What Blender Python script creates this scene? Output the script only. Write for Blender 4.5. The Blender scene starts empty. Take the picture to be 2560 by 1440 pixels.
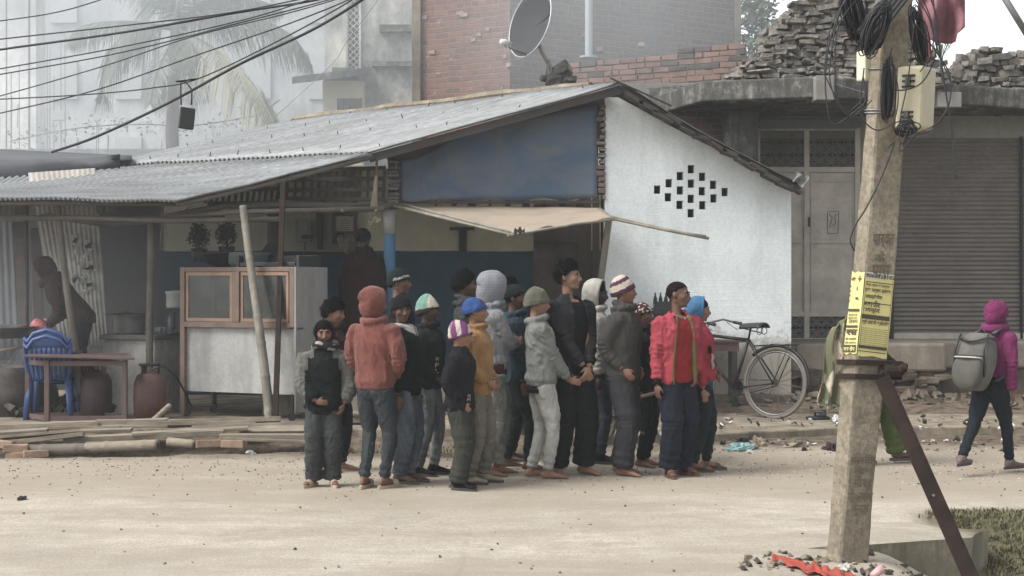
import bpy, bmesh, math, random
import numpy as np
from mathutils import Vector, Matrix, noise as mnoise
R = math.radians
random.seed(7)
SC = bpy.context.scene
COL = SC.collection
# ------------------------------------------------------------------ camera, world, sun, exposure
F = 3700.0; CH = 1.55; HY = 705.0
cam_d = bpy.data.cameras.new("camera"); cam = bpy.data.objects.new("camera", cam_d); COL.objects.link(cam)
cam.location = (0, 0, CH); cam.rotation_euler = (R(90), 0, 0)
cam_d.sensor_width = 36; cam_d.lens = F*36/2560; cam_d.shift_y = -(720-HY)/2560
cam_d.clip_start = 0.1; cam_d.clip_end = 3000
SC.camera = cam
SUN_EL, SUN_AZ = 50.0, 247.0
w = bpy.data.worlds.new("World"); SC.world = w; w.use_nodes = True
nt = w.node_tree; nt.nodes.clear()
o_ = nt.nodes.new("ShaderNodeOutputWorld"); bg = nt.nodes.new("ShaderNodeBackground"); sk = nt.nodes.new("ShaderNodeTexSky")
sk.sky_type = 'NISHITA'; sk.sun_disc = False; sk.sun_elevation = R(SUN_EL); sk.sun_rotation = R(SUN_AZ)
sk.air_density = 1.0; sk.dust_density = 2.0; sk.ozone_density = 1.0
hs = nt.nodes.new("ShaderNodeHueSaturation"); hs.inputs['Saturation'].default_value = 0.15   # overcast: the cloud takes the blue out
nt.links.new(sk.outputs[0], hs.inputs['Color']); nt.links.new(hs.outputs[0], bg.inputs[0])
bg.inputs[1].default_value = 0.15; nt.links.new(bg.outputs[0], o_.inputs[0])
sd = bpy.data.lights.new("sun", 'SUN'); sd.energy = 2.1; sd.angle = R(28); sd.color = (1, 0.965, 0.9)
so = bpy.data.objects.new("sun", sd); COL.objects.link(so); so.rotation_euler = (R(90-SUN_EL), 0, R(180-SUN_AZ))
SC.view_settings.view_transform = 'Standard'; SC.view_settings.look = 'None'; SC.view_settings.gamma = 1
SC.view_settings.exposure = 0.97
SC.cycles.volume_bounces = 3; SC.cycles.max_bounces = 8; SC.cycles.diffuse_bounces = 4; SC.cycles.transparent_max_bounces = 12

# ------------------------------------------------------------------ helpers
def at(x, y, Y):
    return Vector(((x-1280)*Y/F, Y, CH-(y-HY)*Y/F))
def tag(o, label=None, cat=None, group=None, kind=None):
    if label: o['label'] = label
    if cat: o['category'] = cat
    if group: o['group'] = group
    if kind: o['kind'] = kind
    return o
MW = {}
def thing(name, label, cat, loc=(0,0,0), rz=0.0, group=None, scale=1.0):
    o = bpy.data.objects.new(name, None); COL.objects.link(o); o.empty_display_size = .1
    o.location = loc; o.rotation_euler = (0,0,rz)
    tag(o, label, cat, group)
    MW[o.name] = (Matrix.Translation(Vector(loc)) @ Matrix.Rotation(rz,4,'Z')).inverted()
    return o
def link_mesh(name, me, m, parent=None, smooth=False):
    if m is not None:
        for mm in (m if isinstance(m,(list,tuple)) else [m]): me.materials.append(mm)
    o = bpy.data.objects.new(name, me); COL.objects.link(o)
    if parent is not None:
        o.parent = parent; MW[o.name] = MW[parent.name]
    if smooth:
        me.polygons.foreach_set('use_smooth', [True]*len(me.polygons))
    return o
def rmat(rx=0, ry=0, rz=0):
    return Matrix.Rotation(rz,3,'Z') @ Matrix.Rotation(ry,3,'Y') @ Matrix.Rotation(rx,3,'X')
class MB:
    def __init__(s): s.v=[]; s.f=[]; s.mi=[]
    def add(s, vs, fs, mi=0):
        b=len(s.v); s.v += [Vector(p) for p in vs]; s.f += [tuple(i+b for i in f) for f in fs]; s.mi += [mi]*len(fs); return s
    def box(s, c, d, rot=None, mi=0, jit=0):
        vs=[]
        for k in range(8):
            p=Vector(((k&1)-.5, ((k>>1)&1)-.5, ((k>>2)&1)-.5)); p=Vector((p.x*d[0],p.y*d[1],p.z*d[2]))
            if jit: p+=Vector((random.uniform(-jit,jit),random.uniform(-jit,jit),random.uniform(-jit,jit)))
            if rot is not None: p=rot@p
            vs.append(p+Vector(c))
        return s.add(vs,[(0,2,3,1),(4,5,7,6),(0,1,5,4),(2,6,7,3),(0,4,6,2),(1,3,7,5)],mi)
    def span(s, a, b, **k):
        a=Vector(a);b=Vector(b); return s.box((a+b)/2,(abs(b.x-a.x),abs(b.y-a.y),abs(b.z-a.z)),**k)
    def bar(s, a, b, wd, th, up=(0,0,1), mi=0):      # rectangular bar from a to b
        a=Vector(a);b=Vector(b); d=(b-a); L=d.length; d.normalize(); u=Vector(up)
        x=d.cross(u)
        if x.length<1e-4: x=d.cross(Vector((1,0,0)))
        x.normalize(); z=x.cross(d)
        rot=Matrix((x,d,z)).transposed()
        return s.box((a+b)/2,(wd,L,th),rot=rot,mi=mi)
    def prism(s, pts, thick, mi=0):                   # polygon of 3D points, extruded along vector thick
        n=len(pts); pts=[Vector(p) for p in pts]; t=Vector(thick)
        return s.add(pts+[p+t for p in pts],[tuple(range(n)),tuple(range(2*n-1,n-1,-1))]+[((i+1)%n,i,i+n,(i+1)%n+n) for i in range(n)],mi)
    def tube(s, pts, r, seg=8, cap=True, mi=0, sx=1.0):
        pts=[Vector(p) for p in pts]; n=len(pts)
        rs = r if isinstance(r,(list,tuple)) else [r]*n
        b=len(s.v); up=Vector((0,0,1)); prev=None
        for i,p in enumerate(pts):
            t=(pts[min(i+1,n-1)]-pts[max(i-1,0)])
            if t.length<1e-9: t=Vector((0,0,1))
            t.normalize()
            if prev is None:
                x=t.cross(up)
                if x.length<.05: x=t.cross(Vector((0,1,0)))
            else: x=prev-t*prev.dot(t)
            x.normalize(); prev=x; y=t.cross(x)
            for k in range(seg):
                a=2*math.pi*k/seg; s.v.append(p+x*math.cos(a)*rs[i]*sx+y*math.sin(a)*rs[i])
        for i in range(n-1):
            for k in range(seg):
                k2=(k+1)%seg
                s.f.append((b+i*seg+k,b+i*seg+k2,b+(i+1)*seg+k2,b+(i+1)*seg+k)); s.mi.append(mi)
        if cap:
            s.f.append(tuple(b+k for k in range(seg-1,-1,-1))); s.f.append(tuple(b+(n-1)*seg+k for k in range(seg))); s.mi+=[mi,mi]
        return s
    def lathe(s, c, prof, seg=20, mi=0, rot=None, sy=1.0):    # prof: (r,z)
        b=len(s.v); c=Vector(c)
        for r,z in prof:
            for k in range(seg):
                a=2*math.pi*k/seg; p=Vector((r*math.cos(a),r*math.sin(a)*sy,z))
                s.v.append((rot@p if rot is not None else p)+c)
        n=len(prof)
        for i in range(n-1):
            for k in range(seg):
                k2=(k+1)%seg; s.f.append((b+i*seg+k,b+i*seg+k2,b+(i+1)*seg+k2,b+(i+1)*seg+k)); s.mi.append(mi)
        s.f.append(tuple(b+k for k in range(seg-1,-1,-1))); s.f.append(tuple(b+(n-1)*seg+k for k in range(seg))); s.mi+=[mi,mi]
        return s
    def ell(s, c, r, seg=14, rings=9, rot=None, mi=0):
        c=Vector(c); b=len(s.v); r=(r,r,r) if not hasattr(r,'__len__') else r
        vs=[]
        for i in range(1,rings):
            t=math.pi*i/rings
            for k in range(seg):
                a=2*math.pi*k/seg; vs.append(Vector((r[0]*math.sin(t)*math.cos(a),r[1]*math.sin(t)*math.sin(a),r[2]*math.cos(t))))
        vs+= [Vector((0,0,r[2])),Vector((0,0,-r[2]))]
        if rot is not None: vs=[rot@p for p in vs]
        fs=[]
        for i in range(rings-2):
            for k in range(seg):
                k2=(k+1)%seg; fs.append((i*seg+k,(i+1)*seg+k,(i+1)*seg+k2,i*seg+k2))
        T=(rings-1)*seg
        for k in range(seg):
            k2=(k+1)%seg; fs.append((T,k,k2)); fs.append((T+1,(rings-2)*seg+k2,(rings-2)*seg+k))
        return s.add([p+c for p in vs],fs,mi)
    def grid(s, nu, nv, fn, mi=0, close_u=False):
        b=len(s.v)
        for j in range(nv+1):
            for i in range(nu+1): s.v.append(Vector(fn(i/nu,j/nv)))
        for j in range(nv):
            for i in range(nu):
                a=b+j*(nu+1)+i; s.f.append((a,a+1,a+nu+2,a+nu+1)); s.mi.append(mi)
        return s
    def mesh(s, name, parent=None):
        me=bpy.data.meshes.new(name)
        vs=s.v
        if parent is not None:
            M=MW[parent.name]; vs=[M@v for v in vs]
        me.from_pydata([tuple(v) for v in vs],[],s.f); me.update()
        if any(s.mi): me.polygons.foreach_set('material_index',s.mi)
        return me
    def build(s, name, m, parent=None, smooth=False, bevel=0, solid=0, auto=False):
        me=s.mesh(name,parent); o=link_mesh(name,me,m,parent,smooth)
        if auto:
            me.polygons.foreach_set('use_smooth',[True]*len(me.polygons)); me.set_sharp_from_angle(angle=R(40))
        if solid:
            md=o.modifiers.new('solid','SOLIDIFY'); md.thickness=solid; md.offset=0
        if bevel:
            md=o.modifiers.new('bevel','BEVEL'); md.width=bevel; md.segments=2; md.limit_method='ANGLE'; md.angle_limit=R(40)
        return o

# ------------------------------------------------------------------ materials
_MC={}
class NT:
    def __init__(s, name):
        s.m=bpy.data.materials.new(name); s.m.use_nodes=True; s.t=s.m.node_tree; s.t.nodes.clear()
        s.out=s.n('ShaderNodeOutputMaterial'); s.b=s.n('ShaderNodeBsdfPrincipled'); s.l(s.b.outputs[0],s.out.inputs[0])
        s.co=s.n('ShaderNodeTexCoord').outputs['Object']
    def n(s,k): return s.t.nodes.new(k)
    def l(s,a,b): s.t.links.new(a,b)
    def map(s, scale=(1,1,1), rot=(0,0,0), src=None):
        m=s.n('ShaderNodeMapping'); m.inputs['Scale'].default_value=scale; m.inputs['Rotation'].default_value=rot; s.l(src or s.co,m.inputs[0]); return m.outputs[0]
    def noise(s, sc, det=4, rough=.6, co=None, dist=0):
        n=s.n('ShaderNodeTexNoise'); n.inputs['Scale'].default_value=sc; n.inputs['Detail'].default_value=det; n.inputs['Roughness'].default_value=rough; n.inputs['Distortion'].default_value=dist
        s.l(co or s.co,n.inputs['Vector']); return n.outputs['Fac']
    def ramp(s, fac, stops):
        r=s.n('ShaderNodeValToRGB'); s.l(fac,r.inputs[0]); e=r.color_ramp.elements
        while len(e)<len(stops): e.new(.5)
        for i,(p,c) in enumerate(stops):
            e[i].position=p; c = (c,c,c) if not hasattr(c,'__len__') else c; e[i].color=(*c[:3],1)
        return r.outputs[0]
    def mix(s, f, a, b, mode='MIX'):
        m=s.n('ShaderNodeMix'); m.data_type='RGBA'; m.blend_type=mode
        if hasattr(f,'links'): s.l(f,m.inputs[0])
        else: m.inputs[0].default_value=f
        for i,v in ((6,a),(7,b)):
            if hasattr(v,'links'): s.l(v,m.inputs[i])
            else: m.inputs[i].default_value=(*v[:3],1)
        return m.outputs[2]
    def math(s, op, a, b=0):
        m=s.n('ShaderNodeMath'); m.operation=op
        for i,v in ((0,a),(1,b)):
            if hasattr(v,'links'): s.l(v,m.inputs[i])
            else: m.inputs[i].default_value=v
        return m.outputs[0]
    def bump(s, h, st=.3, dist=.01):
        b=s.n('ShaderNodeBump'); b.inputs['Strength'].default_value=st; b.inputs['Distance'].default_value=dist; s.l(h,b.inputs['Height'])
        if s.b.inputs['Normal'].links: s.l(s.b.inputs['Normal'].links[0].from_socket,b.inputs['Normal'])
        s.l(b.outputs[0],s.b.inputs['Normal']); return s
    def set(s, col=None, rough=.8, metal=0, spec=None, alpha=None):
        if col is not None:
            if hasattr(col,'links'): s.l(col,s.b.inputs['Base Color'])
            else: s.b.inputs['Base Color'].default_value=(*col[:3],1)
        if hasattr(rough,'links'): s.l(rough,s.b.inputs['Roughness'])
        else: s.b.inputs['Roughness'].default_value=rough
        s.b.inputs['Metallic'].default_value=metal
        if spec is not None: s.b.inputs['Specular IOR Level'].default_value=spec
        if alpha is not None: s.b.inputs['Alpha'].default_value=alpha
        return s
def srgb(r,g,b):
    f=lambda c: (c/255/12.92 if c/255<=.04045 else ((c/255+.055)/1.055)**2.4)
    c=(f(r),f(g),f(b)); l=.3*c[0]+.6*c[1]+.1*c[2]; return tuple((x*.86+l*.14)*.92 for x in c)
def mul(c,k): return tuple(min(1,x*k) for x in c)
def pm(name, c, var=.25, sc=4, rough=.8, metal=0, bump=.2, bs=60, stretch=(1,1,1), spec=None, c2=None, grime=0, bd=.004):
    """general weathered surface: broad patches, fine speckle, small relief"""
    key=(name,)
    if key in _MC: return _MC[key]
    t=NT(name); co=t.map(stretch)
    a=t.noise(sc,6,.65,co); f=t.noise(sc*9,4,.7,co)
    cc=c2 or mul(c,1-var)
    col=t.mix(t.ramp(a,[(.35,0),(.65,1)]), cc, mul(c,1+var*.4))
    col=t.mix(t.ramp(f,[(.35,0),(.7,var*.9)]), col, mul(cc,.7))
    if grime: col=t.mix(t.ramp(t.noise(sc*.6,5,.7),[(.5,0),(.7,grime)]), col, mul(c,.35))
    t.set(col,rough,metal,spec)
    if bump: t.bump(t.noise(bs,4,.6,co),bump,bd)
    _MC[key]=t.m; return t.m
def cloth(name, c, var=.15, bs=350, rough=.92, fuzz=0, st=.35):
    key=('c',name)
    if key in _MC: return _MC[key]
    c=mul(c,.44+.46*max(c)**.6)
    t=NT(name); a=t.noise(7,5,.6); f=t.noise(90,3,.7)
    col=t.mix(t.ramp(a,[(.35,0),(.65,1)]), mul(c,1-var*1.4), mul(c,1+var*.9))
    col=t.mix(t.ramp(f,[(.4,0),(.75,.35+fuzz)]), col, mul(c,1.4 if fuzz else .7))
    t.set(col,rough,0,.15)
    t.b.inputs['Sheen Weight'].default_value=fuzz*.5; t.b.inputs['Sheen Roughness'].default_value=.6
    t.bump(t.noise(bs,2,.5),st,.0015); t.bump(t.noise(22,4,.6,t.map((1,1,.6)),dist=.7),.55,.012); t.bump(t.noise(7,2,.5,t.map((1.2,1.2,.8)),dist=1.5),.5,.03)
    _MC[key]=t.m; return t.m
def brick_mat(name, c1, c2, mortar, ang=0.0, bw=.24, bh=.075, mort=.012, dirt=.4, light=.0):
    """bricks laid in world metres on a vertical face whose plan direction is ang"""
    t=NT(name); sx=t.n('ShaderNodeSeparateXYZ'); t.l(t.co,sx.inputs[0])
    wv=t.math('MULTIPLY',t.math('SUBTRACT',t.noise(2.2,3),.5),.05)
    u=t.math('ADD',t.math('MULTIPLY',sx.outputs[0],math.cos(ang)),t.math('MULTIPLY',sx.outputs[1],math.sin(ang)))
    wob=t.math('MULTIPLY',t.math('SUBTRACT',t.noise(14,2),.5),.02)
    cb=t.n('ShaderNodeCombineXYZ'); t.l(t.math('ADD',u,wob),cb.inputs[0]); t.l(t.math('ADD',t.math('ADD',sx.outputs[2],wv),t.math('MULTIPLY',wob,.6)),cb.inputs[1])
    br=t.n('ShaderNodeTexBrick'); t.l(cb.outputs[0],br.inputs['Vector']); br.inputs['Scale'].default_value=1
    br.inputs['Brick Width'].default_value=bw; br.inputs['Row Height'].default_value=bh; br.inputs['Mortar Size'].default_value=mort; br.inputs['Mortar Smooth'].default_value=.4
    br.inputs['Color1'].default_value=(*c1,1); br.inputs['Color2'].default_value=(*c2,1); br.inputs['Mortar'].default_value=(*mortar,1); br.inputs['Bias'].default_value=-.2
    br.offset=.5; br.squash=.55; br.squash_frequency=3
    col=t.mix(t.ramp(t.noise(30,5,.7),[(.4,0),(.75,.6)]), br.outputs['Color'], mul(c1,.6))
    col=t.mix(t.ramp(t.noise(1.3,6,.7),[(.45,0),(.7,dirt)]), col, mul(mortar,.6))
    if light: col=t.mix(t.ramp(t.noise(3.5,4,.8,t.map((1,1,3))),[(.62,0),(.68,light)]), col, (.62,.58,.5))
    t.set(col,.93,0,.2); t.bump(t.math('SUBTRACT',t.noise(60,4),br.outputs['Fac']),.8,.02)
    return t.m
def stained(name, c, stain, amt=.8, sc=1.0, lo=.42, hi=.6, rough=.9, bump=.4,brick=False,splash=False):
    """plaster or concrete with rain streaks running down and mould patches"""
    t=NT(name)
    a=t.noise(1.1*sc,8,.75); b=t.noise(2.2*sc,7,.7,t.map((1,1,.22))); f=t.noise(26*sc,5,.7)
    col=t.mix(t.ramp(a,[(lo,0),(hi,amt)]), c, stain)
    col=t.mix(t.ramp(b,[(lo+.05,0),(hi+.08,amt)]), col, mul(stain,.7))
    col=t.mix(t.ramp(f,[(.35,.35),(.6,0)]), col, mul(c,.55))
    t.set(col,rough,0,.25); t.bump(t.noise(40*sc,6,.7),bump,.012)
    if splash:
        sz=t.n('ShaderNodeSeparateXYZ'); t.l(t.co,sz.inputs[0]); hh_=t.math('ADD',sz.outputs[2],t.math('MULTIPLY',t.noise(3.5,7,.8),-1.5))
        col2=t.mix(t.ramp(hh_,[(0,.8),(.28,0)]),col,srgb(132,118,100)); col2=t.mix(t.ramp(t.noise(5,6,.8),[(.62,0),(.70,.5)]),col2,srgb(150,150,146)); t.l(col2,t.b.inputs['Base Color'])
    if brick:
        sx=t.n('ShaderNodeSeparateXYZ'); t.l(t.co,sx.inputs[0]); cb=t.n('ShaderNodeCombineXYZ')
        wv=t.math('MULTIPLY',t.math('SUBTRACT',t.noise(1.5,3),.5),.12)
        t.l(t.math('ADD',sx.outputs[0],wv),cb.inputs[0]); t.l(t.math('ADD',sx.outputs[2],wv),cb.inputs[1])
        br=t.n('ShaderNodeTexBrick'); t.l(cb.outputs[0],br.inputs['Vector']); br.inputs['Scale'].default_value=1; br.inputs['Brick Width'].default_value=.25; br.inputs['Row Height'].default_value=.075; br.inputs['Mortar Size'].default_value=.006; br.inputs['Mortar Smooth'].default_value=1
        t.bump(t.math('MULTIPLY',br.outputs['Fac'],t.ramp(t.noise(2.5,4),[(.42,0),(.62,-1)] if False else [(.42,0),(.62,1)])),.28,.009)
        for nd in t.t.nodes:
            if nd.type=='BUMP' and nd.inputs['Distance'].default_value==.009: nd.invert=True
    return t.m

M={}
M['wood']=pm('grey_weathered_wood',srgb(120,100,84),.35,3,.85,bs=50,stretch=(1,1,6),bump=.5)
M['darkwood']=pm('dark_old_wood',srgb(62,54,50),.35,3,.85,bs=60,bump=.5)
M['redwood']=pm('red_brown_painted_wood',srgb(92,70,66),.3,5,.6,bs=60,bump=.2)
M['cabwood']=pm('orange_brown_wood',srgb(120,98,84),.3,4,.6,bs=50,stretch=(1,1,1),bump=.3)
M['plank']=pm('dusty_plank_wood',srgb(140,128,110),.45,2.5,.9,bs=80,stretch=(1,5,5),bump=.6)
M['bamboo']=pm('pale_bamboo',srgb(138,132,118),.45,3,.7,bs=40,bump=.3,stretch=(2,2,.7),grime=.6)
M['bamboo_dark']=pm('sooty_bamboo',srgb(98,90,80),.35,4,.75,bs=40,bump=.4)
M['rust']=pm('rusty_iron',srgb(52,38,32),.4,8,.85,0,bs=90,bump=.4,c2=srgb(36,28,26),spec=.2)
M['darkmetal']=pm('dark_iron',srgb(45,45,47),.3,6,.5,.6,bump=.1)
M['steel']=pm('worn_steel',srgb(125,125,125),.2,6,.4,.8,bump=.1)
M['black']=pm('black_plastic',srgb(32,33,36),.2,10,.5,bump=.05)
M['wire']=pm('cable_black',srgb(30,32,38),.15,10,.6,bump=0)
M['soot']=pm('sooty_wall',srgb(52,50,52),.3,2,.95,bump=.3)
def tin(name,c,rustc,amt,rough=.5,metal=.5):
    t=NT(name); a=t.noise(1.6,7,.75,t.map((.5,1.6,.5))); b=t.noise(6,4,.6,t.map((1,1,1))); st_=t.noise(9,5,.8,t.map((.10,1.3,.10),(0,0,-.1)))
    col=t.mix(t.ramp(a,[(.42,0),(.66,amt)]),c,rustc); col=t.mix(t.ramp(st_,[(.36,.75),(.5,0)]),col,mul(c,.42)); col=t.mix(t.ramp(st_,[(.56,0),(.68,.6)]),col,mul(c,1.5)); col=t.mix(t.ramp(b,[(.4,.25),(.62,0)]),col,mul(c,.6))
    t.set(col,rough,metal); t.bump(t.noise(30,3),.1,.004); return t.m
M['tin']=tin('galvanised_sheet',srgb(150,154,156),srgb(108,104,100),.8,.6,.1)
M['tin_old']=tin('old_dull_sheet',srgb(96,98,102),srgb(60,56,54),.8,.7,.2)
M['tin_white']=tin('pale_painted_sheet',srgb(170,167,160),srgb(110,96,86),.9,.7,.1)
# ------------------------------------------------------------------ ground
def lerp(a,b,t): return a+(b-a)*t
def sstep(a,b,x):
    t=min(1,max(0,(x-a)/(b-a))); return t*t*(3-2*t)
def ground_z(X,Y):
    n=mnoise.noise(Vector((X*.5,Y*.5,0)))*.02+mnoise.noise(Vector((X*2.1,Y*2.1,3)))*.006
    left = 1-sstep(-1.0,0.3,X)
    z=0
    edge=13.25+ (X+4)*.06+mnoise.noise(Vector((X*1.3,0,5)))*.12
    z += left*( -0.13*sstep(edge,edge+.15,Y)*(1-sstep(14.1,14.5,Y)) )
    deep=sstep(-4.9,-4.2,X)*(1-sstep(-3.6,-2.9,X))
    z -= left*deep*.12*sstep(edge-.25,edge,Y)*(1-sstep(13.7,14.2,Y))
    # right: bank against the wall foot
    right=sstep(.3,1.2,X)
    z += right*.16*sstep(15.6,17.0,Y)
    z += right*sstep(12.4,13.4,Y)*.02
    # drain beside the near slab
    if Y<11:
        z -= .22*sstep(2.05,2.6,X)*(1-sstep(9.3,9.9,Y)) 
        z -= .03*sstep(1.2,1.8,X)*(1-sstep(8.4,8.7,Y))
    fine=mnoise.noise(Vector((X*7,Y*7,1)))*.004*(1+3*sstep(12.6,13.4,Y))
    return z+n+fine
def axis(segs):
    out=[]
    for a,b,st in segs:
        k=max(1,int(round((b-a)/st))); out+= [a+(b-a)*i/k for i in range(k)]
    out.append(segs[-1][1]); return out
xs=axis([(-400,-40,60),(-40,-8,4),(-8,8,.07),(8,40,4),(40,400,60)])
ys=axis([(-60,4,8),(4,7.4,.4),(7.4,18,.07),(18,24,.5),(24,80,6),(80,600,90)])
vs=[(x,y,ground_z(x,y) if (abs(x)<=9 and y<20) else -.0) for y in ys for x in xs]
nx=len(xs); fs=[(j*nx+i,j*nx+i+1,(j+1)*nx+i+1,(j+1)*nx+i) for j in range(len(ys)-1) for i in range(nx-1)]
t=NT('dusty_ground')
sx=t.n('ShaderNodeSeparateXYZ'); t.l(t.co,sx.inputs[0])
st=t.map((.7,1,1))
base=t.mix(t.ramp(t.noise(.55,6,.6,st),[(.36,0),(.64,1)]),srgb(162,155,143),srgb(198,192,179))
base=t.mix(t.ramp(t.noise(4.5,7,.75,t.map((.6,1,1))),[(.44,.4),(.6,0)]),base,srgb(150,138,118))
base=t.mix(t.ramp(t.noise(55,4,.8),[(.42,.55),(.56,0)]),base,srgb(134,122,106))
base=t.mix(t.ramp(t.noise(120,2,.6),[(.66,0),(.72,.8)]),base,srgb(198,190,176))
dirt=t.mix(t.ramp(t.noise(9,6,.75),[(.36,0),(.66,1)]),srgb(70,60,50),srgb(122,108,92))
edge=t.math('ADD',sx.outputs[1],t.math('MULTIPLY',t.noise(1.6,5,.7),1.1))
rx=t.math('MULTIPLY',t.ramp(sx.outputs[0],[(0,0),(1,1)]),-.75)
fac=t.ramp(t.math('MULTIPLY',t.math('ADD',t.math('ADD',edge,rx),-12.9),1.0),[(.35,0),(1,1)])
base=t.mix(t.ramp(t.noise(1.3,6,.7,t.map((.28,1.3,1),(0,0,.12))),[(.44,0),(.62,.45)]),base,srgb(140,128,110))
base=t.mix(t.ramp(t.noise(.9,7,.75),[(.55,0),(.63,.5)]),base,srgb(146,134,116))
gy=t.ramp(t.math('SUBTRACT',edge,10.6),[(0,0),(1,1)])
base=t.mix(t.math('MULTIPLY',gy,t.ramp(t.noise(2.2,5,.7,t.map((.5,1,1))),[(.3,.35),(.65,.9)])),base,srgb(150,138,120))
vr=t.n('ShaderNodeTexVoronoi'); vr.feature='DISTANCE_TO_EDGE'; vr.inputs['Scale'].default_value=.32; t.l(t.math('ADD',0,0) if False else t.map((.6,1,1)),vr.inputs['Vector'])
base=t.mix(t.ramp(t.math('ADD',vr.outputs['Distance'],t.math('MULTIPLY',t.noise(5,4,.7),.03)),[(.012,.22),(.02,0)]),base,srgb(112,100,84))
soil=t.math('MULTIPLY',t.ramp(t.math('SUBTRACT',t.math('ADD',sx.outputs[0],t.math('MULTIPLY',t.noise(3,4),.4)),2.85),[(0,0),(.2,1)]),t.ramp(t.math('SUBTRACT',10.2,sx.outputs[1]),[(0,0),(.3,1)]))
base=t.mix(soil,base,srgb(92,86,64))
col=t.mix(fac,base,dirt)
t.set(col,.97,0,.15)
t.bump(t.noise(6,8,.75,t.map((.8,1,1))),.45,.02); t.bump(t.noise(70,5,.8),.7,.007)
me=bpy.data.meshes.new('ground'); me.from_pydata(vs,[],fs); me.update()
g=link_mesh('ground',me,t.m,None,True); tag(g,kind='structure'); M['ground']=t.m

M['conc']=stained('dusty_concrete',srgb(150,138,118),srgb(92,84,72),.7,2.0)
M['concdark']=stained('mossy_dark_concrete',srgb(164,154,132),srgb(104,100,82),.7,2.5,.38,.55)
# platform in front of the white wall
def slab(name,pts,z0,z1,m,**k):
    mb=MB(); mb.prism([(x,y,z0) for x,y in pts],(0,0,z1-z0)); o=mb.build(name,m,bevel=.015); return o
def ragged(pts,step=.22,amp=.03):
    out=[]
    for i in range(len(pts)):
        a=Vector(pts[i]);b=Vector(pts[(i+1)%len(pts)]); n=max(1,int((b-a).length/step))
        for k in range(n):
            p=a.lerp(b,k/n)
            if k: p+=Vector((random.uniform(-amp,amp),random.uniform(-amp,amp)))
            out.append((p.x,p.y))
    return out
tag(slab('pavement',ragged([(.2,13.9),(1.75,14.05),(3.2,14.75),(9,15.25),(9,16.6),(.2,16.4)]),-.2,.10,M['conc']),kind='structure')
tag(slab('shop_floor',ragged([(-7.5,14.9),(-2.0,14.75),(.1,14.9),(.1,21),(-7.5,21)]),-.2,.085,M['conc']),kind='structure')
# near road slab, bottom right
rp=ragged([(1.42,8.60),(2.05,8.60),(2.75,8.85),(2.98,9.25),(2.75,9.9),(1.2,10.0)],.14,.016); mb=MB(); n=len(rp)
tz=lambda x,y: .022-.07*sstep(9.0,9.7,y)-.05*(1-sstep(1.45,1.95,x))
cpt=(2.2,9.2); mb.add([(x,y,tz(x,y)) for x,y in rp]+[(*cpt,.02)],[(i,(i+1)%n,n) for i in range(n)],0)
mb.add([(x,y,tz(x,y)) for x,y in rp]+[(x+random.uniform(-.02,.02),y+.02,-.22) for x,y in rp]+[(x,y,-.5) for x,y in rp],[((i+1)%n,i,i+n,(i+1)%n+n) for i in range(n)]+[((i+1)%n+n,i+n,i+2*n,(i+1)%n+2*n) for i in range(n)],1)
tag(mb.build('road_slab_edge',[M['ground'],M['concdark']]),kind='structure')

# grass patch, lower right
gm=pm('dry_grass',srgb(92,92,60),.4,1.5,.9,bump=0,c2=srgb(104,96,66))
mb=MB()
def tuft(mb,X,Y,z,n,h,spread):
    for _ in range(n):
        a=random.uniform(0,6.28); r=random.uniform(0,spread); bx=X+math.cos(a)*r; by=Y+math.sin(a)*r
        hh=h*random.uniform(.4,1); l=random.uniform(0,6.28); dx=math.cos(l)*hh*.6; dy=math.sin(l)*hh*.6; w_=.004+random.random()*.004
        px,py=-math.sin(l)*w_,math.cos(l)*w_
        mb.add([(bx-px,by-py,z),(bx+px,by+py,z),(bx+dx*.4+px*.7,by+dy*.4+py*.7,z+hh*.7),(bx+dx*.4-px*.7,by+dy*.4-py*.7,z+hh*.7),(bx+dx,by+dy,z+hh)],[(0,1,2,3),(3,2,4)])
for _ in range(3000):
    X=random.uniform(2.7,4.2); Y=random.uniform(7.6,10.0)
    if X< 2.85+.5*abs(Y-9.0)*.3 +.35*mnoise.noise(Vector((X*2,Y*2,7))) or mnoise.noise(Vector((X*3,Y*3,17)))<-.25: continue
    tuft(mb,X,Y,ground_z(X,Y)-.005,5,.045,.06)
tag(mb.build('grass',gm),'short green grass at the road slab corner','grass',kind='stuff')
mb=MB()
for _ in range(500):
    X=random.uniform(-2.0,-.1); Y=13.6+random.random()*.7
    if mnoise.noise(Vector((X*2,Y*2,9)))<-.05: continue
    tuft(mb,X,Y,ground_z(X,Y)-.005,4,.07,.06)
tag(mb.build('weeds',gm),'thin weeds along the far road edge','grass',kind='stuff')

# ------------------------------------------------------------------ tea shop building (one thing with parts)
shop=thing('tea_shop','low white and blue tea shop with corrugated metal roof and diamond of wall vents','shop',(0,17,0))
M['white']=stained('whitewash',srgb(222,229,230),srgb(184,192,190),.5,1.0,.42,.68,bump=.2,brick=True,splash=True)
YW=17.0; sW=F/YW
def wp(x,y): p=at(x,y,YW); return (p.x,p.z)
holes=[(1727.5,423),(1700,440),(1755.5,442),(1672,458),(1727.5,459),(1783,462),(1643,474),(1700,476),(1755,478),(1812,480),(1670,493),(1727,497),(1784,496),(1699,512),(1756,513),(1727,533)]
mb=MB(); hw,hh=8,10.5
def wq(x0,x1,y0,y1):  # px rectangle on wall front
    a=at(x0,y1,YW); b=at(x1,y0,YW); mb.add([(a.x,YW,a.z),(b.x,YW,a.z),(b.x,YW,b.z),(a.x,YW,b.z)],[(0,1,2,3)])
top=[(1512,243),(1545,243),(1600,272),(1660,306),(1720,338),(1780,368),(1840,398),(1900,432),(1978,470)]
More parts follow.
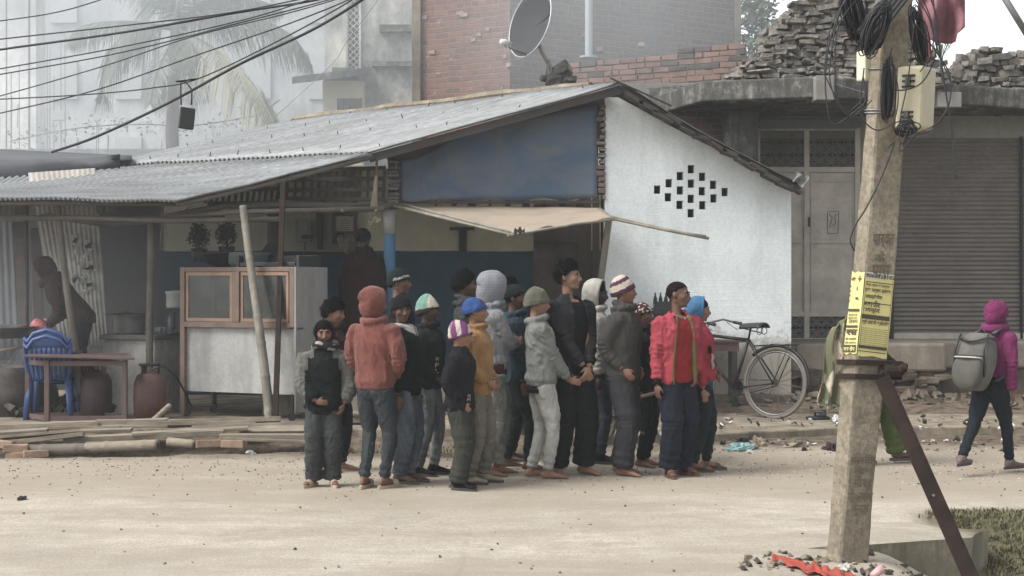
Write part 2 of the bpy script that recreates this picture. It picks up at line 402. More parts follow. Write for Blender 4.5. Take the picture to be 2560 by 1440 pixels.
def topy(x):
    for (a,ya),(b,yb) in zip(top,top[1:]):
        if a<=x<=b: return ya+(yb-ya)*(x-a)/(b-a)
    return 243 if x<1512 else 470
xe=sorted({1512,1978,1630,1830}|{h[0]-hw for h in holes}|{h[0]+hw for h in holes})
ye=sorted({405,560}|{h[1]-hh for h in holes}|{h[1]+hh for h in holes})
for i in range(len(xe)-1):
    for j in range(len(ye)-1):
        cx=(xe[i]+xe[i+1])/2; cy=(ye[j]+ye[j+1])/2
        if cx>1830 or cx<1630: continue
        if any(abs(cx-h[0])<hw and abs(cy-h[1])<hh for h in holes): continue
        wq(xe[i],xe[i+1],ye[j],ye[j+1])
wq(1512,1630,405,560); wq(1830,1900,440,560); wq(1512,1978,560,1010)
a=[at(1900,560,YW),at(1978,560,YW),at(1978,471,YW),at(1900,440,YW)]; mb.add(a,[(0,1,2,3)])
# upper slope polygon
pl=[at(1512,405,YW)]+[at(x,405,YW) for x in (1630,1830)]+[at(1830,440,YW),at(1900,440,YW),at(1900,432,YW)]+[at(x,y,YW) for x,y in reversed(top[:-2])]+[at(1512,243,YW)]
mb.add(pl,[tuple(range(len(pl)))])
# reveals and the wall's end and inner face
D=.13
for hx,hy in holes:
    q=[at(hx-hw,hy-hh,YW),at(hx+hw,hy-hh,YW),at(hx+hw,hy+hh,YW),at(hx-hw,hy+hh,YW)]
    mb.add(q+[p+Vector((0,D,0)) for p in q],[(0,1,5,4),(1,2,6,5),(2,3,7,6),(3,0,4,7)])
e=[at(1978,471,YW),at(1978,1010,YW)]; mb.add(e+[p+Vector((0,3.5,0)) for p in reversed(e)],[(0,1,2,3)])
e=[at(1512,243,YW),at(1512,1010,YW)]; mb.add(e+[p+Vector((0,.28,0)) for p in reversed(e)],[(0,1,2,3)])
mb.build('white_wall',M['white'],shop)
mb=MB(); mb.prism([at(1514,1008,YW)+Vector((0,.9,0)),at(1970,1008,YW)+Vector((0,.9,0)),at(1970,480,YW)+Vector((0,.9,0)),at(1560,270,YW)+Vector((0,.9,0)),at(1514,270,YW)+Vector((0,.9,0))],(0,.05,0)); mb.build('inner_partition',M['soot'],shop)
# jagged brick end of the white wall
mb=MB()
for k in range(16):
    y=262+k*15; wd=random.choice([10,18,24,14]); x1=1514
    a=at(x1-wd,y+11,YW-.02); b=at(x1,y,YW-.02); mb.span((a.x,YW-.03,a.z),(b.x,YW+.2,b.z),jit=.006)
mb.build('jagged_brick_end',brick_mat('old_brick',srgb(120,98,88),srgb(90,80,76),srgb(150,146,140)),shop,bevel=.006)
# back wall: cream above, blue below
t=NT('cream_and_blue_wall'); sx=t.n('ShaderNodeSeparateXYZ'); t.l(t.co,sx.inputs[0])
zz=t.math('ADD',sx.outputs[2],t.math('MULTIPLY',t.math('SUBTRACT',t.noise(1.5,3),.5),.03))
cr=t.mix(t.ramp(t.noise(2,6,.7),[(.4,0),(.68,.6)]),srgb(208,203,176),srgb(168,162,140)); bl=t.mix(t.ramp(t.noise(3,6,.7),[(.4,0),(.7,.6)]),srgb(48,84,104),srgb(36,58,70))
t.set(t.mix(t.math('GREATER_THAN',zz,1.95),bl,cr),.85); t.bump(t.noise(20,5),.3,.01); M['cb']=t.m
mb=MB(); mb.span((-4.57,19.2,0),(1.25,19.35,3.02)); mb.build('back_wall',M['cb'],shop)
mb=MB(); mb.span((1.12,17.3,0),(1.25,19.2,3.4)); mb.build('side_wall',M['cb'],shop)
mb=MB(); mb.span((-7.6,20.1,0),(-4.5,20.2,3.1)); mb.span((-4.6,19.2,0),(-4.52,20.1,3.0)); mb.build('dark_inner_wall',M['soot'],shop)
# beams behind the awning, above the back wall
# corrugated sheets
def corr(P00,P10,P01,P11,nw,amp=.012,rows=6,sag=0,seed=0,m=None,name='roof_sheet',parent=None,solid=.003,rag=0.0,seam=9):
    P00,P10,P01,P11=map(Vector,(P00,P10,P01,P11)); n=(P10-P00).cross(P01-P00).normalized(); N=int(nw*6)
    if n.z<0: n=-n
    def fn(u,v):
        k=int(u*nw/seam); off=mnoise.noise(Vector((k*3.7,seed,0)))
        vv=v if v<1 else 1+rag*off
        p=P00.lerp(P10,u).lerp(P01.lerp(P11,u),vv)
        return p+n*(amp*math.sin(2*math.pi*nw*u)+.006*off)+Vector((0,0,-sag*math.sin(math.pi*v)+.02*mnoise.noise(Vector((u*5,v*3,seed+.5)))))
    return MB().grid(N,rows,fn).build(name,m or M['tin'],parent,True,solid=solid)
R0=at(1552,207,16.7); E0=at(922,380,16.4); E1=at(238,414,19.2); R1=at(735,300,22.0)
corr(R0,R1,E0,E1,60,.02,8,seed=1,parent=shop,name='roof',rag=.02)
# ridge/rake boards
mb=MB(); mb.bar(R0+Vector((0,.05,-.07)),E0+Vector((0,.05,-.07)),.04,.09); mb.build('rake_board',M['darkwood'],shop)
# ridge cap strip of pale mortar/board along the ridge
mb=MB(); pts=[R0.lerp(R1,i/14)+Vector((0,.05,.025+random.uniform(-.01,.012))) for i in range(1,15)]
mb.tube(pts,[.05+random.uniform(-.012,.012) for _ in pts],6); mb.build('ridge_cap',M['conc'],shop)
# roof hooks (J bolts)
def on_roof(u,v): return R0.lerp(R1,u).lerp(E0.lerp(E1,u),v)
for v in (.06,.34,.62,.93):
    for k in range(9):
        u=.04+k*.115+random.uniform(-.02,.02)
        if u>1: continue
        p=on_roof(u,v); q=p+Vector((random.uniform(-.02,.02),0,random.uniform(.035,.065))); MB().tube([p-Vector((0,0,.02)),p,q],[.012,.008,.004],6).build('roof_bolt',M['darkmetal'],shop)
# right slope, seen along its edge: sheet on rough boards
RE=at(2003,462,16.7); bk=Vector((-.9,3.6,.0))
corr(R0+Vector((0,0,.01)),R0+bk,RE,RE+bk,30,.012,8,sag=.05,seed=3,parent=shop,name='roof',m=M['tin_old'])
mb=MB()
mb.bar(R0+Vector((-.12,-.02,.05)),R0.lerp(RE,.28)+Vector((0,-.02,.06)),.05,.012)
for k in range(13):
    t0=k/13+.02; t1=t0+.085+random.uniform(-.01,.03); 
    a=R0.lerp(RE,t0)+Vector((0,.02,-.075-.02*(k%3)-random.uniform(0,.03)));b=R0.lerp(RE,min(1,t1))+Vector((0,.02,-.075-.02*((k+1)%2)-random.uniform(0,.03)))
    mb.bar(a,b,.25,random.uniform(.02,.05))
mb.bar(R0+Vector((0,.1,-.05)),RE+Vector((0,.1,-.05)),.1,.06); mb.build('rake_board',M['darkwood'],shop)
mb=MB(); p=at(2003,440,16.6)
mb.grid(8,6,lambda u,v:(p.x-.08+u*.15+.02*math.sin(v*5),16.6+.03*math.sin(u*9+v*4),p.z+.02-v*.13*(1-.5*abs(u-.6))+.03*math.sin(u*6))); mb.build('plastic_flap',pm('clear_plastic',srgb(112,114,114),.3,8,.7),shop,True)
# lower porch roof
A0=at(922,386,16.35); A1=at(-120,500,18.8); B0=at(440,503,15.55); B1=at(-420,500,15.4)
A1=at(30,448,18.6)
def qq(): pass
corr(at(922,384,16.35),at(-60,443,19.0),at(442,501,15.55),at(-160,499,15.5),50,.02,8,sag=.02,seed=5,parent=shop,name='porch_roof',rag=.015)
# beams of the porch
mb=MB()
mb.tube([at(-150,508,15.6),at(180,507,15.65),at(440,509,15.7)],.03,8)
mb.tube([at(400,545,15.9),at(560,515,16.2),at(700,512,16.5),at(990,515,16.9)],.035,8)
mb.tube([at(330,548,16.0),at(600,530,15.9),at(960,522,16.4)],.028,8)
mb.tube([at(-60,545,16.0),at(200,545,15.8),at(420,552,15.8),at(700,548,16.0)],.03,8)
mb.tube([at(440,512,15.62),at(690,455,16.0),at(930,392,16.4)],.03,8)
mb.tube([at(-60,560,17.8),at(120,540,17.5),at(260,560,17.3),at(560,540,17.0)],.035,8)
for k in range(7):
    x=430+k*85; mb.tube([at(x,548-(k>1)*20,15.95+.05*k),at(x+40,520-k*4,19)],.02,6)
mb.build('beams',M['bamboo_dark'],shop,True)
# lattice screens
mb=MB()
def lattice(x0,x1,yt0,yt1,yb,nx,ny,Y0,Y1):
    for i in range(nx+1):
        f=i/nx; x=lerp(x0,x1,f); Y=lerp(Y0,Y1,f); yt=lerp(yt0,yt1,f)
        mb.bar(at(x-4,yt,Y),at(x-8+random.uniform(-2,2),yb,Y),.032,.02,up=(0,1,0))
    for j in range(ny+1):
        f=j/ny; a=at(x0,lerp(yt0,yb,f)+random.uniform(-2,2),Y0); b=at(x1,lerp(yt1,yb,f)+random.uniform(-2,2),Y1); mb.bar(a+Vector((0,-.025,0)),b+Vector((0,-.025,0)),.03,.045)
lattice(705,965,428,420,498,13,3,16.9,16.9)
lattice(520,700,478,470,508,12,1,16.7,16.9)
mb.build('lattice_screen',M['darkwood'],shop)
# blue painted sheet of the gable
mb=MB(); mb.grid(40,14,lambda u,v:(lambda x:(lambda yt,yb: at(x,lerp(yt,yb,v)+(3*math.sin(x*.05) if v==1 else 0),16.98+.02*math.sin(u*14+v*3)+.025*mnoise.noise(Vector((u*6,v*3,2)))))(lerp(402,300,sstep(0,1,(x-1000)/250)) if x<1250 else lerp(300,262,(x-1250)/250), lerp(503,497,u)))(lerp(998,1492+ (0),u)))
t=NT('blue_tarpaulin'); a=t.noise(1.6,5,.6,t.map((1,1,1.6)),dist=1.0)
t.set(t.mix(t.ramp(a,[(.40,0),(.62,.8)]),srgb(66,88,112),srgb(96,100,104)),.7); t.bump(t.noise(5,3,.5,t.map((2,1,.6)),dist=1.5),.5,.02)
mb.build('blue_gable_sheet',t.m,shop,True,solid=.004)
mb=MB(); mb.bar(at(975,418,17.05),at(1270,318,17.05),.04,.22); mb.bar(at(1265,322,17.05),at(1515,252,17.05),.04,.22); mb.build('gable_beam',pm('brown_fascia',srgb(88,74,72),.3,4,.9),shop)
mb=MB(); mb.bar(at(980,506,17.0),at(1500,505,17.0),.05,.035); mb.bar(at(980,520,17.1),at(1505,520,17.1),.03,.02)
for k in range(9): 
    x=1090+k*45; mb.bar(at(x,500,17.05),at(x,528,17.05),.02,.03+.03*(k%3))
mb.build('shutter_rail',M['darkwood'],shop)
# pillar, blue below white, and the dark pier above it
mb=MB(); a=at(974,585,17.0); mb.lathe((a.x,17,0),[(.068,0),(.068,a.z)],16); mb.build('pillar_blue_paint',pm('pillar_blue',srgb(70,122,160),.2,5,.7),shop,True)
mb=MB(); b=at(974,522,17.0); mb.lathe((a.x,17,0),[(.071,a.z-.002),(.072,b.z)],16); mb.build('pillar_white_paint',pm('pillar_white',srgb(180,182,180),.25,5,.8),shop,True)
mb=MB()
for k in range(10):
    mb.box(at(985+random.uniform(-3,3),408+k*11,16.95),(.13,.12,.045),rmat(rz=random.uniform(-.1,.1)),jit=.008)
mb.build('brick_pier',brick_mat('pier_brick',srgb(96,90,88),srgb(70,66,66),srgb(130,128,124)),shop,bevel=.004)
# door leaf under the awning
mb=MB()
mb.box(at(1392,700,19.05),(.6,.04,2.05)); mb.box(at(1462,640,18.9),(.16,.06,2.3)); mb.box(at(1490,640,18.7),(.09,.06,2.3))
for k in range(3): mb.box(at(1392,600+k*90,19.02),(.6,.03,.05))
mb.build('door',pm('grey_brown_door',srgb(104,92,86),.35,3,.85,bs=40),shop)
tag(shop)
# ------------------------------------------------------------------ house on the right
M['plaster_brown']=stained('brown_plaster',srgb(140,130,116),srgb(96,88,78),.6,1.2)
M['mouldy']=stained('mouldy_concrete',srgb(158,156,148),srgb(70,70,66),.95,2.6,.36,.52,bump=.8)
M['render_grey']=stained('grey_render',srgb(150,148,142),srgb(110,108,102),.5,.8)
M['dooriron']=pm('pale_painted_iron',srgb(176,168,156),.25,3,.6,.2,bump=.1,grime=.4)
house=thing('house','grey concrete house with iron grille door, rolled down shutter and broken roof slab','house',(5,18.8,0))
YD=18.8; sD=F/YD
def D(x,y,Y=YD): return at(x,y,Y)
# wall around the openings
mb=MB()
a=D(1980,345);b=D(2700,285); mb.span((1.9,YD,a.z),(b.x+2,YD+.2,4.0))
a=D(2146,345); b=D(2232,852); mb.span((a.x,YD,b.z),(b.x,YD+.2,a.z-.002)); 
mb.span((1.2,YD+.9,0),(12,YD+1.0,4.2)); mb.build('wall',M['render_grey'],house)
# recess ceiling and slab above
mb=MB(); zc=at(1280,252,16.9).z
mb.prism([(1.5,YD+1,3.66),(12,YD+1,3.66),(12,18.0,3.66),(at(2560,252,18.2).x,18.0,3.66),(at(2062,246,16.9).x,16.9,3.66),(2.2,17.3,3.66)],(0,0,.24))
mb.build('roof_slab',M['mouldy'],house,bevel=.02)
mb=MB(); p=at(2385,250,17.5); q=at(2330,335,17.5)
mb.span((at(2335,0,17.5).x,17.35,3.60),(at(2395,0,17.5).x,17.5,3.78)); mb.build('beam_end',stained('pale_concrete',srgb(146,143,137),srgb(104,100,96),.5,2),house,bevel=.01); mb=MB(); mb.span((at(2037,0,16.85).x,16.8,at(0,251,16.85).z),(at(2084,0,16.85).x,17.1,at(0,190,16.85).z))
mb.build('beam_end',stained('pale_concrete',srgb(146,143,137),srgb(104,100,96),.5,2),house,bevel=.01)
# lintel chunk going back to the left
mb=MB()
def ring(x,yt,yb,Y): return [at(x,yt,Y),at(x,yb,Y),at(x,yb,Y)+Vector((0,.5,0)),at(x,yt,Y)+Vector((0,.5,0))]
secs=[(1600,222,290,19.8),(1700,214,312,19.2),(1800,205,298,18.5),(1900,198,280,17.9),(2036,190,248,17.0)]
vs=[];fs=[]
for s_ in secs: vs+=ring(*s_)
for i in range(len(secs)-1):
    for k in range(4): fs.append((i*4+k,i*4+(k+1)%4,(i+1)*4+(k+1)%4,(i+1)*4+k))
fs.append((3,2,1,0)); n=len(secs); fs.append(tuple((n-1)*4+k for k in range(4)))
mb.add(vs,fs); 
m1=mb.build('lintel',M['mouldy'],house); md=m1.modifiers.new('s','SUBSURF'); md.subdivision_type='SIMPLE'; md.levels=md.render_levels=5
tx=bpy.data.textures.new('rough','CLOUDS'); tx.noise_scale=.12; dm=m1.modifiers.new('d','DISPLACE'); dm.texture=tx; dm.strength=.05
# side wall / column with the porch side
mb=MB(); mb.span((D(1812,0,18.0).x,18.0,.2),(D(1896,0,18.0).x,18.25,D(0,275,18).z)); mb.build('column',M['mouldy'],house,bevel=.015)
mb=MB(); mb.span((D(1640,0,18.4).x,18.4,.2),(D(1815,0,18.4).x,18.5,D(0,262,18.4).z)); mb.build('brick_infill',brick_mat('infill_brick',srgb(128,96,84),srgb(100,80,74),srgb(130,122,112)),house)
# grille door
zt=D(0,308).z; zb=D(0,852).z
door=thing('iron_door','pale iron double door with scroll grilles beside the shutter','door',(3.5,YD,zb))
def frame(mb,x0,x1,y0,y1,wd,Y=YD-.03,dp=.06,mx=(),my=()):
    a=D(x0,y1,Y);b=D(x1,y0,Y)
    for x in (a.x,b.x): mb.span((x-wd/2,Y-dp/2,a.z),(x+wd/2,Y+dp/2,b.z))
    for z in (a.z,b.z): mb.span((a.x+wd/2,Y-dp/2+.003,z-wd/2),(b.x-wd/2,Y+dp/2-.003,z+wd/2))
    for x in mx: X=D(x,0,Y).x; mb.span((X-wd/2,Y-dp/2+.002,a.z+wd/2),(X+wd/2,Y+dp/2-.002,b.z-wd/2))
    for y in my: z=D(0,y,Y).z; mb.span((a.x+wd/2,Y-dp/2+.005,z-wd/2),(b.x-wd/2,Y+dp/2-.005,z+wd/2))
mb=MB(); frame(mb,1893,2143,320,852,.07,mx=(2016,),my=(424,785)); mb.build('frame',M['dooriron'],door,bevel=.006)
mb=MB(); frame(mb,1893,2146,304,318,.05,dp=.09); a=D(1893,318);b=D(2146,306); mb.span((a.x,YD-.07,a.z),(b.x,YD-.02,b.z)); mb.build('head_bar',pm('blue_grey_iron',srgb(98,106,110),.2,4,.6,bump=.1),door)
for (x0,x1,y0,y1) in ((1897,2012,428,781),(2021,2139,428,781)):
    mb=MB(); a=D(x0,y1);b=D(x1,y0); mb.span((a.x,YD-.02,a.z),(b.x,YD,b.z))
    for y in (605,): z=D(0,y).z; mb.span((a.x,YD-.035,z-.02),(b.x,YD-.02,z+.02))
    for y in (455,): z=D(0,y).z; mb.span((a.x,YD-.03,z-.006),(b.x,YD-.02,z+.006)); 
    for x in (x0+6,x1-6): X=D(x,0).x; mb.span((X-.01,YD-.032,a.z),(X+.01,YD-.02,b.z))
    mb.build('door_panel',M['dooriron'],door,bevel=.003)
# outline of a drawing on the right leaf
mb=MB(); g0=[D(2068,585),D(2094,583),D(2096,528),D(2068,530),D(2068,585)]
mb.tube([p+Vector((0,-.023,0)) for p in g0],.004,4); mb.tube([D(2072,535)+Vector((0,-.023,0)),D(2080,545)+Vector((0,-.023,0)),D(2072,570)+Vector((0,-.023,0)),D(2088,560)+Vector((0,-.023,0)),D(2086,540)+Vector((0,-.023,0)),D(2092,534)+Vector((0,-.023,0))],.004,4)
mb.build('drawn_mark',M['soot'],door)
mb=MB()
def scroll(mb,cx,cz,r,Y,fl=1,turn=1.6,n=14,w_=.006):
    pts=[]
    for i in range(n+1):
        f=i/n; a=fl*f*turn*2*math.pi; rr=r*(1-.75*f); pts.append((cx+rr*math.cos(a),Y,cz+rr*math.sin(a)))
    mb.tube(pts,w_,4,cap=False)
def grille(mb,x0,x1,y0,y1,nx_,ny_,Y):
    a=D(x0,y1);b=D(x1,y0); cw=(b.x-a.x)/nx_; ch=(b.z-a.z)/ny_
    for i in range(nx_):
        for j in range(ny_):
            cx=a.x+cw*(i+.5); cz=a.z+ch*(j+.5); r=min(cw,ch)*.48
            scroll(mb,cx-cw*.2,cz+ch*.2,r*.55,Y,1); scroll(mb,cx+cw*.2,cz+ch*.2,r*.55,Y,-1); scroll(mb,cx-cw*.2,cz-ch*.2,r*.55,Y,-1); scroll(mb,cx+cw*.2,cz-ch*.2,r*.55,Y,1)
            mb.tube([(cx-cw/2,Y,cz),(cx,Y,cz+ch/2),(cx+cw/2,Y,cz),(cx,Y,cz-ch/2),(cx-cw/2,Y,cz)],.005,4,cap=False)
        mb.tube([(a.x+cw*i,Y,a.z),(a.x+cw*i,Y,b.z)],.006,4)
grille(mb,1897,2012,324,420,4,3,YD-.02); grille(mb,2021,2139,324,420,4,3,YD-.02)
grille(mb,1897,2012,790,848,5,2,YD-.02); grille(mb,2021,2139,790,848,5,2,YD-.02)
mb.build('grille',pm('grille_iron',srgb(118,116,110),.2,5,.6,bump=0),door)
mb=MB()
for x0,x1,y0,y1 in ((1893,2143,320,424),(1893,2143,785,852)): 
    a=D(x0,y1);b=D(x1,y0); mb.span((a.x,YD+.04,a.z),(b.x,YD+.05,b.z))
mb.build('grille_backing',pm('dark_blue_back',srgb(50,56,60),.2,4,.9,bump=0),door)
mb=MB(); p=D(2020,555); mb.bar(p+Vector((0,-.07,.06)),p+Vector((0,-.07,-.06)),.02,.02); mb.build('handle',M['darkmetal'],door)
# shutter
sh=thing('rolling_shutter','brown grey ribbed metal rolling shutter pulled down to the plinth','shutter',(6,YD,zb))
a=D(2232,850);b=D(2720,342); nr=44
def fn(u,v):
    k=(v*nr)%1; return (a.x+(b.x-a.x)*u, YD+.03-.028*math.sin(math.pi*min(1,k*1.15)), a.z+(b.z-a.z)*v)
mb=MB().grid(1,nr*8,fn); mb.build('curtain',pm('shutter_paint',srgb(116,109,102),.18,2,.6,.2,bump=.1,stretch=(1,1,2),grime=.3),sh,True)
mb=MB(); mb.span((a.x-.05,YD-.05,a.z),(a.x,YD+.08,b.z)); mb.span((D(2549,0).x,YD-.03,a.z),(D(2555,0).x,YD,b.z)); mb.build('guide_rail',M['darkmetal'],sh)
mb=MB(); mb.span((a.x,YD-.03,a.z),(b.x,YD+.02,a.z+.09)); mb.build('bottom_bar',M['dooriron'],sh)
# lamp holder on the wall
mb=MB(); p=D(2490,280); mb.lathe(p+Vector((0,-.06,-.06)),[(.05,0),(.02,.05),(.015,.1),(.03,.12)],12,rot=None); tag(mb.build('bulb_holder',M['darkmetal'],None,True),'small dark bulb holder on the porch wall above the shutter','bulb holder')
# plinth with stone base
mb=MB(); 
pts=ragged([(at(1978,0,17.3).x,17.3),(at(2370,0,17.3).x,17.35),(at(2372,0,17.3).x,18.0),(12,18.1),(12,YD+.9),(at(1978,0,17.3).x,YD+.9)],.25,.02)
mb.prism([(x,y,.5) for x,y in pts],(0,0,.33)); mb.build('plinth_top',M['plaster_brown'],house,bevel=.03)
mb=MB(); mb.prism([(x,y+.06,-.1) for x,y in pts],(0,0,.62)); 
for k in range(90):
    x=random.uniform(pts[0][0],at(2365,0,17.3).x); z=random.uniform(.08,.5); mb.box((x,17.36,z),(random.uniform(.12,.26),.14,random.uniform(.05,.1)),rmat(random.uniform(-.2,.2),random.uniform(-.2,.2),random.uniform(-.2,.2)),jit=.015)
mb.build('stone_footing',stained('footing_stone',srgb(112,98,84),srgb(62,56,50),.8,3,.4,.6),house,bevel=.012)
mb=MB()
for k in range(170):
    f=random.random()**1.5; x=at(random.uniform(1640,2620),0,17).x; y=17.15-f*.75-(.35 if x>3.3 and random.random()<.3 else 0); s_=random.uniform(.02,.09)*(1.2-f)
    mb.box((x,y,.10+.14*(1-f)+s_*.2),(s_*1.6,s_,s_*.7),rmat(random.random()*.6,random.random()*.6,random.random()*3),jit=s_*.25)
mb.span((.9,16.9,0),(3.2,17.1,.27),jit=.04)
tag(mb.build('rubble',stained('rubble_stone',srgb(128,114,98),srgb(76,68,60),.7,5),None,bevel=.008),'loose stones and brick bits heaped along the wall foot','rubble',kind='stuff')

# ------------------------------------------------------------------ stacked old bricks on the roof
M['oldbrick']=None
t=NT('old_thin_bricks'); a=t.noise(3.2,6,.75); b=t.noise(24,5,.7)
col=t.mix(t.ramp(a,[(.36,0),(.64,1)]),srgb(104,101,96),srgb(156,148,137)); col=t.mix(t.ramp(b,[(.4,.6),(.6,0)]),col,srgb(66,64,62)); col=t.mix(t.ramp(t.noise(2.1,4,.7),[(.55,0),(.68,.45)]),col,srgb(104,88,82))
t.set(col,.95); t.bump(t.noise(40,5,.7),.7,.01); M['oldbrick']=t.m
def pile(name,prof,Y0,depth,label,bz,seed,th=(.035,.06)):
    random.seed(seed); mb=MB(); z=bz; prof=[(at(x,0,Y0).x,at(0,y,Y0).z) for x,y in prof]
    def ztop(X):
        if X<prof[0][0] or X>prof[-1][0]: return -9
        for (a,za),(b,zb) in zip(prof,prof[1:]):
            if a<=X<=b: return za+(zb-za)*(X-a)/(b-a)
    while z<max(p[1] for p in prof):
        h=random.uniform(*th)
        for row in range(int(depth/.16)):
            X=prof[0][0]-random.uniform(0,.2)
            while X<prof[-1][0]:
                L=random.choice([.08,.11,.15,.2,.26])*random.uniform(.8,1.1); xm=X+L/2
                if ztop(xm)>z-.02:
                    if row==0 or ztop(xm)-z<.35: 
                        mb.box((xm,Y0+row*.16+random.uniform(-.05,.05),z+random.uniform(-.012,.012)),(L*.96,random.uniform(.12,.22),h*.95),rmat(random.gauss(0,.12),random.gauss(0,.10),random.gauss(0,.35)),jit=.014)
                X+=L
        z+=h*.98
    mb.prism([(p[0]+.1,Y0+.12,bz-.02) for p in (prof[0],)]+[(prof[-1][0]-.1,Y0+.12,bz-.02)]+[(x,Y0+.12,zz-.12) for x,zz in reversed(prof) if zz-.12>bz],(0,depth-.1,0))
    o=mb.build(name,M['oldbrick'],None,bevel=.006); tag(o,label,'brick pile'); return o
pile('brick_pile',[(1835,185),(1880,155),(1930,112),(1945,60),(1975,45),(1990,10),(2060,-20),(2150,-60),(2190,-60),(2230,40),(2290,120),(2345,150),(2362,196)],17.4,.8,'tall leaning stack of thin old grey bricks on the roof behind the pole',3.86,3)
pile('brick_pile',[(2350,195),(2375,185),(2410,160),(2440,132),(2500,118),(2540,140),(2600,120),(2700,160)],18.4,.7,'low heap of old bricks and stones at the right end of the roof',3.86,4,(.04,.1))
random.seed(11)
# small plant on the roof between the piles
def leafy(mb,c,n,rad,ls,mi=0,flat=1.0):
    for _ in range(n):
        d=Vector((random.gauss(0,1),random.gauss(0,1),random.gauss(0,1)*flat)); d.normalize(); p=Vector(c)+d*rad*random.random()**.45
        l=ls*random.uniform(.5,1.2); u=Vector((random.gauss(0,1),random.gauss(0,1),random.gauss(0,.7))).normalized(); v=u.cross(Vector((random.gauss(0,1),random.gauss(0,1),random.gauss(0,1)))).normalized()
        mb.add([p,p+u*l*.5+v*l*.28,p+u*l,p+u*l*.5-v*l*.28],[(0,1,2,3)],mi)
M['leaf']=pm('leaf_green',srgb(78,98,66),.4,4,.7,bump=0,c2=srgb(58,78,52)); M['bark']=pm('bark',srgb(92,80,68),.3,5,.95,bump=.5)
for nm,px,py,Y,h,lab in (('roof_weed',2352,150,18.2,.35,'small drooping weed on the roof between the two brick piles'),):
    tr=thing(nm,lab,'plant',at(px,py+30,Y)); mb=MB()
    for k in range(16):
        a=random.uniform(0,6.28); b=at(px,py+30,Y); L=random.uniform(.1,.22)
        mb.tube([b,b+Vector((math.cos(a)*.03,math.sin(a)*.03,h*.6)),b+Vector((math.cos(a)*L*.6,math.sin(a)*L*.6,h)),b+Vector((math.cos(a)*L,math.sin(a)*L,h*.75))],[.004,.004,.006,.001],4)
    mb.build('stem',M['leaf'],tr)

# ------------------------------------------------------------------ brick building behind
bb=thing('brick_building','unfinished red brick building with a grey concrete corner column behind the shop','building',(1,23,0))
C0=at(1275,0,22.5); L0=at(1052,0,23.4); Rr=at(1835,0,25.2)
angL=math.atan2(C0.y-L0.y,C0.x-L0.x); angR=math.atan2(Rr.y-C0.y,Rr.x-C0.x)
M['brickL']=brick_mat('red_brick_face',srgb(134,94,80),srgb(100,76,68),srgb(124,114,104),angL,bw=.25,bh=.088,dirt=.35,light=.35)
M['brickR']=brick_mat('shaded_brick_face',srgb(112,92,84),srgb(84,76,72),srgb(134,124,114),angR,bw=.27,bh=.095,dirt=.45)  # greyer, darker copy of the left brick; this side's shade is in the colour
mb=MB(); mb.prism([(L0.x,L0.y,0),(C0.x,C0.y,0),(C0.x,C0.y,9),(L0.x,L0.y,9)],(.06,.22,0)); mb.build('wall',M['brickL'],bb)
mb=MB(); mb.prism([(C0.x+.004,C0.y+.006,0),(Rr.x,Rr.y,0),(Rr.x,Rr.y,9),(C0.x+.004,C0.y+.006,9)],(-.1,.25,0)); mb.build('wall',M['brickR'],bb)
mb=MB(); mb.prism([(Rr.x,Rr.y-.03,0),(at(1852,0,25.3).x,25.25,0),(at(1852,0,25.3).x,25.25,9),(Rr.x,Rr.y-.03,9)],(0,.3,0))
p=at(1030,0,23.4); mb.span((p.x,23.3,0),(L0.x+.004,23.6,9)); mb.build('column',M['conc'],bb,bevel=.01)
mb=MB()
for px,py in ((1500,125),(1603,113),(1455,90)): q=at(px,py,23.4); mb.box(q,(.1,.2,.07))
for k in range(12):
    f=random.random(); u=random.random(); p=L0.lerp(C0,u); mb.box((p.x,p.y-.005,random.uniform(4.4,6.5)),(random.uniform(.07,.14),.05,.06),rmat(rz=angL),jit=.008)
mb.build('brick_ends',pm('pale_brick',srgb(150,128,114),.3,6,.95),bb,bevel=.008)['kind']='stuff'
# water pipe on the wall
mb=MB(); a=at(1472,140,21.8); mb.tube([a,a+Vector((0,0,4))],.055,12); mb.lathe(a+Vector((0,0,-.03)),[(.13,0),(.13,.03)],12); tag(mb.build('vent_pipe',pm('grey_pvc',srgb(150,158,162),.1,4,.5,bump=0),None,auto=True),'grey upright vent pipe standing in front of the brick building','pipe')
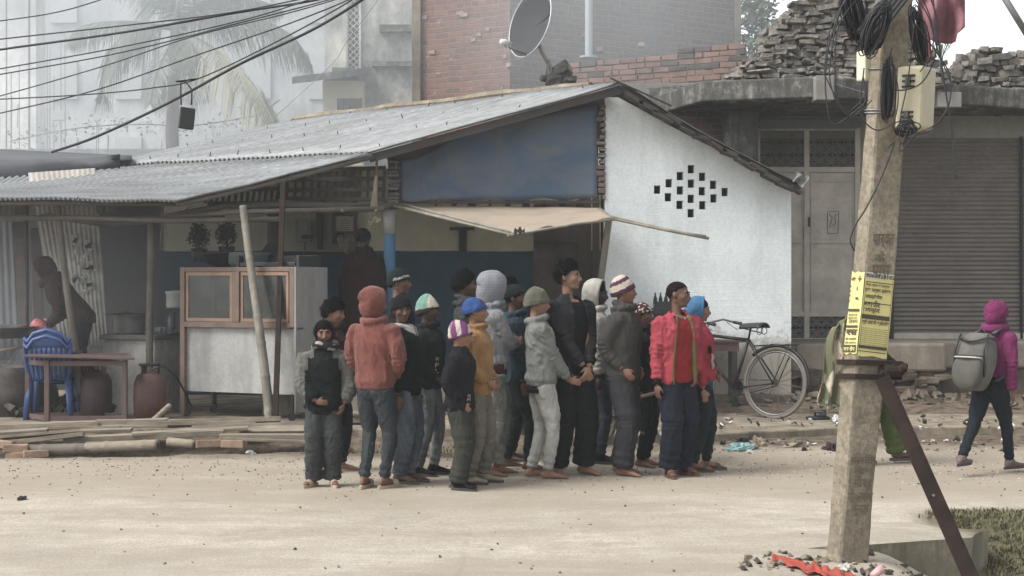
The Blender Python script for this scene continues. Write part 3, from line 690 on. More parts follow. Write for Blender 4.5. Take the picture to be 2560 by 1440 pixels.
# low parapet of real bricks
def brick_wall(name,pts_top,pts_bot,Y0,Y1,label,m,cat='wall'):
    mb=MB(); N=400
    def ip(P,x):
        for (a,ya),(b,yb) in zip(P,P[1:]):
            if a<=x<=b: return ya+(yb-ya)*(x-a)/(b-a)
        return P[0][1] if x<P[0][0] else P[-1][1]
    x0=pts_top[0][0]; x1=pts_top[-1][0]; Ys=lambda x: lerp(Y0,Y1,(x-x0)/(x1-x0))
    r=0; z=at(0,max(p[1] for p in pts_bot)+10,Y0).z; tilt=0
    d=Vector((at(x1,0,Y1).x-at(x0,0,Y0).x,Y1-Y0,0)); L=d.length; d.normalize(); ang=math.atan2(d.y,d.x); st=Vector((at(x0,0,Y0).x,Y0,0))
    while z<6:
        s_=-(r%2)*.12
        while s_<L:
            bl=random.choice([.23,.23,.23,.11]); p=st+d*(s_+bl/2); px=1280+p.x*F/p.y; zz=z+ (s_/L)*.06; py=HY-(zz-CH)*F/p.y
            if ip(pts_top,px)-random.uniform(0,5)<py<ip(pts_bot,px)+12:
                mb.box((p.x,p.y+random.uniform(-.012,.012),zz),(bl-.014,.12,.066),rmat(rz=ang+random.gauss(0,.02),ry=random.gauss(0,.012)),mi=random.choice([0,0,0,1]),jit=.004)
            s_+=bl
        z+=.078; r+=1
    o=mb.build(name,m,None,bevel=.006)
    mb=MB(); mb.prism([st+d*0+Vector((0,-.045,at(0,ip(pts_bot,x0)+10,Y0).z)),st+d*L+Vector((0,-.045,at(0,ip(pts_bot,x1)+10,Y1).z)),st+d*L+Vector((0,-.045,at(0,ip(pts_top,x1)+12,Y1).z)),st+d*0+Vector((0,-.045,at(0,ip(pts_top,x0)+12,Y0).z))],(0,.08,0))
    r_=thing(name,label,cat,(st.x,st.y,0)); o.parent=r_; MW[o.name]=MW[r_.name]; o.matrix_parent_inverse=Matrix.Translation((-st.x,-st.y,0)); o.name='bricks'; mb.build('mortar',M['conc'],r_)
b1=pm('brick_red',srgb(142,106,94),.35,5,.95,bump=.5,c2=srgb(112,90,82)); b2=pm('brick_dark',srgb(92,84,80),.3,5,.95,bump=.5)
brick_wall('parapet_wall',[(1435,165),(1600,150),(1720,128),(1850,112)],[(1435,225),(1600,218),(1850,205)],20.4,19.6,'low parapet of loose red bricks between the dish and the roof pile',[b1,b2])
# ------------------------------------------------------------------ satellite dish
dish=thing('satellite_dish','grey satellite dish on a bent arm weighed down with stones on the shop roof','satellite dish',at(1385,205,18.6))
c=at(1338,65,18.5); mb=MB()
rot=Matrix.Rotation(R(-32),3,'Y').to_3x3()
ax=Vector((-.70,-.62,.30)).normalized(); zx=ax; xx=Vector((0,0,1)).cross(zx).normalized(); yy=zx.cross(xx)
tilt=Matrix.Rotation(R(8),3,zx)
B=(tilt@Matrix((xx,yy,zx)).transposed())
mb.grid(32,8,lambda u,v:c+B@Vector((.36*v*math.cos(2*math.pi*u),.46*v*math.sin(2*math.pi*u),.09*v*v)))
mb.build('reflector',pm('dish_grey',srgb(50,52,56),.15,3,.8,0,bump=0),dish,True,solid=.008)
mb=MB(); mb.tube([c+B@Vector((.365*math.cos(2*math.pi*u/32),.465*math.sin(2*math.pi*u/32),.092)) for u in range(33)],.009,6,cap=False); mb.build('rim',pm('dish_rim',srgb(170,174,176),.1,3,.4,.3,bump=0),dish,True)
lnb=at(1252,105,17.9); foot=at(1384,196,18.5)
mb=MB(); mb.tube([c+B@Vector((.0,-.44,.09)),lnb+Vector((.05,0,-.04))],.016,6); mb.tube([c+B@Vector((0,-.1,-.02)),at(1355,130,18.55),at(1375,165,18.55),foot],.028,8); mb.bar(foot+Vector((-.1,0,0)),at(1372,150,18.5),.03,.03); mb.build('arm',pm('arm_paint',srgb(150,146,140),.2,5,.5,.3,bump=0),dish,True)
mb=MB(); mb.tube([lnb,lnb+Vector((.05,.03,0)),lnb+Vector((.13,.08,-.01))],[.034,.04,.02],10); mb.tube([lnb+Vector((.08,0,-.03)),lnb+Vector((.09,0,-.1)),lnb+Vector((.2,.1,-.2)),c+B@Vector((0,-.44,.05))],.006,5,cap=False); mb.build('feed_horn',pm('horn_pale',srgb(190,190,188),.15,5,.5,bump=0),dish,True)
mb=MB()
for dx,dz,s_ in ((0,.0,.13),(.1,.1,.15),(-.11,.02,.09),(.2,0,.12),(-.02,-.05,.12),(.16,-.08,.1)):
    mb.box(foot+Vector((dx,random.uniform(-.1,0),dz-.02)),(s_*1.4,s_,s_),rmat(*[random.uniform(-.6,.6) for _ in range(3)]),jit=s_*.2)
mb.box(foot+Vector((.02,0,-.15)),(.62,.2,.07),rmat(ry=-.08),jit=.02)
tag(mb.build('ballast_stones',M['mouldy'],None,bevel=.02),'rough stones and concrete lumps holding down the dish foot','stones')

# ------------------------------------------------------------------ pale stained building, left of the brick one
M['stainw']=stained('mouldy_white_plaster',srgb(214,212,202),srgb(104,108,108),.95,.55,.4,.6)
wb=thing('stained_building','white building with black mould streaks, a lattice strip and a jutting concrete canopy','building',(-2,30,0))
mb=MB(); a=at(868,0,30); b=at(1034,0,30); mb.span((a.x,30,0),(b.x+.5,34,10)); a2=at(812,0,30.4); mb.span((a2.x,30.35,2),(a.x,33.9,10.1)); mb.build('wall',M['stainw'],wb)
for yy_ in (70,160): 
    pass
mb=MB(); p=at(950,72,29.9); mb.span((p.x,29.8,p.z-.07),(b.x+.4,30,p.z+.07)); p=at(930,160,29.9); mb.span((p.x,29.85,p.z-.05),(b.x+.4,30,p.z+.05)); mb.build('ledge',M['mouldy'],wb)
mb=MB()
x0=at(867,0,29.9).x; x1=at(900,0,29.9).x; z0=at(0,178,29.9).z; n=26
for j in range(n*2):
    z=z0+j*.13
    for i in range(2):
        cx=lerp(x0,x1,.25+.5*i); mb.tube([(cx-.06,29.9,z),(cx,29.9,z+.065),(cx+.06,29.9,z),(cx,29.9,z-.065),(cx-.06,29.9,z)],.012,4,cap=False)
for x in (x0,x1): mb.span((x-.02,29.88,z0),(x+.02,29.93,9.5))
mb.build('lattice_strip',M['stainw'],wb)
mb=MB(); mb.span((x0,29.96,z0),(x1,29.98,9.5)); mb.build('lattice_shadow',M['soot'],wb)  # dark sheet stands for the shade behind the lattice openings
mb=MB(); a=at(730,214,29); b=at(905,180,29); mb.prism([at(730,210,28.5),at(922,186,29.2),at(922,186,31),at(800,200,31)],(0,0,.14)); mb.box(at(862,182,29.6),(.45,.5,.14)); mb.build('canopy',M['mouldy'],wb)
mb=MB(); a=at(808,290,29.6); b=at(908,216,29.6); mb.span((a.x,29.5,a.z-1),(b.x,31,b.z+.1)); mb.build('cream_room',pm('cream_plaster',srgb(206,196,170),.15,2,.9,bump=.2),wb)
mb=MB(); a=at(845,279,29.45); b=at(904,246,29.45); mb.span((a.x,29.44,a.z),(b.x,29.5,b.z)); 
mb.build('window',pm('window_dark',srgb(110,104,96),.2,5,.8,bump=0),wb)
mb=MB(); 
for k in range(5): x=lerp(a.x,b.x,k/4); mb.span((x-.012,29.4,a.z),(x+.012,29.43,b.z))
mb.build('window_bar',M['mouldy'],wb)

# ------------------------------------------------------------------ far pale building in the smoke
fb=thing('far_building','huge pale blue grey building almost lost in the smoke','building',(-15,62,0))
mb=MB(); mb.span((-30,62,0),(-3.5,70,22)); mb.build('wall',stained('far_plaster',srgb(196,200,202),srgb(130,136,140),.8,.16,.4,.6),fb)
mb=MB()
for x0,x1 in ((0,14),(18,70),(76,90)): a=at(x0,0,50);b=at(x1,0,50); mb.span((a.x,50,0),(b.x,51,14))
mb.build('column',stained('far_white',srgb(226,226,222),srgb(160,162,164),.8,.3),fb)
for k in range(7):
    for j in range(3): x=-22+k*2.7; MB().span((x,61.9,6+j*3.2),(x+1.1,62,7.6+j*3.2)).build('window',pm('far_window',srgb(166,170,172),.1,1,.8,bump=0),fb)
mb=MB()
for px,y0,y1 in ((118,370,110),(125,365,120),(135,368,190),(152,372,105),(162,370,80),(28,370,180),(48,365,165),(30,360,240),(243,372,305),(247,372,310),(270,372,335),(272,372,340),(405,372,350),(515,360,335),(532,350,330),(543,352,332),(550,352,330),(45,300,260)):
    mb.tube([at(px+random.uniform(-3,3),y0+20,36),at(px,y1,36)],.011,4)
tag(mb.build('rebar_rods',pm('rebar',srgb(110,104,98),.2,5,.7,bump=0),None),'thin reinforcing bars standing up from an unfinished roof in the smoke','rebar')
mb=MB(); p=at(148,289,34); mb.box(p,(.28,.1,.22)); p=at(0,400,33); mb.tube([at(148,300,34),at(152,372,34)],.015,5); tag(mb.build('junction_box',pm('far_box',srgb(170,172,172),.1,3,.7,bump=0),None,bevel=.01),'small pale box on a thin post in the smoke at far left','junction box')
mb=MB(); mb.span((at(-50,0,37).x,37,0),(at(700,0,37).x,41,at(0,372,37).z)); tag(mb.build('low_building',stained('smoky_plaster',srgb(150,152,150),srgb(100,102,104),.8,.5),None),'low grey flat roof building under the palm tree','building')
mb=MB()
leafp=[at(30+ i*22,352-22*abs(math.sin(i*.15))-i*1.6,35) for i in range(30)]
for p in leafp: leafy(mb,p,12,.25,.11)
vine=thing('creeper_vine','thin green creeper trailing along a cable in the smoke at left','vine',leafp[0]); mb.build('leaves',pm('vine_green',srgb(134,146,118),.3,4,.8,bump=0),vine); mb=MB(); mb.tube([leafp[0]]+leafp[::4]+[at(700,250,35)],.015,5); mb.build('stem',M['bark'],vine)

# ------------------------------------------------------------------ palm tree
PY=31.0
palm=thing('palm_tree','coconut palm with drooping fronds rising behind the shop roof','palm tree',at(432,700,PY))
mb=MB(); pts=[at(436,560,PY),at(434,420,PY),at(430,330,PY),at(434,250,PY),at(440,160,PY),at(447,75,PY),at(452,30,PY)]
mb.tube(pts,[.15,.145,.14,.135,.15,.17,.12],12); mb.build('trunk',M['bark'],palm,True)
M['frond']=pm('frond_green',srgb(84,92,68),.35,3,.7,bump=0,c2=srgb(60,72,58)); M['frond2']=pm('frond_yellow',srgb(140,134,98),.25,3,.7,bump=0,c2=srgb(116,116,88))
def frond(ctrl,n,ll,droop,m,spread=.75,seed=0):
    random.seed(seed); mb=MB()
    P=[at(x,y,PY+dy) for x,y,dy in ctrl]
    def cr(t):
        s_=t*(len(P)-1); i=min(int(s_),len(P)-2); f=s_-i; p0=P[max(i-1,0)];p1=P[i];p2=P[i+1];p3=P[min(i+2,len(P)-1)]
        return .5*((2*p1)+(-p0+p2)*f+(2*p0-5*p1+4*p2-p3)*f*f+(-p0+3*p1-3*p2+p3)*f**3)
    cl=[cr(i/20) for i in range(21)]; mb.tube(cl,[.035*(1-i/24) for i in range(21)],5)
    for i in range(n):
        f=.14+.86*i/n; p=cr(f); t=(cr(min(1,f+.02))-cr(f-.02)).normalized()
        side=t.cross(Vector((0,0,1)));  side.normalize()
        for sgn in (-1,1):
            L=ll*(math.sin(math.pi*min(1,.25+f*.72))**.7)*random.uniform(.8,1.15)
            d=(side*sgn*spread+t*.45+Vector((0,0,-droop*.5))+Vector((random.gauss(0,.07),random.gauss(0,.07),random.gauss(0,.07)))).normalized()
            a=p; b=p+d*L*.45; d2=(d*.6+Vector((0,0,-droop))).normalized(); c_=b+d2*L*.55
            wd=t.normalized()*.016
            mb.add([a-wd*.6,a+wd*.6,b+wd,b-wd,c_+wd*.15,c_-wd*.15],[(0,1,2,3),(3,2,4,5)])
    mb.build('frond',m,palm)
frond([(447,70,0),(530,30,-.6),(640,45,-1.0),(730,90,-1.2),(772,150,-1.3)],130,1.25,.95,M['frond'],.6,1)
frond([(447,75,0),(520,110,-1),(590,170,-1.6),(650,240,-2.0),(690,318,-2.2)],140,1.35,.9,M['frond2'],.7,2)
frond([(445,75,0),(370,70,-.4),(300,95,-.8),(262,190,-1.0),(255,250,-1)],130,1.2,.95,M['frond'],.6,3)
frond([(445,70,0),(330,55,.3),(240,58,.5),(190,75,.6),(172,110,.7)],110,.7,1.0,M['frond'],.5,4)
frond([(445,80,0),(420,120,-1.2),(390,190,-1.6),(375,260,-1.8)],110,1.0,.9,M['frond'],.7,5)
frond([(447,70,0),(480,120,-1.3),(490,190,-1.6),(480,290,-1.7)],90,.9,.9,M['frond'],.6,6)
frond([(447,60,0),(440,-20,.2),(470,-110,.5),(560,-150,.8)],110,1.2,.8,M['frond'],.7,7)
frond([(447,60,0),(420,-30,0),(340,-80,.2),(250,-60,.4)],110,1.2,.8,M['frond'],.7,8)
frond([(447,60,0),(500,10,.6),(600,-10,1.2),(700,20,1.6)],110,1.1,.9,M['frond'],.6,9)
frond([(447,60,0),(455,0,-.8),(520,-60,-1.4),(600,-60,-1.8)],90,1.1,.9,M['frond'],.6,10)
mb=MB()
for k in range(8): p=at(455+random.uniform(-24,30),140+random.uniform(-20,40),PY-.25); mb.ell(p,(.13,.13,.16),10,7)
mb.build('coconuts',M['frond'],palm,True)
# tree behind the brick building
random.seed(5)
tr=thing('leafy_tree','green leafy tree showing between the brick building and the roof pile','tree',at(1900,600,33)); mb=MB()
cs=[at(1895,110,33),at(1880,60,33),at(1905,30,33),at(1870,15,33.3),at(1925,-30,33),at(1890,140,33),at(1915,80,33)]
for c_ in cs: leafy(mb,c_,150,.42,.16)
for c_ in cs: leafy(mb,c_+Vector((random.uniform(-.6,.3),.3,random.uniform(-.3,.3))),60,.6,.18)
mb.build('crown',M['leaf'],tr); mb=MB(); b=at(1885,600,33)
for c_ in cs: mb.tube([b+Vector((0,0,2)),b.lerp(c_,.7)+Vector((0,0,.4)),c_],[.07,.03,.01],5)
mb.tube([b-Vector((0,0,1)),b+Vector((0,0,2.1))],[.12,.08],8); mb.build('trunk',M['bark'],tr)

# ------------------------------------------------------------------ electricity pole
PX=8.3
pole=thing('utility_pole','leaning tapered concrete utility pole with painted lettering and rusty clamp','utility pole',(at(2117,1405,PX).x,PX,0))
mconc=NT('pole_concrete'); t=mconc; a=t.noise(3,7,.75,t.map((1,1,.5))); b=t.noise(30,6,.75)
col=t.mix(t.ramp(a,[(.35,0),(.65,1)]),srgb(124,115,98),srgb(160,150,130)); col=t.mix(t.ramp(b,[(.38,.6),(.6,0)]),col,srgb(84,74,62)); col=t.mix(t.ramp(t.noise(2,5,.7),[(.58,0),(.7,.5)]),col,srgb(112,86,58))
t.set(col,.95,0,.2); t.bump(t.noise(55,6,.75),.6,.006); t.bump(t.noise(8,5,.7,t.map((1,1,.25))),.5,.012)
# sections: left edge, crease, right edge in the picture at a few heights
secs=[(1415,2063,2098,2172),(1200,2081,2118,2186),(900,2107,2141,2218),(600,2139,2172,2246),(300,2163,2192,2264),(0,2186,2212,2282),(-300,2209,2232,2300)]
def pole_pt(y,k):
    for a_,b_ in zip(secs,secs[1:]):
        if a_[0]>=y>=b_[0]:
            f=(a_[0]-y)/(a_[0]-b_[0]); xl,xc,xr=[lerp(a_[i],b_[i],f) for i in (1,2,3)]; break
    else:
        s_=secs[0] if y>1415 else secs[-1]; xl,xc,xr=s_[1:]
    C=at(xc,y,PX); wl=(xc-xl)/F*PX; wr=(xr-xc)/F*PX
    if k=='c': return C
    if k=='l': return at(xl,y,PX+.085) 
    if k=='r': return at(xr,y,PX+.045)
def pole_face(f,y,left=False,off=.003):
    """point at fraction f across the right (or left) face at picture height y"""
    a_=pole_pt(y,'c'); b_=pole_pt(y,'l' if left else 'r')
    p=a_.lerp(b_,f); d=(b_-a_); n=Vector((-d.y,d.x,0)).normalized()
    if n.y>0: n=-n
    return p+n*off
vs=[];fs=[]
ysec=[1470]+list(range(1410,-301,-30))
for y in ysec:
    c_=pole_pt(y,'c'); l_=pole_pt(y,'l'); r_=pole_pt(y,'r'); 
    b_=l_+(r_-c_); j=lambda: Vector((random.uniform(-.0025,.0025),random.uniform(-.0025,.0025),0))
    for p,q in ((c_,r_),(r_,b_),(b_,l_),(l_,c_)):
        z_=c_.z
        for f in (.06,.94): w_=p.lerp(q,f)+j(); vs.append(Vector((w_.x,w_.y,z_)))
n=8
for i in range(len(ysec)-1):
    for k in range(n): fs.append((i*n+k,i*n+(k+1)%n,(i+1)*n+(k+1)%n,(i+1)*n+k))
mb=MB(); mb.add(vs,fs+[tuple(range(n-1,-1,-1))]); mb.build('shaft',mconc.m,pole,auto=True).data.set_sharp_from_angle(angle=R(20))
# lettering helpers: Devanagari glyphs as flat meshes mapped onto the pole's faces
try:
    fpath=None
    import os
    base_=bpy.utils.resource_path('LOCAL')
except Exception: pass
def text_mesh(body, bold=0.0):
    cu=bpy.data.curves.new('txt','FONT'); cu.body=body; cu.size=1; cu.resolution_u=3; cu.offset=bold; cu.fill_mode='FRONT'
    ob=bpy.data.objects.new('txt',cu); COL.objects.link(ob); dg=bpy.context.evaluated_depsgraph_get(); dg.update()
    me=ob.evaluated_get(dg).to_mesh(); vs=[v.co.copy() for v in me.vertices]; fs=[tuple(p.vertices) for p in me.polygons]
    ob.evaluated_get(dg).to_mesh_clear(); COL.objects.unlink(ob); bpy.data.objects.remove(ob); bpy.data.curves.remove(cu)
    return vs,fs
_T={}
def face_text(mb,body,f0,f1,y0,y1,left=False,off=.005,bold=.01,slant=0,mi=0):
    """lay text between fractions f0..f1 across the face; y0 bottom, y1 top in picture heights"""
    if body not in _T: _T[body]=text_mesh(body,bold)
    vs,fs=_T[body]
    if not vs: return
    x0=min(v.x for v in vs);x1=max(v.x for v in vs);zz0=min(v.y for v in vs);zz1=max(v.y for v in vs)
    out=[]
    for v in vs:
        u=(v.x-x0)/(x1-x0+1e-6); q=(v.y-zz0)/(zz1-zz0+1e-6); f=lerp(f0,f1,u); y=lerp(y0,y1,q)+slant*u
        out.append(pole_face((1-f) if left else f,y,left,off))
    mb.add(out,fs,mi)
def face_rect(mb,f0,f1,y0,y1,left=False,off=.004,slant=0,mi=0,n=1):
    P=lambda f,y: pole_face((1-f) if left else f,y+slant*f,left,off)
    mb.add([P(f0,y0),P(f1,y0),P(f1,y1),P(f0,y1)],[(0,1,2,3)],mi)
mp=pm('letter_paint',srgb(84,70,56),.4,12,.9,bump=0,c2=srgb(110,96,78))
mb=MB()
face_text(mb,'पार्वत',.12,.85,622,585,bold=.012); face_text(mb,'के',.25,.6,655,628,bold=.012); face_text(mb,'पास',.2,.8,692,662,bold=.012); mb.build('painted_lettering',mp,pole); mb=MB()
face_text(mb,'मलिक',.05,.95,1160,1135,bold=0); face_text(mb,'सो',.2,.55,1185,1165,bold=0); face_text(mb,'सी२४',.2,.9,1218,1190,bold=0); face_text(mb,'पी०राजेश',.08,.98,1255,1222,bold=0); face_text(mb,'कुमार',.25,.85,1290,1262,bold=0)
mb.build('painted_lettering',mp,pole)
# yellow handbill wrapped round the corner
bill=thing('yellow_handbill','torn yellow printed handbill wrapped round the corner of the concrete pole','handbill',pole_pt(780,'c'))
yel=pm('yellow_paper',srgb(206,194,120),.08,5,.8,bump=.15,bs=20); ink=pm('black_ink',srgb(70,64,42),.2,20,.8,bump=0)
mb=MB()
mb.grid(6,10,lambda u,v: pole_face(u*.97,lerp(888,694,v)+ u*8*(v<.5)+(2*math.sin(u*9) if v in(0,1) else 0),False,.004+.002*math.sin(v*9+u*4)))
mb.grid(4,10,lambda u,v: pole_face(u*.96,lerp(884,680,v)+ (3*math.sin(u*11) if v in(0,1) else 0),True,.004+.0015*math.sin(v*8)))
mb.build('paper',yel,bill,True)
mb=MB(); sl=9
for (f0,f1,y0,y1) in ((.03,.93,704,702),(.03,.93,756,754),(.0,.93,795,784),(.0,.92,869,861),(.0,.92,877,875)): face_rect(mb,f0,f1,y0,y1,False,.0085,sl)
for f in (.03,.92): face_rect(mb,f,f+.012,877,703,False,.0085,sl*0)
lines=[('वैद्य ज्ञान के मतानुसार',.05,.85,716,706),('एक पार्षद इलाज',.03,.88,730,719),('हाईड्रोसील',.06,.62,746,733),('बवासीर',.03,.58,766,748),('भगन्दर',.03,.58,782,768),('श्री चांदसी क्लीनिक',.03,.92,811,797)]
for s_,f0,f1,y0,y1 in lines: face_text(mb,s_,f0,f1,y0,y1,False,.0085,.025,sl*(f1-f0))
for k in range(9): 
    y=817+k*5; face_text(mb,'सभी रोगों का सफल इलाज किया जाता है' if k%2 else 'पता स्टेशन रोड बाजार के पास मिलें',.02,.9,y+3.2,y,False,.0085,.02,sl*.9)
# left face prints
face_text(mb,'निक',.08,.42,702,692,True,.0085,.03); face_rect(mb,.56,.84,698,695.5,True,.0085); face_rect(mb,.67,.73,704,689,True,.0085)
for k,y in enumerate((712,724,735,748)): face_rect(mb,.02,.11,y+5,y+1,True,.0085)
mbp=[(.62+.12*math.cos(a*.63),722+9*math.sin(a*.63)) for a in range(10)]
face_rect(mb,.52,.72,748,743,True,.0085); face_rect(mb,.55,.6,726,716,True,.0085)
face_rect(mb,.08,.9,778,772,True,.0085); face_rect(mb,.08,.9,819,813,True,.0085)
for y in (785,793): face_text(mb,'इलाज दवा',.15,.8,y+5,y,True,.0085,.02)
face_text(mb,'(गुप्त)',.2,.85,808,799,True,.0085,.02); face_text(mb,'रस',.08,.92,838,823,True,.0085,.05); face_text(mb,'रोग बवासीर',.1,.9,850,843,True,.0085,.02); face_text(mb,'बिना आपरेशन',.1,.9,859,853,True,.0085,.02)
face_rect(mb,.0,.93,880,862,True,.0085)
face_text(mb,'9060528102',.0,.98,692,682,False,.0095,.03,sl)
mb.build('print',ink,bill)
mb=MB(); face_text(mb,'नस रोग',.06,.88,877,865,True,.0105,.03); mb.build('print_light',yel,bill)
# white strip with the number above
mb=MB(); mb.grid(4,1,lambda u,v: pole_face(u*.97,lerp(694,679,v)+u*9,False,.0032)); mb.build('number_strip',pm('white_paper',srgb(196,192,184),.1,5,.8,bump=0),bill)
# clamp
mb=MB()
for y in (905,940):
    c_=pole_pt(y,'c');l_=pole_pt(y,'l');r_=pole_pt(y,'r')
    o1=Vector((0,-.012,0)); mb.bar(l_+Vector((-.03,-.0,0)),c_+o1,.012,.03,up=(0,0,1)); mb.bar(c_+o1,r_+Vector((.09,-.01,-.01)),.012,.03)
for k in range(14):
    p=pole_pt(925,'r')+Vector((random.uniform(-.03,.1),random.uniform(-.06,-.01),random.uniform(-.03,.03))); mb.box(p,(random.uniform(.02,.05),.03,.03),rmat(*[random.uniform(-1,1) for _ in range(3)]),jit=.004)
p=pole_pt(925,'r'); mb.tube([p+Vector((-.02,-.05,.0)),p+Vector((.07,-.05,-.005))],.035,10)
mb.build('clamp',M['rust'],pole,bevel=.003)
mb=MB(); 
for y in (172,275,282):
    c_=pole_pt(y,'c');l_=pole_pt(y,'l');r_=pole_pt(y,'r'); b_=l_+(r_-c_); e=Vector((0,-.006,0))
    mb.tube([l_+Vector((-.006,0,0)),c_+e,r_+Vector((.006,-.002,0)),b_+Vector((0,.006,0)),l_+Vector((-.006,0,0))],.0045,6,cap=False)
mb.build('wire_band',M['steel'],pole,True)
# steel strut
st=thing('steel_brace','rusty angle iron brace leaning from the ground up to the pole clamp','brace',at(2425,1440,7.9))
a=at(2203,945,8.16); b=at(2432,1460,7.85); d=(b-a).normalized(); xs_=d.cross(Vector((0,1,0))).normalized()
mb=MB(); mb.bar(a+Vector((0,0,0)),b,.075,.012,up=(0,1,0)); a2=a+xs_*.035*(-1 if xs_.x<0 else 1)+Vector((0,.0,0)); b2=b+xs_*.035*(-1 if xs_.x<0 else 1)
mb.bar(a2+Vector((.008,.04,0)),b2+Vector((.008,.04,0)),.012,.085,up=(0,1,0)); mb.build('angle_bar',M['rust'],st,bevel=.003)
mb=MB()
for f in (.58,): mb.ell(a.lerp(b,f)+Vector((0,-.010,0)),(.009,.004,.009),8,6)
mb.build('bolt',M['steel'],st)
# cream meter box
bx=thing('meter_box','cream plastic electric meter box hung on the right of the pole','meter box',at(2285,245,8.2)); mb=MB()
cb=at(2289,247,8.2); rr=rmat(rz=R(-45),rx=R(0))@rmat(ry=R(3))
mb.box(cb,(.16,.16,.35),rr); mb.build('case',pm('cream_plastic',srgb(202,192,158),.12,3,.5,bump=.05,grime=.35),bx,bevel=.02)
mb=MB()
for dz in (.12,.09,.06,-.08,-.105,-.13): mb.box(cb+rr@Vector((-.0,-.083,dz)),(.075,.014,.011),rr)
mb.build('vent_slot',M['black'],bx)
mb=MB()
for dz in (.09,-.1): MB().box(cb+rr@Vector((-.0,-.088,dz)),(.025,.02,.05),rr).build('latch',M['steel'],bx)
mb=MB(); c2_=at(2160,165,8.42); mb.box(c2_,(.05,.08,.17),rmat(rz=R(25)))
tag(mb.build('junction_box',pm('cream_plastic2',srgb(206,202,172),.12,3,.5,bump=.05),None,bevel=.008),'small cream junction box hung on the left of the pole','junction box')
# dark louvred box up high
db=thing('louvred_box','dark grey louvred distribution box tilted on the upper pole','distribution box',at(2205,30,8.05)); mb=MB(); cb=at(2212,28,8.14); rr=rmat(ry=R(38))
mb.box(cb,(.12,.11,.40),rr); mb.build('case',pm('dark_box',srgb(66,68,72),.2,5,.6,bump=.05),db,bevel=.006)
mb=MB()
for k in range(5): mb.box(cb+rr@Vector((-.045+k*.022,-.058,.0)),(.008,.014,.37),rr)
mb.build('louvre',pm('box_rib',srgb(88,90,92),.2,5,.6,bump=0),db)

# ------------------------------------------------------------------ cables
def wire(name,pts,r,label=None,group=None,m=None,seg=6):
    P=[Vector(p) for p in pts]; out=[]
    for i in range(len(P)-1):
        p0=P[max(i-1,0)];p1=P[i];p2=P[i+1];p3=P[min(i+2,len(P)-1)]
        for k in range(8):
            f=k/8; out.append(.5*((2*p1)+(-p0+p2)*f+(2*p0-5*p1+4*p2-p3)*f*f+(-p0+3*p1-3*p2+p3)*f**3))
    out.append(P[-1]); mb=MB(); mb.tube(out,r,seg)
    o=mb.build(name,m or M['wire'],None,True)
    if label: tag(o,label,'cable',group)
    return o
OV=[([(-80,62,12),(120,35,12),(250,0,12),(420,-60,12)],.005,'thin cable crossing the top left corner above all others'),
([(-80,110,12),(0,98,12),(300,65,11.7),(560,34,11.5),(740,0,11.3),(900,-38,11)],.006,'second cable from the top at the left edge, thin'),
([(-80,140,12),(0,124,12),(300,82,11.7),(600,30,11.5),(790,0,11.3),(1000,-50,11)],.010,'thickest overhead cable sloping up from the left edge'),
([(-80,185,12),(0,172,12),(300,118,11.7),(600,52,11.5),(770,0,11.3),(900,-50,11)],.0055,'third thin cable below the thickest overhead one'),
([(-80,200,12),(0,186,12),(300,132,11.7),(620,52,11.5),(820,0,11.3),(960,-45,11)],.0055,'thin cable just below the third thin one'),
([(-80,258,12),(0,240,12),(260,165,11.7),(480,92,11.5),(700,38,11.4),(835,0,11.3),(960,-45,11)],.005,'thin cable crossing the palm crown, middle of the bunch'),
([(-80,300,12),(0,283,12),(240,225,11.7),(500,135,11.5),(720,60,11.4),(870,0,11.3),(960,-50,11)],.0055,'cable ending just left of the bundle top, under the palm crown'),
([(-80,250,12),(0,248,12),(220,236,11.7),(380,220,11.5),(500,195,11.4),(700,100,11.35),(880,0,11.3),(960,-60,11)],.0055,'nearly level cable that carries the black splice box'),
([(130,380,12),(240,342,11.7),(420,258,11.5),(600,160,11.4),(780,75,11.3),(905,0,11.2),(960,-40,11)],.011,'lowest thick sagging cable ending behind the left stall roof')]
OV[0]=([(-80,62,12),(120,35,12),(250,0,12),(420,-60,12)],.005,OV[0][2])
for pts,r_,lab in OV: wire('overhead_cable',[at(*p) for p in pts],r_,lab,'overhead cables at top left')
sb=thing('splice_box','black cable splice box hanging in a loop from the overhead cables','splice box',at(467,295,11.4)); mb=MB()
mb.box(at(467,296,11.4),(.115,.05,.165),rmat(ry=R(6),rz=R(20))); mb.build('case',M['black'],sb,bevel=.008)
mb=MB()
for dx in (-1,1):
    mb.tube([at(466+dx*13,263,11.4),at(466+dx*14,225,11.4),at(458+dx*6,204,11.4),at(440,204,11.4),at(495,197,11.4)],.006,6)
mb.build('loop',M['wire'],sb,True)
random.seed(21)
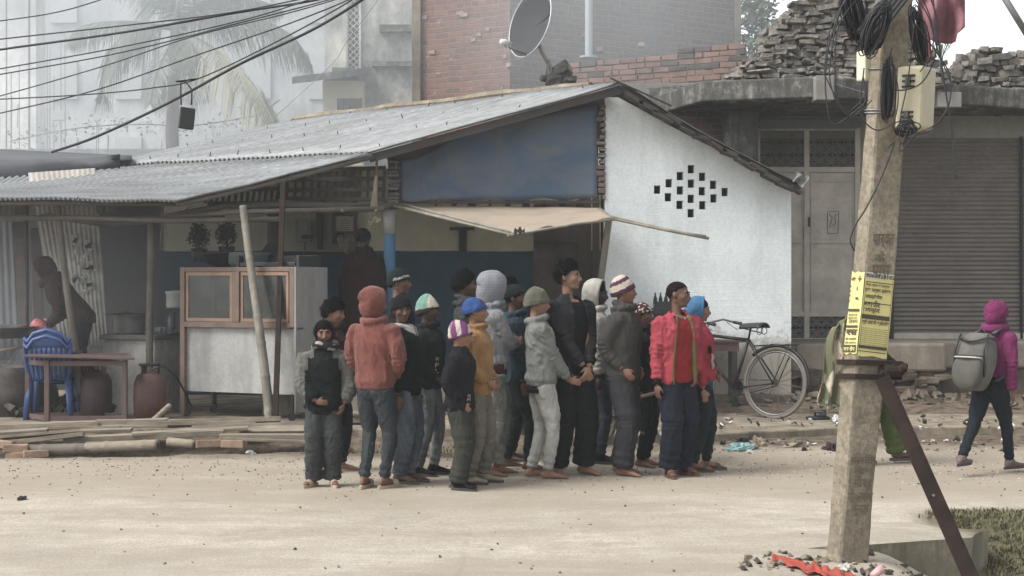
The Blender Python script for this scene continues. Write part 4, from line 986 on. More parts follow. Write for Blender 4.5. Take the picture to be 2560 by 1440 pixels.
# wires round the pole
PWl=[
([(2130,-20),(2080,60),(2062,170),(2068,200),(2120,290),(2160,260),(2165,205)],.0035),
([(2120,-20),(2078,90),(2064,180),(2066,250),(2080,308),(2110,300),(2170,250)],.004),
([(2140,0),(2095,70),(2088,180),(2100,260),(2140,285),(2180,250)],.0035),
([(2115,-20),(2085,90),(2075,200),(2110,280),(2160,240),(2158,190)],.0035),
([(2230,120),(2215,190),(2240,225),(2300,210),(2335,150),(2345,60),(2320,-20)],.004),
([(2160,170),(2152,280),(2190,325),(2235,300),(2245,220),(2225,150)],.004),
([(2330,-20),(2345,90),(2360,200),(2375,300),(2385,380),(2391,445)],.0045),
([(2290,60),(2340,130),(2375,190),(2370,270),(2330,320),(2300,335),(2275,320),(2252,360),(2250,300),(2270,200),(2285,60)],.0035),
([(2300,-20),(2330,60),(2330,130),(2300,180)],.0035),
([(2220,370),(2235,360),(2200,450),(2165,520),(2140,560),(2126,600),(2136,627)],.005),
([(2280,-20),(2320,40),(2345,130),(2378,220),(2350,300),(2290,335)],.0035),
([(2250,345),(2252,378),(2275,350),(2275,325)],.003)]
for k,(p_,r_) in enumerate(PWl):
    labs=['wide loop of cable bulging left of the pole, outermost','big low loop at left of the pole that hangs lowest','loop left of the pole just inside the outer ones','narrow left loop reaching the small junction box','cable loop swinging across the front of the cream box','loop hanging round the pole just below the upper bands','long loose cable end dangling right of the cream box','cable looping far right and under the cream box','short cable curving down at top right behind the bunch','cable end peeling off the left of the pole above the lettering','cable arc at right from the top round to the cream box bottom','little loop hanging under the cream box corner']
    wire('hanging_cable',[at(x,y,8.0+.02*(k%5)) for x,y in p_],r_,labs[k],'loose cables round the pole')
# dense coils
def coil(name,c,rx_,ry_,n,label,tiltv=.2,rr=.0035,y0=8.0,skew=0):
    mb=MB()
    for k in range(n):
        a0=random.uniform(0,6.28); s1=random.uniform(.55,1.05); s2=random.uniform(.75,1.05); ox=random.gauss(0,7); oy=random.gauss(0,8); yy_=y0+random.uniform(-.05,.05); pts=[]
        for i in range(19):
            a=a0+6.1*i/18; X=rx_*s1*math.cos(a); Yv=ry_*s2*math.sin(a); pts.append(at(c[0]+ox+X+skew*Yv,c[1]+oy+Yv,yy_+.03*math.sin(a)))
        mb.tube(pts,rr,5)
    return tag(mb.build(name,M['wire'],None,True),label,'cable coil')
coil('cable_coil',(2190,70),26,60,34,'dense black coil of cable bunched in front of the louvred box',y0=7.98,skew=-.35)
coil('cable_coil',(2130,30),22,70,30,'tangle of black cable left of the louvred box',y0=8.1,skew=.2)
coil('cable_coil',(2298,90),16,70,22,'bunch of thin cables fanning down onto the cream meter box',y0=8.12,skew=.15)
coil('cable_coil',(2216,230),10,70,26,'thick dark bundle of cable squeezed between pole and meter box',y0=8.1,skew=-.02)
coil('cable_coil',(2262,322),26,14,14,'small tangle of cable under the meter box',y0=8.1,skew=0)
# pink cloth
mb=MB(); mb.grid(24,18,lambda u,v:(lambda x,y: at(x,y,9.4+.05*math.sin(u*12)+.03*math.sin(u*5+v*6)))(lerp(2300,2412,u)-12*v*(u<.5), lerp(-40,(60+50*math.sin(u*2.6))*1.0+ (30 if u<.25 else 0)*(1-u*4 if u<.25 else 0)+ (-18 if u>.8 else 0),v)))
tag(mb.build('hanging_cloth',cloth('faded_pink',srgb(164,112,120)),None,True,solid=.004),'faded pink cloth hanging at top right of the pole','cloth')
mb=MB(); mb.grid(6,14,lambda u,v: at(lerp(2294,2316,u)+14*v,lerp(-20,150,v),9.5+.02*math.sin(u*6))); tag(mb.build('hanging_cloth',cloth('faded_red',srgb(196,96,90)),None,True,solid=.004),'narrow faded red strip of cloth beside the pink one','cloth')
mb=MB(); mb.tube([at(2490,-40,9),at(2570,90,9)],.02,10); tag(mb.build('metal_pole',pm('bar_grey',srgb(130,132,132),.2,4,.5,.3,bump=0),None,True),'grey slanting pole crossing the top right corner','pole')
wire('rope',[at(1998,-10,16.5),at(1985,30,16.5),at(1966,62,16.5)],.006,'dark cord dropping to the roof pile at its left edge')
wire('string',[at(1900,150,17),at(1960,178,16.9),at(2050,200,16.7),at(2165,232,16)],.004,'pale string stretched from the broken lintel to the pole',None,M['steel'])
wire('string',[at(690,290,18),at(830,160,18),at(870,100,18),at(960,-20,18)],.004,'thin pale wire rising beside the lattice strip',None,M['steel'])
# ------------------------------------------------------------------ posts and poles of the porch
def bamboo(mb,a,b,r0,r1,node=.32,seg=12,bend=0.02,seed=0):
    rnd=random.Random(seed); a=Vector(a);b=Vector(b); L=(b-a).length; n=max(3,int(L/.02)); pts=[];rs=[]; nodes=[]; s_=rnd.uniform(.1,node)
    while s_<L: nodes.append(s_); s_+=node*rnd.uniform(.8,1.2)
    ph=rnd.uniform(0,6)
    for i in range(n+1):
        f=i/n; d=f*L; k=min([abs(d-q) for q in nodes]+[9]); r=lerp(r0,r1,f)*(1+.10*math.exp(-(k/.018)**2)-.03*math.exp(-((k-.04)/.03)**2))
        off=bend*math.sin(f*math.pi*1.3+ph); pts.append(a.lerp(b,f)+Vector((off,off*.4,0))); rs.append(r)
    mb.tube(pts,rs,seg); return mb
def post(px0,y0,Y0,px1,y1,Y1,r0,r1,m,name,label,seed,group=None,bend=.02):
    mb=MB(); bamboo(mb,at(px0,y0,Y0),at(px1,y1,Y1),r0,r1,seed=seed,bend=bend); return tag(mb.build(name,m,None,True),label,'post',group)
post(674,1060,15.35,610,515,15.75,.052,.038,M['bamboo'],'bamboo_post','pale grey leaning bamboo post in front of the food cabinet',1,bend=.012)
post(376,945,16.2,375,540,16.2,.042,.038,M['bamboo_dark'],'bamboo_post','dark upright bamboo post rising behind the right gas cylinder',2,bend=.008)
post(196,985,15.9,148,500,15.9,.045,.03,M['bamboo_dark'],'bamboo_post','dark bamboo post slanting in front of the stooping man',3,bend=.02)
post(68,1000,16.1,66,500,16.1,.022,.022,M['darkwood'],'wooden_post','thin dark post at the far left beside the tin sheets',4,bend=.0)
mb=MB(); mb.bar(at(688,1060,15.3),at(708,455,15.9),.055,.05,up=(0,1,0)); tag(mb.build('iron_post',M['rust'],None,bevel=.004),'straight brown iron post just right of the pale bamboo post','post')
mb=MB(); mb.bar(at(940,560,16.7),at(942,390,16.7),.03,.02,up=(0,1,0)); p=at(938,560,16.68)
mb2=thing('hanging_broom','dusty straw broom hung upside down from the porch roof beside the blue pillar','broom',p); mb.build('stick',M['wood'],mb2); mb=MB()
for k in range(60):
    a=at(940+random.uniform(-3,3),440,16.66); b=at(934+random.gauss(0,7),560+random.uniform(-18,18),16.66+random.uniform(-.04,.04)); mb.tube([a,a.lerp(b,.6)+Vector((random.gauss(0,.005),0,0)),b],.0035,4)
for k in range(14): mb.ell(at(934+random.gauss(0,8),552+random.gauss(0,7),16.62),(.02,.015,.025),6,5,rmat(*[random.random()*3 for _ in range(3)]))
mb.build('bristles',pm('straw',srgb(150,142,116),.3,9,.9,bump=.2),mb2)
# pole carrying the awning
mb=MB(); mb.bar(at(1500,715,15.9),at(1522,552,15.8),.07,.05,up=(0,1,0)); tag(mb.build('awning_post',M['bamboo'],None,bevel=.004),'squared grey post propping the tan awning in front of the white wall','post')
# awning: stiff tan cloth on a frame
aw=thing('awning','tan cloth awning stretched on thin poles over the shop opening','awning',at(1250,520,16.5))
def awf(u,v):
    T=[(990,515,16.85),(1130,512,16.85),(1300,518,16.85),(1470,522,16.85),(1535,545,16.3)]
    Bm=[(1000,520,16.8),(1270,583,15.2),(1340,573,15.2),(1440,556,15.35),(1540,545,15.6)]
    def ip(P,u):
        s_=u*(len(P)-1); i=min(int(s_),len(P)-2); return Vector(at(*P[i])).lerp(Vector(at(*P[i+1])),s_-i)
    T0=at(990,515,16.85);T1=at(1500,520,16.85);B0_=at(1270,586,15.0);B1_=at(1535,546,15.3)
    p=T0.lerp(T1,u).lerp(B0_.lerp(B1_,u),v)
    return p+Vector((0,0,-.05*math.sin(math.pi*v)*math.sin(math.pi*u)+.02*mnoise.noise(Vector((u*4,v*4,1)))+ (.03*math.sin(u*22) if v==1 else 0)*.4))
mb=MB().grid(30,14,awf); t=NT('tan_cloth'); a=t.noise(3,5,.6); t.set(t.mix(t.ramp(a,[(.4,0),(.7,.6)]),srgb(152,136,118),srgb(124,112,98)),.9)
wv=t.n('ShaderNodeTexWave'); wv.inputs['Scale'].default_value=.6; t.bump(t.noise(5,4,.6,dist=1),.5,.02); mb.build('cloth',t.m,aw,True,solid=.012)
mb=MB(); mb.tube([at(985,515,16.85),at(1120,548,15.9),at(1283,588,14.95)],.016,8); mb.tube([at(1000,508,16.9),at(1120,540,15.95),at(1275,580,15.02)],.012,8)
mb.tube([at(1268,590,15.0),at(1340,577,15.05),at(1440,560,15.2),at(1535,549,15.3)],.014,8); mb.tube([at(1500,522,16.85),at(1530,546,15.6),at(1655,573,15.45),at(1772,596,15.3)],.017,8); mb.tube([at(1525,540,15.6),at(1700,580,15.4),at(1765,590,15.3)],.01,8)
mb.build('frame_pole',M['bamboo'],aw,True)
mb=MB(); mb.grid(8,3,lambda u,v:(lambda p:p+Vector((0,-.02,.02*math.sin(u*14+v*3))))(at(lerp(1285,1312,u),lerp(576,584,v)-6*math.sin(u*3.1)*(v<.5),15.0))); mb.build('torn_edge',M['soot'],aw,solid=.006)

# ------------------------------------------------------------------ food cabinet on legs
cab=thing('food_cabinet','wood framed glass food cabinet with white lower panel and grey side','cabinet',(-2.3,15.6,.08))
cr=Vector((-2.29,15.55,0)); ux=Vector((-math.cos(R(24)),math.sin(R(24)),0)); uy=Vector((math.sin(R(24))+.0,math.cos(R(24)),0)).normalized()
def cp(u,v,z): return cr+ux*u+uy*v+Vector((0,0,z))      # u to the left along the front, v back, z up
def cbx(mb,u0,u1,v0,v1,z0,z1,mi=0):
    P=[cp(u,v,z) for z in (z0,z1) for v in (v0,v1) for u in (u0,u1)]
    mb.add(P,[(0,2,3,1),(4,5,7,6),(0,1,5,4),(2,6,7,3),(0,4,6,2),(1,3,7,5)][::1],mi)
W_=1.46; D_=.62; ZT=1.71; ZM=1.07; ZB=.36
mb=MB()
for u in (0,.02): pass
cbx(mb,-.0,.06,0,.05,ZM,ZT); cbx(mb,W_-.06,W_,0,.05,.10,ZT); cbx(mb,W_*.5-.045,W_*.5+.045,-.01,.05,ZM+.05,ZT-.05)
cbx(mb,.06,W_-.06,0.002,.05,ZT-.05,ZT); cbx(mb,.06,W_-.06,-.004,.05,ZM-.01,ZM+.05)
cbx(mb,.0,W_,.05,D_,ZT-.03,ZT-.003); cbx(mb,0,.05,D_-.05,D_,.1,ZT-.03); cbx(mb,W_-.05,W_,D_-.05,D_,.1,ZT-.03)
mb.build('wood_frame',M['cabwood'],cab,bevel=.004)
mb=MB(); 
for u0,u1 in ((.075,W_*.5-.055),(W_*.5+.055,W_-.075)):
    for (a_,b_,c_,d_) in ((u0,u1,ZM+.055,ZM+.09),(u0,u1,ZT-.09,ZT-.055)): cbx(mb,a_,b_,.006,.03,c_,d_)
    for (a_,b_) in ((u0,u0+.03),(u1-.03,u1)): cbx(mb,a_,b_,.009,.03,ZM+.09,ZT-.09)
mb.build('sash',pm('pale_sash_wood',srgb(150,118,92),.25,6,.6,bump=.2),cab)
g=NT('dusty_glass'); g.set(g.mix(g.ramp(g.noise(4,5,.7),[(.4,0),(.7,1)]),srgb(70,72,70),srgb(96,96,92)),.12,0,.5,alpha=.62)
for u0,u1 in ((.1,W_*.5-.08),(W_*.5+.08,W_-.1)):
    mb=MB(); cbx(mb,u0,u1,.018,.022,ZM+.09,ZT-.09); mb.build('glass_pane',g.m,cab)
wp_=stained('scuffed_white_panel',srgb(172,172,168),srgb(120,120,118),.6,1.3,.45,.65,rough=.6,bump=.1)
mb=MB(); cbx(mb,.0,W_-.0,.052,.07,ZB,ZM-.012); mb.build('lower_panel',wp_,cab)
mb=MB(); cbx(mb,-.022,-.002,-.0,D_+.02,.17,ZT+.0); mb.build('side_panel',stained('grey_side_panel',srgb(150,148,146),srgb(120,118,116),.5,1.2,rough=.5,bump=.1),cab,bevel=.003)
mb=MB(); cbx(mb,-.03,-.022,.02,.14,ZM-.02,ZM+.0); mb.build('latch',M['steel'],cab)
mb=MB(); cbx(mb,.05,W_-.02,.3,D_-.05,ZM,ZM+.02); cbx(mb,.05,W_-.02,.3,D_-.05,1.38,1.4); cbx(mb,.02,W_-.06,D_-.02,D_-.001,ZB,ZT-.03); cbx(mb,.05,W_-.06,.08,D_-.03,ZB,ZB+.02); mb.build('shelf',M['darkwood'],cab)
for u,v in ((.06,.06),(W_-.05,.06),(.06,D_-.06),(W_-.05,D_-.06)):
    mb=MB(); c_=cp(u,v,.125); mb.lathe(c_+Vector((0,-.02,0)),[(.02,0),(.045,.0),(.045,.035),(.02,.035)],14,rot=rmat(rx=R(-90))); cbx(mb,u-.012,u+.012,v-.01,v+.01,.15,.37); mb.build('caster',M['black'],cab)
mb=MB(); p=cp(.17,.25,ZM+.02); mb.lathe(p,[(.07,0),(.09,.06),(.085,.17),(.05,.22),(.03,.24)],16); tag(mb.build('red_pot',pm('red_plastic',srgb(170,60,56),.15,6,.5,bump=0),None,True),'red plastic pot seen through the right glass of the cabinet','pot')
mb=MB(); p=cp(.5,.25,ZM+.02); mb.lathe(p,[(.10,0),(.14,.07),(.15,.08),(.15,.1),(.02,.1)],18); tag(mb.build('steel_bowl',M['steel'],None,True),'steel bowl on the cabinet shelf behind the right glass','bowl')
# black tray and wok-like pans on top, potted plants
mb=MB(); cbx(mb,.05,.75,.1,.55,ZT+.01,ZT+.05); cbx(mb,.0,.04,.1,.55,ZT+.0,ZT+.12); cbx(mb,.76,.8,.1,.55,ZT,ZT+.12); cbx(mb,.03,.77,.5,.55,ZT,ZT+.13); tag(mb.build('black_tray',M['black'],None,bevel=.004),'long black tray lying on top of the food cabinet at right','tray')
mb=MB(); p=cp(1.12,.35,ZT); mb.lathe(p,[(.10,0),(.2,.05),(.27,.15),(.28,.16),(.25,.14),(.02,.05)],24); tag(mb.build('wide_pan',M['darkmetal'],None,True),'wide dark pan standing on the left of the cabinet top','pan')
mb=MB(); p=cp(.86,.4,ZT); mb.lathe(p,[(.15,0),(.22,.05),(.25,.15),(.26,.16),(.22,.14),(.02,.05)],24); tag(mb.build('basin',pm('teal_grey_basin',srgb(96,116,112),.15,4,.5,bump=0),None,True),'greenish enamel basin in the middle of the cabinet top','basin')
for cx,cy,lab,sd_,r_ in ((498,595,'dusty bushy pot plant above the left end of the cabinet, left one of two',1,.13),(567,590,'dusty bushy pot plant above the middle of the cabinet, right one of two',2,.12)):
    random.seed(sd_); c_=at(cx,cy,16.9); tr=thing('potted_plant',lab,'plant',c_-Vector((0,0,.25)),group='pot plants over the cabinet'); mb=MB(); leafy(mb,c_,420,r_,.05); leafy(mb,c_+Vector((.0,0,.08)),200,r_*.8,.05); mb.build('foliage',pm('dusty_leaf',srgb(70,66,58),.4,5,.9,bump=0),tr); mb=MB(); mb.lathe(c_-Vector((0,0,.27)),[(.07,0),(.1,.15),(.09,.15),(.01,.13)],14); mb.build('pot',M['darkmetal'],tr,True); mb=MB(); mb.tube([c_-Vector((0,0,.14)),c_],.012,6); mb.build('stem',M['bark'],tr)
mb=MB(); mb.span((at(640,0,16.9).x-.25,16.7,1.70),(at(640,0,16.9).x+.35,17.1,1.74)); mb.prism([at(632,656,17.0),at(700,656,17.0),at(700,612,17.0),at(668,608,17.0)],(0,.2,0)); tag(mb.build('dark_bundle',M['soot'],None,bevel=.01),'dark heaped bundle behind the tray on the cabinet','bundle')
# meter on the wall, framed certificate, post strips on back wall
et=thing('electric_meter','grey electric meter in a case on the cream back wall','electric meter',at(760,577,19.1)); mb=MB(); mb.box(at(760,577,19.12),(.2,.1,.29)); mb.build('case',pm('meter_grey',srgb(110,108,98),.2,5,.7),et,bevel=.01)
mb=MB(); mb.lathe(at(758,566,19.06),[(.055,0),(.055,.01)],16,rot=rmat(rx=R(90))); mb.tube([at(760,540,19.1),at(760,500,19.15)],.008,5); mb.tube([at(762,606,19.1),at(762,625,19.15)],.008,5); mb.build('dial',M['steel'],et); mb=MB(); mb.box(at(768,592,19.06),(.14,.01,.05)); mb.build('plate',M['darkmetal'],et)
ce=thing('framed_certificate','framed paper certificate hanging high on the cream wall','picture frame',at(862,558,19.1)); mb=MB(); a=at(836,582,19.1);b=at(888,537,19.1)
for q in ((a.x,a.z,b.x,a.z+.02),(a.x,b.z-.02,b.x,b.z),(a.x,a.z+.02,a.x+.02,b.z-.02),(b.x-.02,a.z+.02,b.x,b.z-.02)): mb.span((q[0],19.07,q[1]),(q[2],19.12,q[3]))
mb.build('frame',M['redwood'],ce); mb=MB(); mb.span((a.x+.02,19.1,a.z+.02),(b.x-.02,19.11,b.z-.02)); mb.build('paper',pm('paper',srgb(186,180,156),.1,8,.8,bump=0),ce); mb=MB()
for k in range(6): z=b.z-.06-k*.026; ww=.07 if k else .04; mb.span(((a.x+b.x)/2-ww,19.096,z),((a.x+b.x)/2+ww,19.099,z+.006))
mb.build('print',M['soot'],ce)
mb=MB(); mb.box(at(845,570,19.13),(.14,.05,.42)); tag(mb.build('dark_board',M['soot'],None),'dark board behind the certificate on the wall','board')
mb=MB(); mb.tube([at(800,625,19.12),at(800,505,19.12)],.045,6); mb.bar(at(683,640,18.6),at(683,500,18.6),.13,.1,up=(0,1,0)); tag(mb.build('wall_pillar',M['darkwood'],None),'dark upright timber against the cream wall beside the electric meter','post')
mb=MB(); 
for k in range(9): mb.ell(at(866+random.gauss(0,9),608+random.gauss(0,8),19.0),(.05,.04,.06),8,6)
tag(mb.build('plastic_bag',pm('bag_yellowish',srgb(120,114,96),.2,9,.6),None,True),'crumpled pale bag hanging below the certificate','bag')
mb=MB(); mb.box(at(1155,572,19.1),(.32,.06,.04)); mb.box(at(1157,600,19.15),(.1,.05,.3)); tag(mb.build('wall_bracket',M['darkwood'],None),'small shelf bracket on the wall below the tan awning','shelf')
# washing/steel drum + dark box left of cabinet
mb=MB(); mb.lathe(at(440,770,16.9),[(.10,0),(.11,.02),(.11,.16),(.12,.17),(.12,.19),(.02,.2)],20); tag(mb.build('white_canister',pm('canister',srgb(186,184,176),.2,8,.5),None,True),'white canister with a dark lid behind the left counter','canister')
mb=MB(); mb.box(at(445,808,16.8),(.2,.2,.22)); mb.box(at(432,800,16.7),(.05,.05,.2)); tag(mb.build('gas_stove',M['black'],None,bevel=.01),'black stove box beside the food cabinet','stove')
# ------------------------------------------------------------------ masonry counter
ct=thing('kitchen_counter','white plastered counter with a dark stone top left of the food cabinet','counter',(-4.0,16.5,.08))
a=at(257,1000,16.5); b=at(395,0,16.5); c_=at(465,0,17.1)
mb=MB(); zt=at(0,848,16.5).z
mb.prism([(a.x,16.5,.05),(b.x,16.35,.05),(c_.x,16.9,.05),(c_.x-.3,17.5,.05),(a.x,17.4,.05)],(0,0,zt-.05)); mb.build('body',stained('counter_white',srgb(186,184,178),srgb(120,116,108),.8,1.8,.42,.62),ct,bevel=.01)
mb=MB(); mb.prism([(a.x-.03,16.44,zt),(b.x+.02,16.29,zt),(c_.x+.05,16.87,zt),(c_.x-.3,17.55,zt),(a.x-.03,17.45,zt)],(0,0,.05)); mb.build('stone_top',pm('stone_top',srgb(96,92,86),.3,5,.5,bump=.2),ct,bevel=.006)
zc_=zt+.05
pot=thing('cooking_pot','big aluminium cooking pot with a flat lid on the counter','pot',(at(325,0,16.8).x,16.8,zc_)); mb=MB(); x_=at(323,0,16.8).x; mb.lathe((x_,16.8,zc_),[(.15,0),(.17,.02),(.17,.2),(.19,.21),(.19,.22),(.02,.22)],28); mb.build('body',pm('dull_aluminium',srgb(170,168,164),.2,5,.45,.7,bump=.15),pot,True)
mb=MB(); mb.lathe((x_-.03,16.8,zc_+.222),[(.25,0),(.25,.008),(.05,.012),(.03,.035),(.005,.036)],28); mb.build('lid',M['darkmetal'],pot,True)
gg=NT('clear_glass'); gg.set(srgb(150,156,156),.1,0,.6,alpha=.5)
for k,(px,h) in enumerate(((377,.08),(388,.075),(400,.085),(408,.08),(423,.2),(295,.1))):
    mb=MB(); x_=at(px,0,16.65).x; mb.lathe((x_,16.62+.05*(k%2),zc_),[(.02,0),(.028,h),(.026,h),(.018,.01)],12) if k<4 else mb.lathe((x_,16.7,zc_),[(.035,0),(.035,h*.8),(.02,h),(.005,h)],12)
    labs=['small tea glass nearest the pot','tea glass in the row, second from the pot','tea glass in the row, third from the pot','tea glass in the row, farthest from the pot','tall glass jar at the counter right end','little red bottle at the left of the pot']
    tag(mb.build('tea_glass' if k<4 else ('glass_jar' if k==4 else 'red_bottle'),gg.m if k<5 else M['redwood'],None,True),labs[k],'glass' if k<4 else ('jar' if k==4 else 'bottle'),'tea glasses on the counter' if k<4 else None)
# ------------------------------------------------------------------ gas cylinders
def cyl(px,Y,label,lean=0,pale=0):
    g_=thing('gas_cylinder',label,'gas cylinder',(at(px,0,Y).x,Y,.08),group='gas cylinders on the shop floor')
    x=at(px,0,Y).x; mb=MB(); mb.lathe((x,Y,.08),[(.13,0),(.135,.03),(.165,.05),(.168,.2),(.172,.22),(.172,.24),(.168,.26),(.165,.40),(.13,.48),(.06,.52),(.02,.525)],28); mb.build('body',pm('cylinder_red%d'%pale,srgb(100,68,62) if not pale else srgb(84,62,62),.3,6,.6,.2,bump=.15,grime=.5),g_,True)
    mb=MB(); mb.lathe((x,Y,.08),[(.14,-.02),(.14,.05),(.13,.05),(.13,-.02)],20); mb.build('foot_ring',M['rust'],g_,True)
    mb=MB()
    for a in (0,2.1,4.2): mb.bar((x+.09*math.cos(a),Y+.09*math.sin(a),.54),(x+.10*math.cos(a),Y+.10*math.sin(a),.66),.05,.008,up=(math.cos(a),math.sin(a),0))
    mb.tube([(x+.105*math.cos(i*.3),Y+.105*math.sin(i*.3),.67) for i in range(22)],.012,6); mb.build('collar',M['rust'],g_,True)
    mb=MB(); mb.tube([(x,Y,.58),(x,Y,.65)],.025,8); mb.build('valve',M['steel'],g_); return g_
cyl(374,15.75,'rusty red gas cylinder below the dark bamboo post, with a black hose')
cyl(240,15.95,'dull red gas cylinder half hidden behind the small table',pale=1)
cx_=at(374,0,15.75).x
mb=MB(); mb.tube([(cx_+.03,15.7,.62),(cx_+.15,15.75,.66),(cx_+.24,15.9,.55),(cx_+.3,16.1,.35),(cx_+.34,16.2,.2)],.012,8); tag(mb.build('gas_hose',M['black'],None,True),'black rubber hose from the gas cylinder under the post','hose')
# ------------------------------------------------------------------ small red brown table
tb=thing('small_table','low reddish brown wooden table with a bottom frame at far left','table',(at(200,0,15.7).x,15.7,.08))
ztp=at(0,896,15.4).z
mb=MB(); mb.prism([at(58,893,15.35),at(337,900,15.35),at(318,889,16.0),at(108,887,16.0)],(0,0,.025)); mb.build('tabletop',M['redwood'],tb,bevel=.004)
legs=[((122,15.42),),((318,15.42),),((72,15.85),),((255,15.9),)]
zf=ztp-.02
LP=[(at(118,0,15.42).x,15.42),(at(312,0,15.42).x,15.42),(at(70,0,15.75).x,15.75),(at(258,0,15.9).x,15.9)]
for x,y in LP: MB().span((x-.025,y-.025,.085),(x+.025,y+.025,zf)).build('leg',M['redwood'],tb,bevel=.004)
mb=MB(); 
for i,j in ((0,1),(1,3),(3,2),(2,0)):
    for z in (.13,zf-.035): MB().bar((*LP[i],z),(*LP[j],z),.02,.05).build('rail',M['redwood'],tb)
# ------------------------------------------------------------------ stacked blue plastic chairs
M['blueplastic']=pm('blue_plastic',srgb(56,84,140),.12,6,.45,bump=.03)
def chair(x,y,z0,rz,label):
    c_=thing('plastic_chair',label,'chair',(x,y,z0),rz,group='nested blue plastic chairs'); Mi=MW[c_.name].inverted(); 
    def L(px,py,pz): return Mi@Vector((px,py,pz))
    S=.25
    mb=MB(); mb.grid(10,8,lambda u,v:L(lerp(-.21,.21,u)*(1-.12*v),lerp(-.22,.2,v),.42+.015*math.cos(u*6.28)*0-.02*math.sin(math.pi*u)-(.05*(1-v*6) if v<.16 else 0))); mb.build('seat',M['blueplastic'],c_,True,solid=.012)
    mb=MB()   # back: frame plus slats
    def bk_(u,v): 
        ww=.20+.035*math.sin(v*2.4); X=lerp(-ww,ww,u); return L(X,.2+.10*v-.05*(1-(2*u-1)**2)*-.8,.42+v*.46-(.12*(abs(2*u-1)**3) if v>.9 else .0)*1.0)
    mb.tube([bk_(0,0)]+[bk_(0,k/6) for k in range(1,6)]+[bk_(.06,.92),bk_(.2,1),bk_(.5,1.03),bk_(.8,1),bk_(.94,.92)]+[bk_(1,k/6) for k in range(5,-1,-1)],.018,8)
    mb.grid(10,3,lambda u,v: bk_(lerp(.04,.96,u),lerp(.74,1.0,v)))
    for k in range(8):
        u0=.065+k*.11; mb.grid(1,8,lambda u,v: bk_(u0+.088*u,v*.76))
    mb.grid(10,1,lambda u,v: bk_(u,.34+.07*v)) ; mb.build('backrest',M['blueplastic'],c_,True,solid=.008)
    for sx_ in (-1,1):
        for sy_ in (-1,1):
            mb=MB(); a_=L(sx_*.2,sy_*.19+.0,.42); b_=L(sx_*.235,sy_*.24+.01,0); mb.tube([a_,a_.lerp(b_,.5),b_],[.034,.026,.022],6,sx=1.3); mb.build('leg',M['blueplastic'],c_,True)
    mb=MB()
    for sx_ in (-1,1): mb.tube([bk_(0 if sx_<0 else 1,.5),L(sx_*.265,.05,.64),L(sx_*.265,-.14,.63),L(sx_*.24,-.2,.58),L(sx_*.215,-.2,.42)],.02,6,sx=1.3)
    mb.build('armrest',M['blueplastic'],c_,True)
X_=at(133,0,16.0).x
chair(X_,15.98,.085,R(186),'blue plastic chair at the bottom of the nested pair behind the small table')
chair(X_,15.99,.15,R(186),'upper chair of the nested blue pair, its arched back highest')
# ------------------------------------------------------------------ tin sheets, planks and clutter at left
def panel(name,P,label,m,cat,nw=8,amp=.01,depth=None):
    mb=MB(); P=[at(*p) for p in P]
    mb.grid(nw*6,6,lambda u,v:P[0].lerp(P[1],u).lerp(P[3].lerp(P[2],u),v)+Vector((0,amp*math.sin(u*nw*6.283),0)))
    o=mb.build(name,m,None,True,solid=.003); tag(o,label,cat); return o
panel('tin_sheet',[(70,432,17.6),(238,420,17.6),(272,865,17.2),(150,865,17.2)],'tall pale corrugated tin sheet with torn posters behind the stooping man',M['tin_white'],'metal sheet',13,.006)
panel('tin_sheet',[(-60,520,17.5),(30,505,17.5),(50,900,17.4),(-60,900,17.4)],'faded grey green tin sheet at the left picture edge',M['tin_old'],'metal sheet',6,.006)
panel('tin_sheet',[(240,508,17.0),(290,508,17.0),(292,535,17.0),(242,535,17.0)],'short dark scrap of tin hanging below the porch eave',M['tin_old'],'metal sheet',3)
mb=MB(); 
for k in range(24):
    p=at(random.uniform(178,232),random.uniform(590,740),17.28); mb.box(p,(random.uniform(.03,.09),.004,random.uniform(.04,.1)),rmat(ry=random.uniform(-.5,.5)))
tag(mb.build('torn_posters',stained('torn_paper',srgb(206,204,198),srgb(120,118,112),.8,12,.4,.5),None),'scraps of torn white poster on the tall tin sheet','posters')
panel('plank',[(30,510,17.7),(62,510,17.7),(72,900,17.7),(40,900,17.7)],'rough grey upright plank beside the far left tin sheet',M['wood'],'plank',1,.002)
panel('plank',[(75,570,17.8),(100,570,17.8),(112,850,17.8),(82,850,17.8)],'brown upright board behind the bending man',M['redwood'],'plank',1,.002)
mb=MB(); mb.grid(10,3,lambda u,v:at(lerp(-60,330,u),lerp(372,400,v)+u*(v<.5)*18+ (14 if v>.5 else 0)*(1-u),20.3-v*2)); mb.grid(10,2,lambda u,v:at(lerp(-60,300,u),lerp(400,470,v)-u*(v>.2)*50,18.3)); tag(mb.build('stall_roof',pm('black_sheet_roof',srgb(74,76,82),.3,2,.7,bump=.4),None,True,solid=.02),'low dark sheet roof of the stall at the far left','roof')
corr(at(-60,440,18.9),at(170,395,19.1),at(-60,462,18.2),at(130,412,18.4),16,.014,3,seed=9,name='ragged_sheet',m=M['tin_old']); tag(bpy.data.objects['ragged_sheet'],'ragged edged dark corrugated sheet on the left stall roof','metal sheet')
mb=MB(); mb.tube([at(196,492,15.5),at(190,500,15.45),at(188,512,15.45),at(196,516,15.45),at(202,508,15.45)],.006,6); tag(mb.build('wire_hook',M['darkmetal'],None,True),'small bent wire hook hanging from the porch eave','hook')
for px,py,s_,lab in ((440,560,.12,''),): pass
